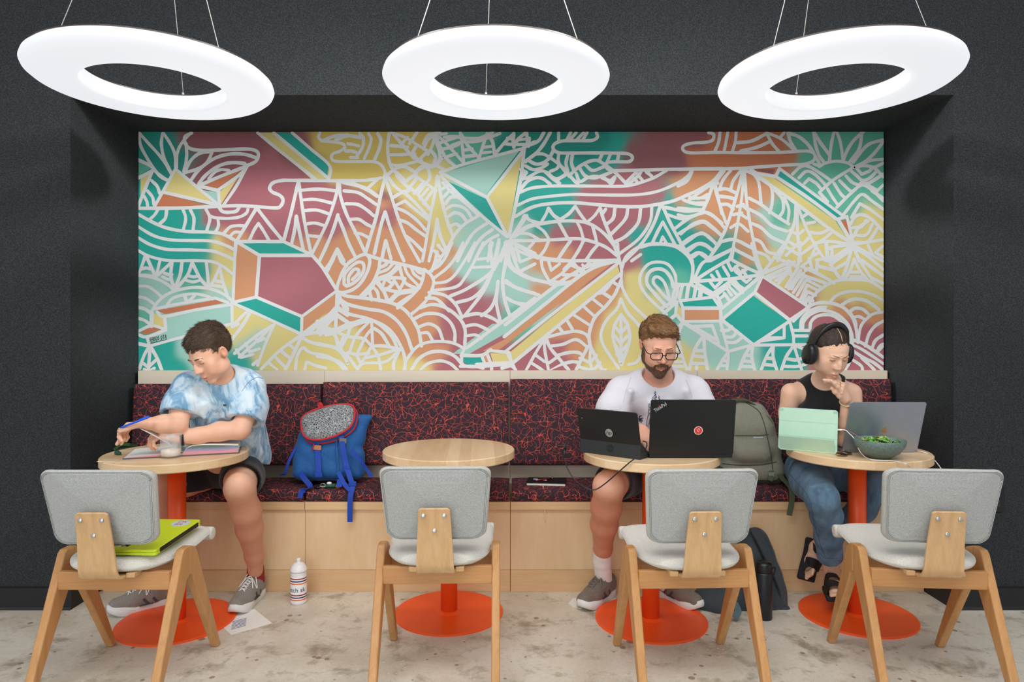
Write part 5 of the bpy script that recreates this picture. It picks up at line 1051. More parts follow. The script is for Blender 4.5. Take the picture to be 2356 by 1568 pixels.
def ex2(S, cut=False):
    if not cut: H2.e(S, (0, .035, .105), (.062, .050, .028), .02); [H2.e(S, (q*.074, .012, .020), (.008, .018, .030), .01) for q in (-1, 1)]
h2 = hair_cap(H2, 'hair', M['hair2'], p2, r=(.0825, .100, .087), extra=ex2, plane=((0, .088, .088), (0, .55, -.83)), amp=.003, fr=110)
strands('hair_strands', h2, H2, M['hair2'], p2, 5200, .020, comb=(-.7, .8, .1), lift=.004)
face_details(H2, b2, M['hair2'], p2, .0030)
S = SDF(); H2.e(S, (0, .028, -.062), (.060, .063, .052), .02); H2.e(S, (0, .072, -.098), (.026, .022, .022), .02)
for q in (-1, 1): H2.e(S, (q*.060, .010, -.030), (.013, .022, .045), .015)
H2.e(S, (0, .090, -.0445), (.030, .012, .0075), .008)
H2.e(S, (0, .10, -.0605), (.021, .020, .0085), .003, '-'); H2.e(S, (0, .13, -.012), (.036, .085, .0255), .006, '-')
S.half(H2.p(0, .0, -.02), H2.R @ np.array((0, .42, 1)), .01) if 0 else None
for q in (-1, 1): H2.e(S, (q*.040, .09, -.030), (.026, .045, .030), .010, '-')
S.half(H2.p(0, 0, .01), H2.R @ np.array((0, 0, 1)), .01); S.half(H2.p(0, -.012, 0), H2.R @ np.array((0, -1, 0)), .01)
for q in (-1, 1): S.chain([H2.p(q*.012, .096, -.0465), H2.p(q*.026, .086, -.049), H2.p(q*.031, .078, -.066)], [.0055, .0055, .006], .005)
def stub(D, x, y, z): return D-.0012*np.sin(700*x)*np.sin(690*z+200*y)
S.fn(stub); V, Q = S.mesh(.0025); bd = npmesh('beard', [(V, Q)], M['beard'], p2, 0)
strands('beard_strands', bd, H2, M['beard'], p2, 3000, .010, comb=(0, .3, -1), lift=.002, wdt=.0005)
# glasses
g = addp(MB(), 'glasses', None, p2) if 0 else None
mb = MB(); fr = []
for q in (-1, 1):
    rr_ = [H2.p(q*(.033+a), .113-abs(a)*.12-(.004 if abs(a) > .02 else 0), .010+b) for a, b in rrect(.052, .034, .014, 8)]
    mb.tube([Vector(v) for v in rr_]+[Vector(rr_[0])], .0021, 8)
mb.tube([Vector(H2.p(-.008, .1125, .014)), Vector(H2.p(0, .116, .0165)), Vector(H2.p(.008, .1125, .014))], .0019, 8)
for q in (-1, 1): mb.tube(catmull([Vector(H2.p(q*.0575, .108, .018)), Vector(H2.p(q*.070, .098, .019)), Vector(H2.p(q*.0745, .08, .019)), Vector(H2.p(q*.0775, .0, .020)), Vector(H2.p(q*.078, -.02, .0))], 5), .0021, 8)
gl = addp(mb, 'glasses', plain('black_acetate', (16, 16, 18), .25), p2)
M['glass'] = (lambda t: (t.m.__setattr__('blend_method', 'BLEND') if hasattr(t.m, 'blend_method') else None, t.m)[-1])(NT('clear_glass', .02, Transmission_Weight=1.0, IOR=1.45))
M['glass'].node_tree.nodes['Principled BSDF'].inputs['Base Color'].default_value = (.97, .985, .985, 1)
# t-shirt
S = SDF(); S.chain(t2, [.130, .137, .148, .15], .05); S.cap(P(1440, 902, 3.24), P(1588, 902, 3.24), .078, .078, .06); S.cap(P(1487, 886, 3.22), P(1543, 886, 3.22), .080, .080, .05)
S.chain([a1, P(1410, 940, 3.22), P(1404, 968, 3.21)], [.070, .072, .074], .035); S.chain([a2, P(1611, 940, 3.22), P(1614, 968, 3.21)], [.070, .072, .074], .035)
for a, b in (((1450, 900, 3.14), (1438, 960, 3.17)), ((1578, 900, 3.14), (1592, 960, 3.17)), ((1500, 930, 3.12), (1480, 1000, 3.2)), ((1540, 930, 3.12), (1555, 1000, 3.2)), ((1440, 950, 3.2), (1465, 1010, 3.25))):
    S.cap(P(*a), P(*b), .010, .004, .03)
S.fn(folds(.003, [(8, 3, 6, .8, 1), (5, 2, -10, 2.2, .8)]))
S.cap(P(1515, 878, 3.215), P(1514, 830, 3.10), .070, .080, .006, '-'); S.cap(P(1404, 960, 3.21), P(1402, 995, 3.20), .060, .062, .004, '-'); S.cap(P(1614, 960, 3.21), P(1617, 995, 3.20), .060, .062, .004, '-')
def cut2(D, x, y, z):
    def pl(p, n): n = Vector(n).normalized(); return (x-p[0])*n[0]+(y-p[1])*n[1]+(z-p[2])*n[2]
    near = lambda p, r: np.sqrt((x-p[0])**2+(y-p[1])**2+(z-p[2])**2)-r
    D = np.maximum(D, -np.maximum(near(P(1400, 1005, 3.2), .14), -pl(P(1402, 942, 3.2), P(1398, 1000, 3.18)-P(1409, 930, 3.2))))
    D = np.maximum(D, -np.maximum(near(P(1620, 1005, 3.2), .14), -pl(P(1614, 942, 3.2), P(1619, 1000, 3.18)-P(1608, 930, 3.2)))); return D
S.fn(cut2); S.half((0, 0, .545), (0, 0, -1), .004)
V, Q = S.mesh(.0045); sh2 = npmesh('t_shirt', [(V, Q)], M['tee'], p2, 1); T = bvh(sh2)
seam2 = plain('pale_seam', (196, 192, 202), .9)
for q_, r_ in (([(1483, 855), (1490, 868), (1503, 880), (1518, 884), (1533, 880), (1546, 866), (1549, 850)], .0012), ([(1452, 868), (1440, 900), (1434, 925)], .0006), ([(1578, 872), (1588, 900), (1592, 915)], .0006)): seam_(T, q_, r_, 'seam', seam2, sh2)
mb = MB(); rr_ = random.Random(5)
def cr3(pts): return [(1280+a/3.92, 700+b/3.92) for a, b in pts]
lines = [[(888, 780), (894, 790), (882, 800), (898, 812), (880, 822), (900, 834), (876, 846), (902, 858), (872, 868), (904, 880)], [(888, 780), (900, 800), (890, 815), (905, 830), (895, 850), (908, 880)], [(920, 822), (932, 834), (918, 842), (936, 852), (914, 862), (938, 874), (912, 880)],
         [(876, 830), (866, 848), (870, 868), (862, 884)], [(838, 890), (836, 940), (832, 972), (852, 980)], [(846, 888), (846, 940)], [(856, 886), (858, 940)], [(834, 905), (862, 902)], [(834, 925), (862, 922)], [(832, 950), (862, 948)], [(838, 975), (822, 1020), (816, 1070), (820, 1118)], [(858, 985), (842, 1040), (838, 1080)],
         [(862, 1044), (850, 1060), (846, 1085), (858, 1100)], [(745, 1010), (772, 1000)], [(748, 1030), (780, 1022)], [(750, 1040), (782, 1050)], [(745, 1045), (772, 1062)], [(742, 1030), (758, 1002)], [(744, 1036), (776, 1036)]]
for ln in lines: hit_line(mb, T, dens(cr3(ln), 3), .0011 if ln[0][0] > 800 else .0018, .0012, 5)
addp(mb, 'shirt_print', plain('navy_print', (34, 44, 66), .8), sh2)
S = SDF(); S.chain([P(1512, 1062, 3.46), P(1511, 1082, 3.5)], [.13, .13], .04); S.chain([P(1465, 1086, 3.46), P(1430, 1098, 3.25), P(1412, 1108, 3.08)], [.107, .1, .088], .03); S.chain([P(1555, 1086, 3.46), P(1580, 1098, 3.25), P(1592, 1110, 3.10)], [.107, .1, .088], .03)
S.cap(P(1412, 1108, 3.08), P(1400, 1116, 2.97), .080, .082, .004, '-'); S.cap(P(1592, 1110, 3.08), P(1600, 1118, 2.97), .078, .082, .004, '-'); S.half(P(1500, 1100, 3.035), (0, -1, -.1), .004); S.half((0, 0, .527), (0, 0, -1), .006)
V, Q = S.mesh(.005); npmesh('shorts', [(V, Q)], M['navy'], p2, 1)
mt = (M['shoe_brown'], M['sole_w'], M['lace_b'], M['shoe_dark'])
shoe('shoe', (*(P(1335, 1400, 3.17).xy), 0), (*(P(1408, 1360, 3.39).xy), 0), .285, p2, mt); shoe('shoe', (*(P(1598, 1400, 3.2).xy), 0), (*(P(1512, 1360, 3.40).xy), 0), .285, p2, mt)
M['sock'] = cloth('white_ribbed_sock', (226, 224, 220), (240, 238, 235), 160, .6, .95)
for pts in ([P(1386, 1252, 3.24), P(1386, 1290, 3.29), P(1389, 1330, 3.33)], [P(1550, 1270, 3.23), P(1538, 1310, 3.29), P(1530, 1340, 3.33)]):
    S = SDF(); S.chain(pts, [.046, .043, .041], .01); ax = (pts[0]-pts[1]).normalized(); S.half(pts[0]+ax*.001, ax, .003); V, Q = S.mesh(.003); npmesh('sock', [(V, Q)], M['sock'], p2)

# ======== woman
p3 = person('person in a black tank top, jeans and over-ear headphones, left hand at her mouth', P(1895, 1080, 3.5))
H3 = Head(P(1905, 812, 3.05), 11, 30, 0, .95, True)
S = SDF(); H3.face(S)
S.chain([P(1903, 845, 3.14), P(1900, 878, 3.2), P(1898, 900, 3.24)], [.046, .047, .06], .025)
t3 = [P(1890, 915, 3.25), P(1888, 975, 3.32), P(1888, 1030, 3.42), P(1890, 1062, 3.46)]
S.chain(t3, [.098, .095, .10, .12], .03); S.cap(P(1848, 902, 3.24), P(1935, 902, 3.24), .058, .058, .04)
S.cap(P(1880, 880, 3.22), P(1920, 880, 3.22), .035, .035, .05)
a3, e3, w3 = P(1820, 903, 3.23), P(1812, 1000, 3.27), P(1895, 1000, 3.24)
S.chain([a3, P(1812, 950, 3.25), e3], [.046, .039, .034], .02); S.chain([e3, P(1850, 1002, 3.26), w3], [.034, .031, .022], .02); hand(S, w3, P(1945, 1008, 3.18)-w3, Vector((0, -.2, 1)), .165, -1, (16, 18, 20, 22), 1, 25, .024)
a4, e4, w4 = P(1960, 903, 3.22), P(1944, 1012, 3.12), P(1947, 920, 3.05)
S.chain([a4, P(1965, 945, 3.20), P(1960, 985, 3.16), e4], [.044, .037, .034, .031], .02); S.chain([e4, P(1945, 975, 3.09), w4], [.031, .029, .0215], .02)
hd3 = P(1931, 874, 2.995)-w4
hf = hand(S, w4, hd3, Vector((.62, -.72, .2)), .165, 1, (10, 30, 46, 56), .8, 14, .0225)
S.chain([P(1954, 1268, 3.2), P(1954, 1268, 3.2)], [.001, .001], .001) if 0 else None
# lower legs and feet (sandalled)
f2 = [P(1908, 1262, 3.18), P(1912, 1302, 3.24), P(1914, 1330, 3.25)]; S.chain(f2, [.037, .034, .034], .02); S.chain([P(1914, 1332, 3.25), P(1918, 1350, 3.19), P(1921, 1362, 3.13)], [.032, .032, .024], .02)
f1 = [P(1905, 1235, 3.30), P(1880, 1258, 3.33)]; S.chain(f1, [.036, .033], .02); S.chain([P(1879, 1262, 3.335), P(1868, 1290, 3.335), P(1862, 1316, 3.33)], [.033, .030, .022], .02)
for i in range(5): S.cap(P(1858+i*3.2, 1316-i*1.5, 3.315-.012*i), P(1856+i*3.2, 1329-i*2, 3.30-.012*i), .0105 if i == 0 else .008, .0085 if i == 0 else .0065, .004); S.cap(P(1912+i*4.3, 1362, 3.125), P(1912+i*4.3, 1370-i*.8, 3.09), .0105 if i == 4 else .008, .007, .004)
b3 = body('body', S, [box_at(H3.c, .135), box_at(P(1936, 882, 3.0), .095)+(.002,), box_at(P(1862, 1315, 3.32), .06)+(.0025,)], SK3, p3, lambda co: H3.tint(co))
def ex3(S, cut=False):
    if cut: S.chain([H3.p(0, .09, .085), H3.p(0, .055, .128), H3.p(0, .01, .142)], [.004, .0045, .002], .003, '-')
    else: H3.e(S, (0, -.112, -.01), (.032, .028, .034), .012)
h3 = hair_cap(H3, 'hair', M['hair3'], p3, r=(.0805, .0975, .0855), c=(0, -.019, .048), extra=ex3, plane=((0, .088, .079), (0, .50, -.86)), amp=.0012, fr=140, h=.0022)
strands('hair_strands', h3, H3, M['hair3'], p3, 4200, .018, comb=(0, -1, .15), lift=.0005, wdt=.0005)
T3 = bvh(h3); mb = MB(); pts = []
for i in range(12):
    a_ = math.radians(38+i*5); o_ = Vector(H3.p(0, .3*math.cos(a_), .05+.3*math.sin(a_))); d_ = (Vector(H3.p(0, 0, .05))-o_).normalized(); r_ = T3.ray_cast(o_, d_)
    if r_[0] is not None: pts.append(r_[0]-d_*.0009)
if len(pts) > 2: addp(mb.tube(pts, [.0006]+[.0018]*(len(pts)-2)+[.0006], 6, flat=.5), 'hair_parting', plain('scalp', (206, 170, 150), .6), p3)
face_details(H3, b3, M['hair3'], p3, .0020, open_eye=True)
# headphones
hp = addp(MB().tube([Vector(H3.p(.088*math.cos(a)*1.02, .0-.012*math.sin(a), .012+.136*math.sin(a))) for a in [PI*i/24 for i in range(25)]], [.007]+[.009]*5+[.0125]*13+[.009]*5+[.007], 10, flat=.6), 'headphones', M['black_pl'], p3)
for q in (-1, 1):
    Mh = Matrix.Translation(Vector(H3.p(q*.077, .0, -.004))) @ Matrix(H3.R.tolist()).to_4x4() @ Euler((0, q*PI/2, 0)).to_matrix().to_4x4()
    prof = [(.030, -.004), (.043, 0), (.046, .008), (.042, .016)]; mb = MB()
    mb.rings([[(r_*1.1*math.cos(j*PI/16), r_*.88*math.sin(j*PI/16), z) for j in range(32)] for r_, z in prof], True, True, True, Mh); addp(mb, 'ear_cushion', M['black_fab'], hp)
    prof = [(.042, .016), (.045, .019), (.043, .030), (.034, .036), (.012, .038)]; mb = MB()
    mb.rings([[(r_*1.1*math.cos(j*PI/16), r_*.88*math.sin(j*PI/16), z) for j in range(32)] for r_, z in prof], True, True, True, Mh); addp(mb, 'ear_cup', M['black_pl'], hp)
# tank top
S = SDF(); S.chain(t3, [.106, .103, .108, .122], .03); S.cap(P(1850, 903, 3.24), P(1935, 903, 3.24), .064, .064, .04); S.cap(P(1878, 880, 3.22), P(1922, 880, 3.22), .043, .043, .05)
S.cap(P(1872, 945, 3.2), P(1872, 946, 3.2), .06, .06, .05); S.cap(P(1912, 945, 3.2), P(1912, 946, 3.2), .06, .06, .05)
S.ell(P(1903, 872, 3.12), (.062, .10, .058), None, .006, '-'); S.cap(P(1902, 870, 3.2), P(1904, 820, 3.1), .060, .07, .006, '-')
for a, b, c in ((1812, 905, .080), (1968, 905, .076)): S.ell(P(a, b, 3.2), (c, .2, .090), None, .006, '-')
S.cap(P(1806, 935, 3.1), P(1812, 1010, 3.1), .055, .05, .006, '-'); S.half((0, 0, .60), (0, 0, -1), .004)
V, Q = S.mesh(.0045); npmesh('tank_top', [(V, Q)], M['tank'], p3, 1)
# jeans
S = SDF(); S.chain([P(1889, 1052, 3.44), P(1890, 1080, 3.48)], [.125, .13], .04)
S.chain([P(1852, 1080, 3.44), P(1866, 1104, 3.22), P(1892, 1146, 3.0)], [.098, .092, .070], .03); S.chain([P(1892, 1146, 3.0), P(1901, 1185, 3.06), P(1906, 1235, 3.12), P(1909, 1278, 3.18)], [.066, .066, .058, .056], .02)
S.chain([P(1930, 1080, 3.46), P(1972, 1092, 3.38), P(2012, 1112, 3.28)], [.098, .088, .072], .03); S.chain([P(2012, 1112, 3.28), P(1984, 1170, 3.28), P(1932, 1215, 3.31), P(1905, 1235, 3.32)], [.066, .062, .052, .046], .02)
S.cap(P(1909, 1274, 3.17), P(1912, 1310, 3.23), .049, .05, .003, '-'); S.half((0, 0, .527), (0, 0, -1), .001) if 0 else None
for a, b in (((1870, 1150, 2.97), (1920, 1165, 3.0)), ((1868, 1165, 3.0), (1915, 1180, 3.0)), ((1880, 1190, 3.02), (1925, 1178, 3.03)), ((1885, 1130, 2.95), (1850, 1110, 3.1))): S.cap(P(*a), P(*b), .008, .003, .02)
S.fn(folds(.003, [(7, 3, 12, .5, 1), (14, 2, 5, 1.7, .6)]))
def cutj(D, x, y, z):
    n = Vector((P(1910, 1290, 3.2)-P(1906, 1235, 3.12))).normalized(); p = P(1909, 1281, 3.185); near = np.sqrt((x-p[0])**2+(y-p[1])**2+(z-p[2])**2)-.11
    return np.maximum(D, -np.maximum(near, -((x-p[0])*n[0]+(y-p[1])*n[1]+(z-p[2])*n[2])))
S.fn(cutj); V, Q = S.mesh(.0045); jn = npmesh('jeans', [(V, Q)], M['denim'], p3, 1); T = bvh(jn)
for q_ in ([(1812, 1085), (1835, 1110), (1862, 1145), (1873, 1200), (1886, 1245), (1897, 1278)], [(1888, 1273), (1900, 1283), (1928, 1284)]): seam_(T, q_, .0009, 'seam', plain('denim_seam', (70, 90, 108), .9), jn)
# bracelet, ring
wv = (w4-P(1945, 975, 3.09)).normalized(); Mb = Matrix.Translation(w4-wv*.012) @ wv.to_track_quat('Z', 'Y').to_matrix().to_4x4() @ Euler((.25, .1, 0)).to_matrix().to_4x4()
mb = MB(); mb.tube([Mb @ Vector((.0262*math.cos(a*PI/12), .0262*math.sin(a*PI/12), 0)) for a in range(25)], .0032, 8); addp(mb, 'bracelet', plain('ivory_bangle', (226, 204, 160), .4), p3)
for i in (1, 2):
    a, b = hf[i][0], hf[i][1]; c = a.lerp(b, .45); dv = (b-a).normalized(); Mr = Matrix.Translation(c) @ dv.to_track_quat('Z', 'Y').to_matrix().to_4x4()
    addp(MB().tube([Mr @ Vector((.0098*math.cos(k*PI/10), .0098*math.sin(k*PI/10), 0)) for k in range(21)], .0016, 6), 'ring', M['gold'], p3)
# sandals
M['sandal'] = plain('black_foam', (20, 20, 22), .7)
for spine, sd in (([P(1874, 1240, 3.375), P(1868, 1275, 3.375), P(1860, 1305, 3.365), P(1853, 1334, 3.335)], (.0, .72, .3)), ([P(1912, 1353, 3.295), P(1916, 1362, 3.25), P(1920, 1370, 3.18), P(1924, 1378, 3.10)], (1, 0, 0))):
    mb = MB(); mb.ribbon(catmull(spine, 6), .082, .026, (.75, -.6, 0) if sd[0] == 0 else sd); s_ = addp(mb, 'sandal', M['sandal'], p3, bevel=.008, seg=3)
mb = MB(); mb.ribbon(catmull([P(1850, 1305, 3.33), P(1858, 1292, 3.285), P(1874, 1296, 3.275), P(1886, 1306, 3.31)], 6), .045, .006, (-.2, .1, -1)); addp(mb, 'sandal_strap', M['sandal'], p3)
mb = MB(); mb.ribbon(catmull([P(1868, 1245, 3.36), P(1875, 1262, 3.29), P(1888, 1270, 3.29), P(1893, 1262, 3.35)], 6), .028, .005, (0, .3, -1)); addp(mb, 'sandal_strap', M['sandal'], p3)
mb = MB(); mb.ribbon(catmull([P(1900, 1366, 3.18), P(1904, 1345, 3.14), P(1920, 1340, 3.12), P(1936, 1347, 3.14), P(1940, 1366, 3.18)], 6), .035, .005, (0, -1, -.3)); addp(mb, 'sandal_strap', M['sandal'], p3)
mb = MB(); mb.ribbon(catmull([P(1899, 1350, 3.24), P(1903, 1326, 3.19), P(1914, 1322, 3.18), P(1930, 1328, 3.20), P(1934, 1350, 3.25)], 6), .026, .005, (0, -1, -.3)); addp(mb, 'sandal_strap', M['sandal'], p3)
# ---------------------------------------------------------------- things on the tables, bench, chairs and floor
def text_mesh(txt, size, M_, m, name, parent, th=.0006, fit=None):
    cu = bpy.data.curves.new('t', 'FONT'); cu.body = txt; cu.size = size; cu.align_x = 'CENTER'; cu.align_y = 'CENTER'; cu.extrude = th
    o = bpy.data.objects.new('t', cu); col.objects.link(o); me = bpy.data.meshes.new_from_object(o)
    vs = [v.co.copy() for v in me.vertices]; fs = [tuple(p.vertices) for p in me.polygons]
    bpy.data.objects.remove(o); bpy.data.curves.remove(cu); bpy.data.meshes.remove(me)
    vs = [M_(v) if callable(M_) else M_ @ v for v in vs]
    ob = MB().add(vs, fs).build(name, m, parent)
    if parent: ob.matrix_parent_inverse = parent.matrix_basis.inverted() if parent.type == 'EMPTY' else Matrix.Identity(4)
    return ob
def frame(o, u, v):           # matrix: local x->u, y->v, z->u x v
    u = Vector(u).normalized(); v = Vector(v); v = (v-u*v.dot(u)).normalized(); n = u.cross(v)
    return Matrix(((u.x, v.x, n.x, o[0]), (u.y, v.y, n.y, o[1]), (u.z, v.z, n.z, o[2]), (0, 0, 0, 1)))
def onz(px, py, z): d = (HC-z)*F/(py-YH); return Vector(((px-CX)*d/F, d, z))
def part(mb, name, m, root, **kw):
    o = mb.build(name, m, root, **kw); return o
def slab(mb, w_, h_, th, r, M_, z0=0, k=5):
    p = rrect(w_, h_, r, k); return mb.rings([[(a, b, z0) for a, b in p], [(a, b, z0+th) for a, b in p]], True, True, False, M_)
M['matte_black'] = plain('matte_black_lid', (15, 18, 21), .45); M['dark_grey'] = plain('dark_grey_plastic', (38, 42, 44), .55); M['screen'] = plain('dark_screen', (16, 18, 22), .12)
M['silver_mark'] = plain('silver_lettering', (190, 192, 192), .35); M['page'] = plain('white_page', (240, 238, 232), .8); M['white'] = plain('white_plastic', (238, 238, 238), .4)

# ---- open textbook
TT = .7605
A, B_, C_ = onz(286, 1055, TT), onz(418, 1049, TT), onz(549, 1041, TT)
u = (C_-A).normalized(); v = Vector((-u.y, u.x, 0)); Bk = empty('textbook', B_, 0, 'thick open textbook with white pages and purple-pink page edges, lying on the table', 'book')
def bp_(a, b, c): return u*a+v*b+Vector((0, 0, c))
L1, L2, DD = -(A-B_).length, (C_-B_).length, .235
mb = MB(); mb.rings([[bp_(L1-.004, -.004, .001), bp_(L2+.004, -.004, .001), bp_(L2+.004, DD+.004, .001), bp_(L1-.004, DD+.004, .001)], [bp_(L1-.004, -.004, .004), bp_(L2+.004, -.004, .004), bp_(L2+.004, DD+.004, .004), bp_(L1-.004, DD+.004, .004)]], True, True, False)
part(mb, 'cover', plain('grey_blue_cover', (96, 98, 112), .4), Bk)
def pages(prof, name, n=12):
    pr = [(p.x, p.y) for p in catmull([Vector((a, b, 0)) for a, b in prof], 5)]
    mb = MB(); st = [[bp_(a, y, z) for a, z in pr]+[bp_(pr[-1][0], y, .0045), bp_(pr[0][0], y, .0045)] for y in (0, DD)]
    return mb.rings(st, True, True, False)
part(pages([(L1, .006), (L1*.8, .009), (L1*.5, .012), (L1*.25, .015), (-.01, .008), (-.001, .0055)], 'l'), 'left_pages', M['page'], Bk)
rp = [(.001, .0055), (.008, .020), (.03, .040), (.07, .046), (.14, .043), (L2-.002, .036)]
part(pages(rp, 'r'), 'right_pages', M['page'], Bk)
def edge_print():
    t = NT('printed_page_edge', .6); co = t.coord(); sp = t.n('ShaderNodeSeparateXYZ'); t.set(sp.inputs[0], co); f = t.math('ADD', t.math('MULTIPLY', sp.outputs[2], 24), t.math('MULTIPLY', t.noise(co, 10, 2), .3))
    t.color(t.ramp(f, [(.15, s2l((226, 150, 140))), (.45, s2l((214, 150, 160))), (.75, s2l((138, 140, 176))), (1, s2l((90, 112, 96)))])); return t.m
M['edgeprint'] = edge_print()
pr = [(p.x, p.y) for p in catmull([Vector((a, b, 0)) for a, b in rp], 5)]
part(MB().add([bp_(a, -.0007, .0047+(z-.0047)*.96) for a, z in pr]+[bp_(a, -.0007, .0047) for a, z in pr[::-1]], [tuple(range(2*len(pr)))]), 'page_edge', M['edgeprint'], Bk)
pl_ = [(L1, .006), (L1*.8, .009), (L1*.5, .012), (L1*.25, .015), (-.01, .008)]
part(MB().add([bp_(a, -.0007, z) for a, z in pl_]+[bp_(a, -.0007, .0045) for a, z in pl_[::-1]], [tuple(range(2*len(pl_)))]), 'page_edge', M['edgeprint'], Bk)
rr = random.Random(3); mb = MB()
for r_ in range(11):
    y = .02+r_*.018
    for a, b in ((-.19, -.11), (-.10, -.03)): mb.add([bp_(a, y, .0163+(-abs(a+.06))*.055), bp_(b-rr.random()*.02, y, .0163-abs(b+.06)*.04), bp_(b-.01, y+.003, .0163-abs(b+.06)*.04), bp_(a, y+.003, .0163-abs(a+.06)*.055)], [(0, 1, 2, 3)])
part(mb, 'printed_text', plain('faint_print', (190, 190, 190), .8), Bk) if 0 else None
hp_ = P(322, 986, 2.86)-B_; rows = []
for j in range(6):
    yy = .03+j*.035; row = []
    s0 = bp_(0, yy, .012); e0 = hp_+v*(j*.010)+Vector((0, 0, j*.001)); mid = (s0+e0)/2+Vector((.02, 0, -.006+.003*j))
    for t_ in [i/10 for i in range(11)]: row.append(s0*(1-t_)**2+mid*2*t_*(1-t_)+e0*t_*t_)
    rows.append(row)
mb = MB(); mb.rings(rows, False, False, True); mb.rings([[p+Vector((0, 0, .0005)) for p in r_] for r_ in rows], False, False, True); part(mb, 'turning_page', M['page'], Bk)
for k_, v_ in (('IOR', 1.3), ('Transmission Weight', 0.0), ('Alpha', .16), ('Roughness', .04)): M['glass'].node_tree.nodes['Principled BSDF'].inputs[k_].default_value = v_
# ---- glass of iced drink
gc = onz(393, 1051, TT); G = empty('drinking_glass', gc, 0, 'clear tumbler with the milky remains of an iced drink, in front of the textbook', 'glass')
mb = MB().lathe([(.0005, .0), (.038, 0), (.0405, .003), (.0415, .02), (.0445, .106), (.0437, .1075), (.0428, .106), (.0392, .010), (.037, .007), (.0005, .007)], 48); part(mb, 'tumbler', M['glass'], G)
M['milk'] = (lambda t: (t.color(t.mix(t.ramp(t.noise(t.coord(), 45, 3), [(.35, 0.), (.65, 1.)]), s2l((214, 190, 160)), s2l((236, 232, 226)))), t.m)[-1])(NT('milky_coffee', .3))
part(MB().lathe([(.0005, .0078), (.0380, .0085), (.0400, .036), (.0005, .040)], 36), 'milky_drink', M['milk'], G)
for i in range(6):
    a = i*1.1; q = Vector((.018*math.cos(a), .018*math.sin(a), .046+.009*i)); Mx = Matrix.Translation(q) @ Euler((i, i*1.7, i*.6)).to_matrix().to_4x4()
    part(MB().box(-.010, .010, -.010, .010, -.010, .010, Mx), 'ice_cube', M['glass'], G, bevel=.003)
# ---- blue pen in the hand
pa, pb = P(270, 986, 2.80), P(345, 958, 2.845); pd_ = (pb-pa).normalized(); pn = empty('ballpoint_pen', pa, 0, "bright blue ballpoint pen held in the writing man's hand", 'pen')
M['penblue'] = plain('blue_pen_plastic', (20, 84, 214), .3); Lp = (pb-pa).length
part(MB().tube([pd_*.010, pd_*.02, pd_*(Lp*.6), pd_*(Lp-.01), pd_*Lp], [.0022, .0042, .0046, .0044, .003], 14), 'barrel', M['penblue'], pn)
part(MB().tube([pd_*0, pd_*.0105], [.0005, .0022], 10), 'tip', M['steel'], pn); part(MB().tube([pd_*(Lp-.045)+Vector((0, 0, .006)), pd_*(Lp-.004)+Vector((0, 0, .005))], [.0014, .002], 8), 'clip', M['penblue'], pn)
# ---- leaf scrap and stirrer on the first table
lc = onz(270, 1046, TT); S = SDF(); S.ell(lc+Vector((0, 0, .009)), (.013, .010, .009), None, .004); S.ell(lc+Vector((.011, -.004, .008)), (.009, .008, .007), None, .004); S.ell(lc+Vector((-.003, .003, .016)), (.008, .008, .006), None, .004); S.cap(lc+Vector((.014, -.004, .008)), lc+Vector((.024, -.008, .002)), .002, .0012, .003)
V, Q = S.mesh(.0015); o = npmesh('leaf_scrap', [(V, Q)], plain('dark_green_leaf', (24, 70, 52), .35), None); tag(o, 'small crumpled dark green leaf lying on the left side of the textbook table', 'leaf')
a, b = onz(224, 1061, TT+.0015), onz(314, 1064, TT+.0015); mb = MB(); mb.ribbon([a, a.lerp(b, .5), b], .005, .0022, (0, 1, 0)); o = mb.build('wooden_stirrer', M['ply_edge']); tag(o, 'thin wooden stirrer overhanging the left edge of the textbook table', 'stirrer')

# ---- lime laptop with sticker on the first chair
lz = .508; LB = empty('closed_laptop', (-1.385, 2.62, lz), math.radians(-3), 'closed laptop in a lime green case with a round sticker, lying on the chair seat', 'laptop')
LB.rotation_euler = (math.radians(3.5), 0, math.radians(-3))
M['lime'] = plain('lime_case', (206, 226, 48), .35)
part(slab(MB(), .228, .325, .0105, .012, None, 0), 'bottom_case', M['lime'], LB, bevel=.002); part(slab(MB(), .228, .325, .0105, .012, None, .0115), 'lid_case', M['lime'], LB, bevel=.002)
part(MB().box(.104, .1165, -.135, .135, .003, .0195), 'hinge_edge', M['matte_black'], LB, bevel=.002)
stk = part(MB().lathe([(.0005, .0222), (.036, .0222), (.036, .0226), (.0005, .0226)], 40, Matrix.Translation((.055, .115, 0)), smooth=False), 'sticker', plain('pale_blue_sticker', (190, 214, 224), .5), LB)
tm = text_mesh('DK\nBR', .030, Matrix.Translation((.055, .115, .0228)) @ Matrix.Rotation(-.1, 4, 'Z'), plain('red_lettering', (222, 60, 50), .5), 'sticker_letters', None, .0001); tm.parent = stk
gp = empty('folded_eyeglasses', (-1.44, 2.452, lz+.0125+.0135), .05, 'folded black and silver eyeglasses lying on the lime green laptop', 'eyeglasses')
part(MB().tube([(-.065, 0, .002), (.0, .003, .003), (.055, .004, .003)], .0025, 8), 'temple', M['black_pl'], gp); part(MB().tube([(-.06, -.008, .002), (.0, -.006, .003), (.052, -.008, .003)], .0022, 8), 'temple', M['steel'], gp)
part(MB().box(.04, .064, -.012, .008, .0, .007), 'bridge', M['steel'], gp, bevel=.002); part(MB().box(.058, .067, -.014, .010, .001, .009), 'hinge', M['black_pl'], gp, bevel=.001)

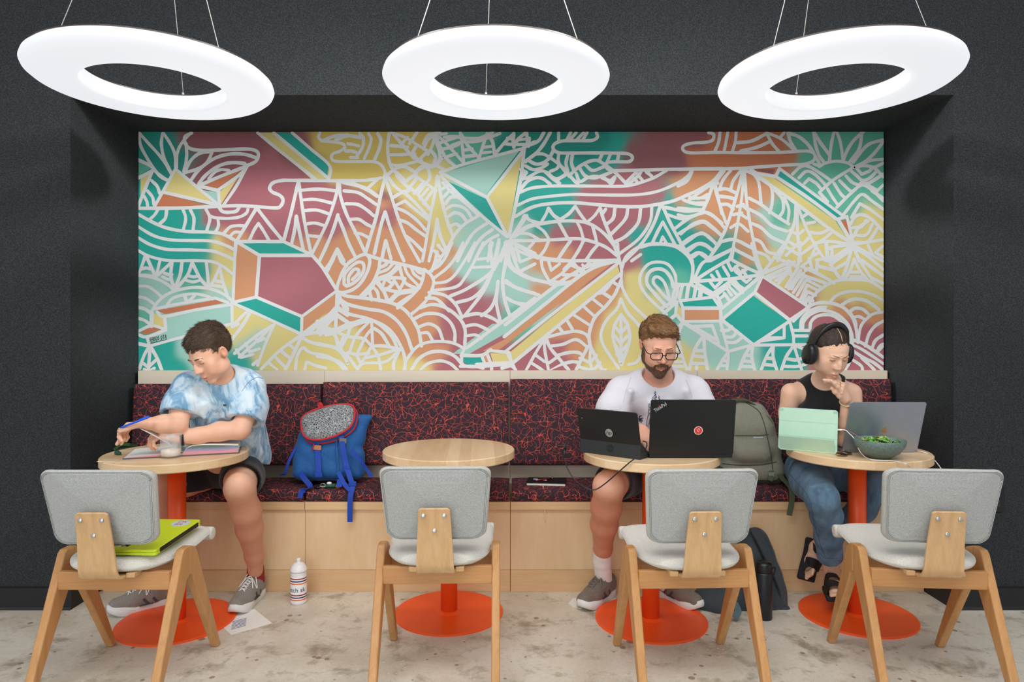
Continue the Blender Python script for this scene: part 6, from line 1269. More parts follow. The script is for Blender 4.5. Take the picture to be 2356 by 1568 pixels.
# ---- paper and water bottle on the floor
pp = [onz(532, 1460, .0006), onz(626, 1433, .0006), onz(585, 1400, .0006)]; pp.append(pp[0]+pp[2]-pp[1])
mb = MB(); mb.rings([pp, [p+Vector((0, 0, .0008)) for p in pp]], True, True, False); o = mb.build('paper_sheet', M['page']); tag(o, 'white sheet of paper with a small sketch, lying on the floor by the orange base', 'paper')
mb = MB()
for k in range(7):
    a = pp[0].lerp(pp[3], .25+.06*k)+(pp[1]-pp[0])*(.1+.03*k); mb.tube([a+Vector((0, 0, .0016)), a+(pp[1]-pp[0])*.35+Vector((0, 0, .0016))], .0012, 5)
part(mb, 'sketch', plain('blue_grey_sketch', (96, 108, 150), .8), o)
bc = P(687, 1384, 3.285); bc.z = 0; Wb = empty('water_bottle', bc, 0, 'white plastic sports bottle with striped print standing on the floor before the bench', 'bottle')
prof = [(.0005, 0), (.034, 0), (.0375, .004), (.0385, .012), (.0385, .128), (.0360, .137), (.0385, .146), (.0385, .150), (.0005, .150)]
part(MB().lathe(prof, 48), 'bottle_body', M['white'], Wb)
part(MB().lathe([(.0005, .150), (.0392, .150), (.0395, .162), (.037, .166), (.033, .178), (.022, .190), (.012, .194), (.0005, .194)], 48), 'cap', M['white'], Wb)
part(MB().lathe([(.0105, .193), (.0085, .200), (.0105, .206), (.0105, .211), (.006, .214), (.0005, .214)], 24), 'spout', M['white'], Wb)
cols_ = dict(r=plain('maroon_print', (150, 40, 52), .4), b=plain('navy_print_b', (36, 34, 92), .4), o=plain('orange_print', (238, 106, 40), .4))
for z, c in ((.121, 'r'), (.1095, 'b'), (.098, 'o'), (.044, 'r'), (.0325, 'b'), (.021, 'o')): part(MB().lathe([(.0388, z), (.0388, z+.0055)], 48), 'stripe', cols_[c], Wb)
def bend(off): return lambda q: Vector((.0389*math.sin((q.x+off)/.0389), -.0389*math.cos((q.x+off)/.0389)-q.z, q.y+.071))
for tx, off in (('atch', -.015), ('sk', .032)):
    t_ = text_mesh(tx, .030, bend(off), cols_['b'], 'lettering', None, .0002); t_.parent = Wb
# ---- small white tissue under the shoe
q_ = [onz(a, b, .0006) for a, b in ((1308, 1388), (1318, 1376), (1345, 1378), (1350, 1392), (1338, 1400), (1318, 1396))]
mb = MB(); mb.rings([q_, [p+Vector((0, 0, .002)) for p in q_]], True, True, False); tag(mb.build('paper_tissue', M['page']), 'small scrap of white tissue on the floor under the brown sneaker', 'tissue')

# ---- black tablet on stand and black laptop (third table)
A, B_ = onz(1320, 1037, TT), onz(1476, 1058, TT); A = B_+(A-B_).normalized()*.318; u = (B_-A).normalized(); n = Vector((u.y, -u.x, 0)); O = (A+B_)/2
tb = empty('tablet_computer', O, 0, 'black tablet computer propped on its folding stand, left of the black laptop', 'tablet')
up = Vector((0, 0, 1)); W2 = .152
def q3(a, b, c): return u*a+n*b+up*c     # n points to the viewer
mb = MB(); mb.rings([[q3(s_*W2, *p) for p in ((0, 0), (-.004, .068), (-.012, .070), (-.10, .004), (-.10, 0))] for s_ in (-1, 1)], True, True, False); st = part(mb, 'stand', M['dark_grey'], tb, bevel=.002)
la = .22; sv_ = Vector((0, 0, 0)); fr_ = frame(q3(0, -.020, .006), u, up*math.cos(la)+n*math.sin(la))    # tablet plane
sc_t = part(slab(MB(), .302, .200, .009, .010, fr_ @ Matrix.Translation((0, .1, -.0045))), 'tablet_body', M['matte_black'], tb, bevel=.002)
part(slab(MB(), .286, .184, .0006, .004, fr_ @ Matrix.Translation((0, .1, -.0052))), 'screen', M['screen'], sc_t)
def logo_disc(center, u_, v_, r, txt, mm, mt, par, size, name='round_mark', sh=0):
    Mx = frame(center, u_, v_); d_ = MB().lathe([(.0005, .0), (r, .0), (r, .0004), (.0005, .0004)], 40, Mx, smooth=False).build(name, mm, None); d_.parent = par
    if txt: 
        t_ = text_mesh(txt, size, Mx @ Matrix.Translation((0, .0008, .0006)) @ Matrix(((1, sh, 0, 0), (0, 1, 0, 0), (0, 0, 1, 0), (0, 0, 0, 1))), mt, 'letters', None, .0001); t_.parent = par
M['logo_grey'] = plain('mirror_grey_mark', (150, 154, 152), .3); M['logo_dk'] = plain('dark_glossy_mark', (26, 28, 28), .25)
cp = fr_ @ Vector((.004, .098, .0048)); logo_disc(cp, u, fr_.col[1].xyz, .0185, 'hp', M['logo_grey'], M['matte_black'], sc_t, .028, 'logo_disc', .25)
cs = q3(0.004, -.0015, .033); logo_disc(cs, u, up-n*.06, .0165, 'hp', M['logo_dk'], M['dark_grey'], st, .025, 'logo_disc', .25)
part(MB().ellipsoid(fr_ @ Vector((-.128, .155, .005)), (.0018, .0018, .0018)), 'camera_light', plain('blue_led_lens', (120, 180, 240), .2), sc_t)
# laptop
bl, br_ = P(1493, 1054, 2.925), P(1687, 1054, 2.925); O = (bl+br_)/2; O.z = TT
lp = empty('laptop', O, 0, 'large black laptop seen from behind, with a round red sticker on its lid', 'laptop')
part(slab(MB(), .361, .245, .018, .010, Matrix.Translation((0, .1225+.004, .001))), 'keyboard_base', M['matte_black'], lp, bevel=.002)
mb = MB()
for i in range(13):
    for j in range(5): mb.box(-.148+i*.0232, -.129+i*.0232, .03+j*.0215, .048+j*.0215, .0185, .0205)
kb = part(mb, 'keys', M['dark_grey'], lp); kb['kind'] = 'stuff'
fr_ = frame(Vector((0, .004, .016)), Vector((1, 0, 0)), Vector((.01, -.045, .243)))
ld_ = part(slab(MB(), .361, .243, .007, .008, fr_ @ Matrix.Translation((0, .1215, -.0035))), 'lid', M['matte_black'], lp, bevel=.0015)
part(slab(MB(), .348, .224, .0005, .003, fr_ @ Matrix.Translation((0, .1215, -.0042))), 'screen', M['screen'], ld_)
up_ = fr_.col[1].xyz
t_ = text_mesh('ThinkPad', .0185, fr_ @ Matrix.Translation((-.140, .2105, .0038)) @ Matrix.Rotation(.62, 4, 'Z') @ Matrix.Diagonal((.85, 1.25, 1, 1)), M['silver_mark'], 'lettering', None, .0001); t_.parent = ld_
part(MB().ellipsoid(fr_ @ Vector((-.147, .2155, .0042)), (.0022, .0008, .0022)), 'red_dot', plain('red_dot', (220, 30, 30), .4), ld_)
cp = fr_ @ Vector((.026, .108, .0037)); logo_disc(cp, (1, 0, 0), up_, .0185, '', M['white'], None, ld_, .02, 'sticker')
logo_disc(cp+fr_.col[2].xyz*.0003, (1, 0, 0), up_, .0162, '//', plain('red_orange_sticker', (214, 62, 52), .4), M['white'], ld_, .021, 'sticker_face')
# black cable
mb = MB(); pts = [P(1327, 1002, 3.06), P(1312, 1004, 3.03), P(1300, 1022, 3.0), P(1298, 1050, 2.98), P(1306, 1078, 2.94), P(1322, 1102, 2.91), P(1345, 1120, 2.88), P(1368, 1126, 2.87), P(1392, 1112, 2.86), P(1420, 1088, 2.83), P(1450, 1062, 2.81), P(1475, 1044, 2.82), P(1486, 1030, 2.87), P(1488, 1018, 2.93), P(1480, 1014, 2.96)]
mb.tube(catmull(pts, 6), .0026, 8); cb = tag(mb.build('black_cable', M['black_pl']), 'black power cable looping below the table in front of the bare knee', 'cable')
part(MB().tube([P(1299, 1030, 2.995), P(1298, 1052, 2.978)], .0055, 10), 'strain_relief', M['black_pl'], cb)

# ---- mint tablet case (fourth table)
A, B_ = onz(1789, 1032, TT), onz(1926, 1045, TT); A = B_+(A-B_).normalized()*.25; u = (B_-A).normalized(); n = Vector((u.y, -u.x, 0)); O = (A+B_)/2
mt_ = empty('tablet_in_case', O, 0, 'tablet in a mint green folding case standing at the left of the silver laptop', 'tablet')
M['mint'] = plain('mint_case', (184, 220, 196), .5); M['mint_line'] = plain('mint_crease', (160, 200, 176), .6)
fr_ = frame(Vector((0, 0, .001)), u, up*math.cos(.12)-n*math.sin(.12))
cs_ = part(slab(MB(), .25, .192, .006, .012, fr_ @ Matrix.Translation((0, .096, -.006))), 'case_front', M['mint'], mt_, bevel=.0015)
part(slab(MB(), .246, .180, .008, .012, fr_ @ Matrix.Translation((0, .103, -.0148))), 'tablet_body', plain('blue_grey_metal', (110, 150, 180), .3), mt_, bevel=.0015)
for y in (.064, .132): part(MB().box(-.124, .124, y-.0006, y+.0006, .0002, .0006, fr_), 'crease', M['mint_line'], cs_)
for s_ in (-1, 1): part(slab(MB(), .016, .012, .0006, .003, fr_ @ Matrix.Translation((s_*.114, .182, .0002))), 'corner_notch', M['mint_line'], cs_)
part(slab(MB(), .225, .09, .004, .006, frame(q3(0, 0, .002)+Vector((0, .0, 0)), u, -n-up*.02)), 'case_foot', M['mint'], mt_, bevel=.001) if 0 else None
part(MB().box(-.115, .115, -.005, -.0015, 0, .075, frame(-n*.008, u, -n*.90+up*.42)), 'kickstand', M['mint'], mt_)
# ---- silver laptop
bl, br_ = P(1939, 1040, 3.065), P(2111, 1040, 3.065); O = (bl+br_)/2; O.z = TT
ml = empty('laptop', O, 0, 'thin silver-grey laptop seen from behind, with a fruit emblem on its lid', 'laptop')
M['alu'] = plain('space_grey_aluminium', (160, 168, 182), .36, Metallic=.7); M['bronze'] = plain('mirror_bronze_mark', (176, 140, 100), .25, Metallic=.6)
part(slab(MB(), .336, .235, .012, .012, Matrix.Translation((0, .1175+.004, .001))), 'keyboard_base', M['alu'], ml, bevel=.002)
mb = MB()
for i in range(13):
    for j in range(5): mb.box(-.135+i*.0208, -.117+i*.0208, .03+j*.0205, .047+j*.0205, .0125, .0142)
kb = part(mb, 'keys', M['matte_black'], ml); kb['kind'] = 'stuff'
fr_ = frame(Vector((0, .004, .011)), Vector((1, 0, 0)), Vector((0, -.072, .222)))
ld_ = part(slab(MB(), .336, .233, .005, .010, fr_ @ Matrix.Translation((0, .1165, -.0025))), 'lid', M['alu'], ml, bevel=.0015)
part(slab(MB(), .326, .214, .0005, .004, fr_ @ Matrix.Translation((0, .1165, -.0032))), 'screen', M['screen'], ld_)
def apple(Mx, k, m, par):
    body_ = catmull([Vector((a, b, 0))*k for a, b in ((0, .70), (.28, .80), (.60, .70), (.74, .50), (.56, .30), (.52, .02), (.68, -.22), (.84, -.34), (.66, -.72), (.42, -.98), (.20, -1.0), (0, -.92), (-.20, -1.0), (-.42, -.98), (-.72, -.62), (-.88, -.10), (-.80, .40), (-.52, .76), (-.26, .80))], 4, True)
    o = MB().prism([(p.x, p.y) for p in body_], .0003, .0007, Mx, 'z').build('emblem', m, None); o.parent = par
    lf = catmull([Vector((a, b, 0))*k for a, b in ((-.02, .92), (.04, 1.22), (.32, 1.48), (.36, 1.46), (.28, 1.14), (.02, .90))], 4, True)
    o = MB().prism([(p.x, p.y) for p in lf], .0003, .0007, Mx, 'z').build('emblem_leaf', m, None); o.parent = par
apple(fr_ @ Matrix.Translation((.004, .098, .0024)), .0135, M['bronze'], ld_)
# ---- salad bowl
bc = onz(2024, 1052, TT); bw = empty('salad_bowl', bc, 0, 'speckled grey-green ceramic bowl of salad in front of the silver laptop', 'bowl')
M['bowl'] = (lambda t: (t.color(t.mix(t.ramp(t.noise(t.coord(), 380, 2), [(.45, 0.), (.6, 1.)]), s2l((88, 108, 102)), s2l((128, 146, 138)))), t.m)[-1])(NT('speckled_stoneware', .45))
part(MB().lathe([(.0005, .0), (.042, 0), (.045, .003), (.050, .006), (.078, .024), (.098, .052), (.1035, .078), (.1025, .0795), (.1005, .078), (.094, .052), (.074, .028), (.045, .012), (.0005, .010)], 64), 'bowl', M['bowl'], bw)
rr = random.Random(9); leafc = [plain('salad_green', (104, 168, 60), .5), plain('salad_pale', (190, 206, 112), .5), plain('salad_dark', (50, 112, 54), .5)]
for i in range(44):
    a = rr.uniform(0, 2*PI); r_ = .082*math.sqrt(rr.random()); c = Vector((r_*math.cos(a), r_*math.sin(a), .060+.018*(1-r_/.09)+rr.uniform(-.004, .008))); Rm = Matrix.Translation(c) @ Euler((rr.uniform(-.9, .9), rr.uniform(-.9, .9), rr.uniform(0, 6))).to_matrix().to_4x4()
    sz = rr.uniform(.012, .024); rw = []
    for j in range(6):
        t_ = j/5; wv_ = math.sin(PI*min(.98, t_*.9+.06))*sz*.55; rw.append([(wv_*s_+.002*math.sin(9*t_+i), (t_-.5)*sz*2, .006*math.sin(t_*PI)-.0035*abs(s_)+.002*math.sin(14*t_+s_*3+i)) for s_ in (-1, -.5, 0, .5, 1)])
    lo = part(MB().rings(rw, False, False, True, Rm), 'salad_leaf', leafc[(0, 0, 2, 1)[i % 4]], bw)
    sm = lo.modifiers.new('s', 'SOLIDIFY'); sm.thickness = .0008
hnd = [P(1994, 1013, 2.93), P(1982, 1008, 2.95), P(1949, 988, 3.0)]; mb = MB().tube([p for p in hnd], [.0035, .0028, .0042], 8, flat=.6); o = mb.build('fork', plain('warm_steel', (168, 140, 118), .35, Metallic=.5)); tag(o, 'fork resting in the salad bowl with its handle up to the left', 'fork')
# ---- sunglasses
sg = empty('sunglasses', onz(1941, 1047, TT), .15, 'dark sunglasses with a thin gold frame on the table before the mint tablet', 'sunglasses')
for x, y, a in ((-.017, -.012, 0), (.030, .018, .45)):
    Mx = Matrix.Translation((x, y, .008)) @ Euler((.25, .1, a)).to_matrix().to_4x4()
    part(MB().rings([[(.025*math.cos(k*PI/12), .016*math.sin(k*PI/12), z) for k in range(24)] for z in (0, .0015)], True, True, False, Mx), 'lens', plain('dark_lens', (14, 16, 20), .08), sg)
    part(MB().tube([Mx @ Vector((.0255*math.cos(k*PI/12), .0165*math.sin(k*PI/12), .001)) for k in range(25)], .0009, 6), 'rim', M['gold'], sg)
part(MB().tube([(-.0, .0, .012), (.008, .008, .016), (.014, .012, .012)], .0010, 6), 'bridge', M['gold'], sg)
for p0, p1_ in (((-.040, -.008, .008), (-.005, .035, .003)), ((.053, .030, .008), (.02, .05, .003))): part(MB().tube([p0, p1_], .0010, 6), 'temple', M['gold'], sg)
# ---- white cables
def c4(pts): return [(1680+a/3.92, 720+b/3.92) for a, b in pts]
w1_ = [P(1929, 988, 3.00), P(1945, 989, 2.99)]+[P(*q, d) for q, d in zip(c4([(1075, 1085), (1110, 1120), (1140, 1180), (1170, 1245)]), (2.985, 2.975, 2.96, 2.94))]+[onz(*q, TT+.003) for q in c4([(1215, 1295), (1270, 1320), (1350, 1326), (1450, 1330), (1530, 1342), (1590, 1362)])]
w1_ += [P(2095, 1073, 2.86), P(2112, 1082, 2.85), P(2140, 1102, 2.84), P(2158, 1124, 2.86), P(2166, 1170, 2.9), P(2160, 1240, 2.95), P(2150, 1330, 3.0)]
cw = tag(MB().tube(catmull(w1_, 6), .0019, 8).build('white_cable', M['white']), 'white charging cable from the mint tablet across the table and over its front edge', 'cable')
part(MB().tube([P(1927, 988, 3.005), P(1937, 988.5, 2.995)], .0038, 10), 'plug', M['white'], cw)
w2_ = [onz(2107, 1036, TT+.003), onz(2122, 1039, TT+.003), P(2134, 1043, 3.04), P(2152, 1060, 3.02), P(2170, 1085, 3.0), P(2178, 1105, 2.99), P(2182, 1140, 2.99), P(2180, 1220, 3.0), P(2172, 1320, 3.02)]
tag(MB().tube(catmull(w2_, 6), .0019, 8).build('white_cable', M['white']), 'white power cable leaving the right side of the silver laptop', 'cable')
# ---- notebook on the bench
BZ = SH+.0585
nb = empty('notebook', onz(1258, 1106, BZ+.012), 0, 'black notebook with stickers and a ribbon, lying on the bench cushion', 'notebook')
nb.rotation_euler = (0, 0, -.12); nb.location.z = BZ
part(slab(MB(), .205, .135, .002, .006, None, .014), 'front_cover', M['matte_black'], nb, bevel=.0008); part(slab(MB(), .205, .135, .002, .006, None, 0), 'back_cover', M['matte_black'], nb, bevel=.0008)
part(slab(MB(), .199, .129, .0118, .004, None, .0021), 'page_block', M['page'], nb)
part(MB().lathe([(.0005, .0162), (.014, .0162), (.014, .0165), (.0005, .0165)], 24, Matrix.Translation((-.06, .02, 0)), smooth=False), 'sticker', plain('lilac_sticker', (196, 190, 226), .5), nb)
part(MB().box(-.035, .0, -.005, .025, .0162, .0165), 'sticker', M['white'], nb)
part(MB().ribbon(catmull([(-.02, -.064, .006), (-.01, -.10, .004), (0, -.135, -.02), (.0, -.148, -.07), (.004, -.150, -.15)], 5), .004, .0008, (1, 0, 0)), 'ribbon', plain('cream_ribbon', (222, 206, 172), .8), nb)
pr_ = empty('red_pen', nb.location+Vector((-.015, .0, .0168)), .6, 'dark red pen lying on the black notebook', 'pen')
part(MB().tube([(-.055, 0, .004), (.05, 0, .004)], .004, 10), 'barrel', plain('dark_red_plastic', (120, 24, 34), .3), pr_); part(MB().tube([(.05, 0, .004), (.064, 0, .004)], [.003, .0006], 10), 'tip', M['steel'], pr_); part(MB().tube([(-.05, 0, .0088), (-.015, 0, .0088)], .0012, 6), 'clip', M['steel'], pr_)
# ---- wall outlet
ot = empty('wall_outlet', P(2290, 1146, WY)-Vector((0, 0, 0)), 0, 'black electrical outlet plate on the dark wall behind the rightmost chair', 'outlet')
part(slab(MB(), .075, .125, .006, .006, frame((0, 0, 0), (1, 0, 0), (0, 0, 1))), 'cover_plate', M['black_pl'], ot, bevel=.0015)
for z in (-.024, .024): part(slab(MB(), .034, .028, .002, .008, frame((0, -.0062, z), (1, 0, 0), (0, 0, 1))), 'socket', M['dark_grey'], ot)
# ---------------------------------------------------------------- bags and flask
M['bagblue'] = cloth('blue_nylon', (14, 76, 140), (24, 102, 172), 220, .4, .7, .003, folds=5); M['strapblue'] = plain('royal_blue_webbing', (22, 66, 170), .7); M['red_trim'] = plain('red_piping', (196, 40, 50), .7)
M['bagolive'] = cloth('olive_grey_canvas', (128, 128, 112), (152, 151, 134), 260, .4, .85, .003, folds=5); M['olive_dk'] = cloth('dark_olive_base', (58, 62, 52), (74, 78, 66), 240, .4, .85); M['strapolive'] = plain('olive_webbing', (84, 92, 66), .8)
M['bagslate'] = cloth('slate_nylon', (38, 46, 52), (56, 66, 73), 220, .4, .75, .003, folds=6)
def zig():
    t = NT('black_white_maze_print', .8); co = t.coord(); e = t.voro(co, 95, 'DISTANCE_TO_EDGE'); e2 = t.math('SINE', t.math('MULTIPLY', t.noise(co, 22, 2, .5, 1), 160)); l = t.math('MAXIMUM', t.math('LESS_THAN', e, .07), t.math('GREATER_THAN', e2, .55))
    t.color(t.mix(l, s2l((36, 38, 42)), s2l((176, 178, 180)))); t.bump(t.noise(co, 12, 3), .4, .01); return t.m
# blue backpack
o_ = P(748, 1100, 3.56); o_.z = BZ; bb = empty('backpack', o_, 0, 'bright blue backpack with red-trimmed patterned lid slumped on the bench', 'backpack')
def X(px, d): return (px-CX)*d/F
def Pb(px, py, d): return P(px, py, d)
S = SDF(); S.chain([Pb(705, 1078, 3.56), Pb(792, 1078, 3.56)], [.066, .066], .03, sq=((0, 0, 1), .9)); S.chain([Pb(707, 1040, 3.57), Pb(790, 1040, 3.57)], [.070, .068], .05); S.chain([Pb(715, 1000, 3.58), Pb(795, 1000, 3.58)], [.058, .058], .05)
S.chain([Pb(800, 1060, 3.58), Pb(818, 1010, 3.6), Pb(835, 975, 3.61)], [.055, .045, .030], .03); S.chain([Pb(812, 965, 3.60), Pb(850, 960, 3.61)], [.028, .014], .03); S.cap(Pb(690, 1085, 3.52), Pb(692, 1050, 3.54), .035, .03, .02)
S.cap(Pb(822, 1085, 3.56), Pb(824, 1045, 3.57), .038, .034, .02)
for x in (735, 778): S.cap(Pb(x, 1090, 3.485), Pb(x-4, 1010, 3.50), .004, .004, .015)
S.fn(folds(.003, [(8, 3, 9, .5, 1), (12, 2, -6, 1.7, .7)])); S.half((0, 0, BZ+.001), (0, 0, -1), .006)
V, Q = S.mesh(.004); bo = npmesh('bag_body', [(V, Q)], M['bagblue'], bb, 1); T = bvh(bo)
# lid: tilted padded oval
lc = Pb(754, 972, 3.53); e1 = Vector((1, .02, .16)).normalized(); e2 = Vector((-.12, .55, .75)); e2 = (e2-e1*e2.dot(e1)).normalized(); Ml = frame(lc, e1, e2)
ring = [(p.x, p.y) for p in catmull([Vector((a, b, 0)) for a, b in ((-.138, .01), (-.125, .062), (-.05, .092), (.05, .098), (.125, .080), (.142, .028), (.12, -.045), (.045, -.085), (-.05, -.092), (-.115, -.062))], 5, True)]
mb = MB(); lv = []
for z, k in ((-.035, .97), (-.012, 1.0), (.006, .97), (.018, .84), (.025, .6), (.028, .3), (.0285, .04)): lv.append([(a*k, b*k, z+.004*math.sin(30*a*k)*math.sin(25*b*k)) for a, b in ring])
lid = mb.rings(lv, True, True, True, Ml).build('lid', zig(), bb); lid.matrix_parent_inverse = bb.matrix_basis.inverted()
mb = MB(); mb.rings([[(a*k, b*k, z) for a, b in ring] for z, k in ((-.060, .93), (-.05, 1.0), (-.030, 1.015), (-.010, 1.01))], True, True, True, Ml); o = mb.build('lid_side', M['bagblue'], lid)
for z, k in ((.004, 1.0), (-.034, 1.02)):
    pts = [Ml @ Vector((a*k, b*k, z)) for a, b in ring]; o = MB().tube(pts+[pts[0]], .0055, 8).build('lid_piping', M['red_trim'], lid)
pts = [Ml @ Vector(q) for q in ((-.04, .09, .004), (-.045, .115, .02), (-.03, .105, .022), (-.028, .088, .004))]; MB().ribbon(catmull(pts, 4), .014, .003, e1).build('pull_loop', M['red_trim'], lid)
def strap(pts, w_, m, par, name='strap', side=(1, 0, 0), th=.0025):
    o = MB().ribbon(catmull(pts, 6), w_, th, side).build(name, m, par); o.matrix_parent_inverse = par.matrix_basis.inverted(); return o
strap([Pb(785, 1002, 3.49), Pb(790, 1035, 3.48), Pb(797, 1070, 3.47), Pb(806, 1100, 3.43), Pb(811, 1118, 3.405), Pb(806, 1145, 3.388), Pb(805, 1200, 3.386)], .026, M['strapblue'], bb)
strap([Pb(778, 1085, 3.46), Pb(792, 1112, 3.42), Pb(806, 1128, 3.395)], .022, M['strapblue'], bb); strap([Pb(727, 1010, 3.50), Pb(732, 1050, 3.485), Pb(733, 1095, 3.46)], .028, M['strapblue'], bb)
strap([Pb(690, 1086, 3.47), Pb(700, 1100, 3.44), Pb(714, 1118, 3.42), Pb(705, 1125, 3.40), Pb(694, 1130, 3.398), Pb(690, 1145, 3.388)], .026, M['strapblue'], bb, side=(1, 0, .5))
strap([Pb(680, 1030, 3.52), Pb(665, 1060, 3.50), Pb(655, 1088, 3.50), Pb(645, 1092, 3.52)], .014, M['strapblue'], bb); strap([Pb(808, 1035, 3.49), Pb(830, 1060, 3.49), Pb(843, 1078, 3.50), Pb(856, 1096, 3.5)], .018, M['strapblue'], bb)
strap([Pb(782, 1102, 3.44), Pb(780, 1120, 3.41)], .026, M['strapblue'], bb)
for a, b, d in ((798, 1078, 3.462), (733, 1092, 3.455), (811, 1112, 3.405)):
    o = MB().box(-.019, .019, -.004, .004, -.012, .012, Matrix.Translation(Pb(a, b, d))).build('buckle', M['strapblue'], bb, bevel=.003); o.matrix_parent_inverse = bb.matrix_basis.inverted()
o = MB().box(-.020, .020, -.002, .002, -.012, .012, Matrix.Translation(Pb(730, 1029, 3.492)) @ Euler((0, .08, 0)).to_matrix().to_4x4()).build('leather_tag', plain('tan_leather', (196, 128, 84), .6), bb, bevel=.001); o.matrix_parent_inverse = bb.matrix_basis.inverted()
o = MB().box(-.018, .018, -.002, .002, -.012, .012, Matrix.Translation(Pb(789, 1013, 3.487)) @ Euler((0, .1, 0)).to_matrix().to_4x4()).build('woven_tag', plain('grey_label', (116, 112, 100), .6), bb, bevel=.001); o.matrix_parent_inverse = bb.matrix_basis.inverted()
mb = MB().tube([Pb(723, 1020, 3.488), Pb(718, 1036, 3.483)], .003, 6); o = mb.build('zip_pull', M['red_trim'], bb); o.matrix_parent_inverse = bb.matrix_basis.inverted()
kc = empty('keychain', Pb(758, 1108, 3.45), 0, 'bundle of keys with a green carabiner hanging at the front of the blue backpack', 'keychain'); kc.location.z = BZ
part(MB().tube([(-.034, 0, .012), (.034, 0, .014)], .011, 12), 'green_pouch', plain('green_key_pouch', (32, 84, 66), .6), kc); part(MB().ellipsoid((-.055, -.006, .008), (.022, .014, .007)), 'black_fob', M['black_pl'], kc)
part(MB().tube([Vector((-.03+.012*math.cos(a*PI/8), -.012, .018+.010*math.sin(a*PI/8))) for a in range(17)], .0015, 6), 'ring', M['steel'], kc); part(MB().box(-.045, -.015, -.018, -.006, .012, .0145), 'key', M['steel'], kc, bevel=.001); part(MB().ellipsoid((.0, -.004, .027), (.013, .006, .007)), 'white_charm', M['white'], kc); part(MB().ellipsoid((.045, -.006, .012), (.012, .009, .010)), 'orange_charm', plain('orange_charm', (206, 120, 70), .5), kc)
# olive backpack
o_ = P(1722, 1100, 3.56); o_.z = BZ; ob = empty('backpack', o_, 0, 'olive grey backpack standing upright on the bench between the two seated people', 'backpack')
S = SDF(); S.chain([Pb(1690, 1072, 3.56), Pb(1770, 1072, 3.56)], [.068, .066], .04); S.chain([Pb(1688, 1030, 3.57), Pb(1765, 1030, 3.57)], [.074, .070], .05); S.chain([Pb(1692, 985, 3.58), Pb(1752, 985, 3.58)], [.074, .068], .05); S.chain([Pb(1698, 945, 3.60), Pb(1738, 950, 3.60)], [.058, .055], .05)
S.chain([Pb(1668, 1088, 3.56), Pb(1782, 1088, 3.56)], [.052, .050], .04); S.cap(Pb(1702, 1040, 3.515), Pb(1752, 1040, 3.515), .055, .053, .02)
S.fn(folds(.0025, [(7, 3, 8, .9, 1), (10, 2, -7, 2.7, .6)])); S.half((0, 0, BZ+.001), (0, 0, -1), .006)
V, Q = S.mesh(.004); bo = npmesh('bag_body', [(V, Q)], M['bagolive'], ob, 1); T2 = bvh(bo)
mb = MB(); hit_line(mb, T2, dens([(1658, 1002), (1700, 1001), (1745, 1001), (1768, 998)]), .0022); addp(mb, 'pocket_zip', M['strapolive'], ob)
mb = MB(); hit_line(mb, T2, dens([(1716, 926), (1745, 945), (1758, 975), (1764, 1000), (1772, 1040), (1778, 1080)]), .0022); addp(mb, 'side_zip', M['olive_dk'], ob)
mb = MB(); hit_line(mb, T2, dens([(1662, 1066), (1700, 1069), (1750, 1068), (1786, 1062)]), .002); addp(mb, 'base_seam', M['olive_dk'], ob)
S = SDF(); S.chain([Pb(1668, 1088, 3.556), Pb(1782, 1088, 3.556)], [.056, .054], .04); S.half((0, 0, BZ+.001), (0, 0, -1), .004); S.half(P(1720, 1070, 3.5), (0, -.0, 1), .004); V, Q = S.mesh(.004); npmesh('bag_base', [(V, Q)], M['olive_dk'], ob, 1)
q = hit(T2, 1744, 1006, .001); addp(MB().box(-.026, .026, -.002, .001, -.004, .004, Matrix.Translation(q)), 'name_tag', M['silver_mark'], ob)
addp(MB().ribbon(catmull([Pb(1674, 930, 3.56), Pb(1690, 919, 3.56), Pb(1715, 919, 3.57), Pb(1735, 930, 3.58)], 5), .03, .008, (0, 1, 0)), 'grab_handle', M['strapolive'], ob)
addp(MB().ribbon(catmull([Pb(1752, 950, 3.56), Pb(1772, 965, 3.55), Pb(1775, 985, 3.54), Pb(1768, 1010, 3.53)], 5), .022, .008, (0, 1, 0)), 'shoulder_strap', M['strapolive'], ob)
for a, b in ((1683, 1100), (1775, 1095)):
    addp(MB().ribbon([Pb(a, b-14, 3.495), Pb(a-1, b, 3.478), Pb(a-4, b+10, 3.47)], .026, .003, (1, 0, 0)), 'compression_strap', M['strapolive'], ob); addp(MB().box(-.015, .015, -.004, .004, -.012, .012, Matrix.Translation(Pb(a, b-4, 3.482))), 'buckle', plain('grey_buckle', (140, 146, 132), .5), ob, bevel=.002)
addp(MB().ribbon(catmull([Pb(1790, 1085, 3.52), Pb(1800, 1100, 3.46), Pb(1812, 1112, 3.41), Pb(1821, 1125, 3.388), Pb(1822, 1150, 3.386), Pb(1816, 1185, 3.386)], 6), .027, .003, (1, 0, 0)), 'hanging_strap', M['strapolive'], ob)
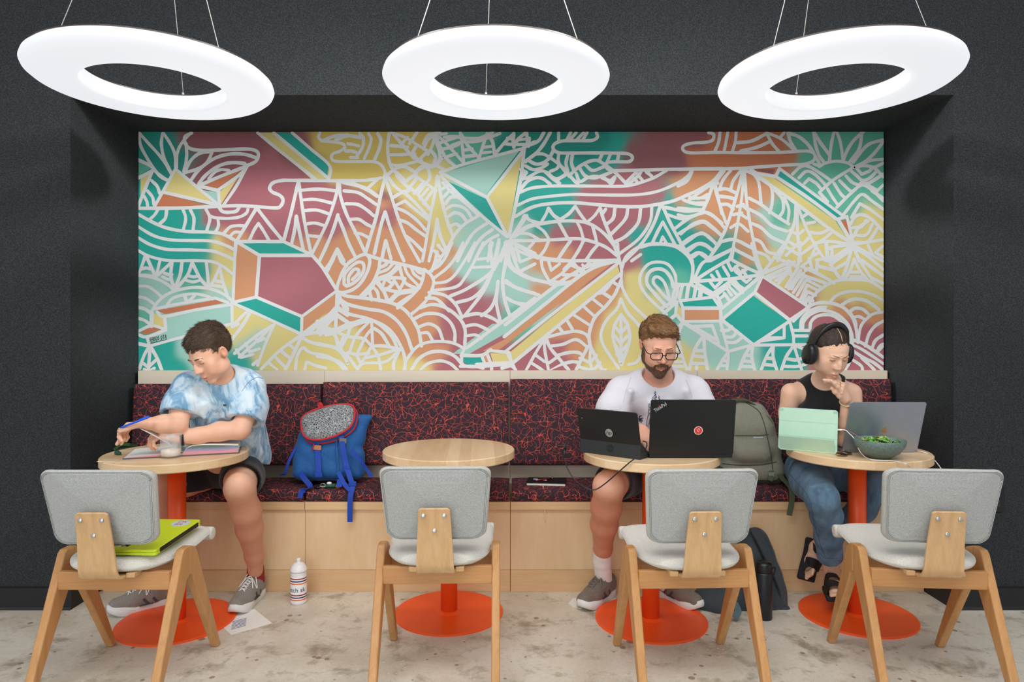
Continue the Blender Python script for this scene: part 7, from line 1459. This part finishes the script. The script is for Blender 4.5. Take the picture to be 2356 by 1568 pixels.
# slate backpack on the floor
o_ = P(1710, 1400, 3.28); o_.z = 0; sb = empty('backpack', o_, 0, 'dark slate backpack leaning against the bench front on the floor', 'backpack')
S = SDF(); S.chain([Pb(1650, 1375, 3.26), Pb(1765, 1375, 3.27)], [.088, .085], .05); S.chain([Pb(1690, 1330, 3.28), Pb(1760, 1325, 3.29)], [.085, .080], .06); S.chain([Pb(1725, 1275, 3.30), Pb(1748, 1275, 3.31)], [.075, .068], .06); S.cap(Pb(1738, 1235, 3.32), Pb(1742, 1235, 3.33), .045, .045, .05); S.chain([Pb(1620, 1385, 3.24), Pb(1650, 1395, 3.2)], [.055, .05], .05)
S.fn(folds(.004, [(8, 3, 9, .4, 1), (11, 2, -5, 1.9, .8)])); S.half((0, 0, .002), (0, 0, -1), .006); S.half((0, BF-.018, 0), (0, 1, 0), .004)
V, Q = S.mesh(.005); npmesh('bag_body', [(V, Q)], M['bagslate'], sb, 1)
addp(MB().ribbon(catmull([Pb(1735, 1215, 3.30), Pb(1748, 1240, 3.25), Pb(1765, 1275, 3.22), Pb(1785, 1315, 3.2), Pb(1800, 1355, 3.2), Pb(1803, 1385, 3.22), Pb(1800, 1405, 3.2)], 6), .045, .010, (.8, .5, .2)), 'shoulder_strap', M['bagslate'], sb)
addp(MB().ribbon(catmull([Pb(1690, 1385, 3.13), Pb(1698, 1405, 3.08), Pb(1690, 1420, 3.06)], 6), .03, .004, (1, .2, 0)), 'side_strap', plain('teal_grey_webbing', (84, 104, 110), .8), sb)
addp(MB().ellipsoid(Pb(1735, 1424, 3.10), (.022, .016, .014)), 'glossy_tab', M['black_pl'], sb); addp(MB().ellipsoid(Pb(1804, 1399, 3.215), (.028, .02, .016)), 'corner_foot', M['bagslate'], sb)
bc = onz(1757, 1421, 0); fl = empty('flask', bc, 0, 'tall matte black insulated flask standing on the floor before the slate backpack', 'flask')
M['flask'] = plain('matte_black_navy', (20, 24, 32), .4)
part(MB().lathe([(.0005, 0), (.035, 0), (.037, .004), (.037, .205), (.034, .212), (.0005, .212)], 40), 'flask_body', M['flask'], fl); part(MB().lathe([(.0355, .213), (.0365, .218), (.0365, .243), (.033, .254), (.02, .258), (.0005, .259)], 40, cap=False), 'lid', M['black_pl'], fl); part(MB().tube(catmull([(.036, 0, .22), (.05, -.004, .235), (.048, -.004, .205), (.038, 0, .19)], 5), .003, 8), 'carry_loop', M['black_pl'], fl)
# green bag on the left of the bench
o_ = P(270, 1100, 3.56); o_.z = BZ; gb = empty('shoulder_bag', o_, 0, 'dark green bag on the bench at the far left, half hidden behind the table', 'bag')
S = SDF(); S.chain([Pb(255, 1075, 3.57), Pb(300, 1075, 3.57)], [.062, .062], .04); S.chain([Pb(265, 1045, 3.60), Pb(300, 1040, 3.60)], [.045, .045], .05); S.fn(folds(.005, [(9, 3, 9, .4, 1), (12, 2, -5, 1.9, .8)])); S.half((0, 0, BZ+.001), (0, 0, -1), .006)
V, Q = S.mesh(.005); npmesh('bag_body', [(V, Q)], cloth('dark_green_nylon', (26, 38, 26), (44, 60, 38), 200, .5, .8), gb, 1)
for pts in ([Pb(236, 1082, 3.50), Pb(262, 1099, 3.47), Pb(300, 1102, 3.46), Pb(330, 1094, 3.46)], [Pb(232, 1074, 3.5), Pb(256, 1090, 3.48), Pb(290, 1092, 3.47)], [Pb(262, 1034, 3.56), Pb(280, 1022, 3.56), Pb(300, 1022, 3.56)]): addp(MB().ribbon(catmull(pts, 6), .014, .004, (0, 0, 1)), 'strap', plain('green_cord', (62, 96, 46), .8), gb)
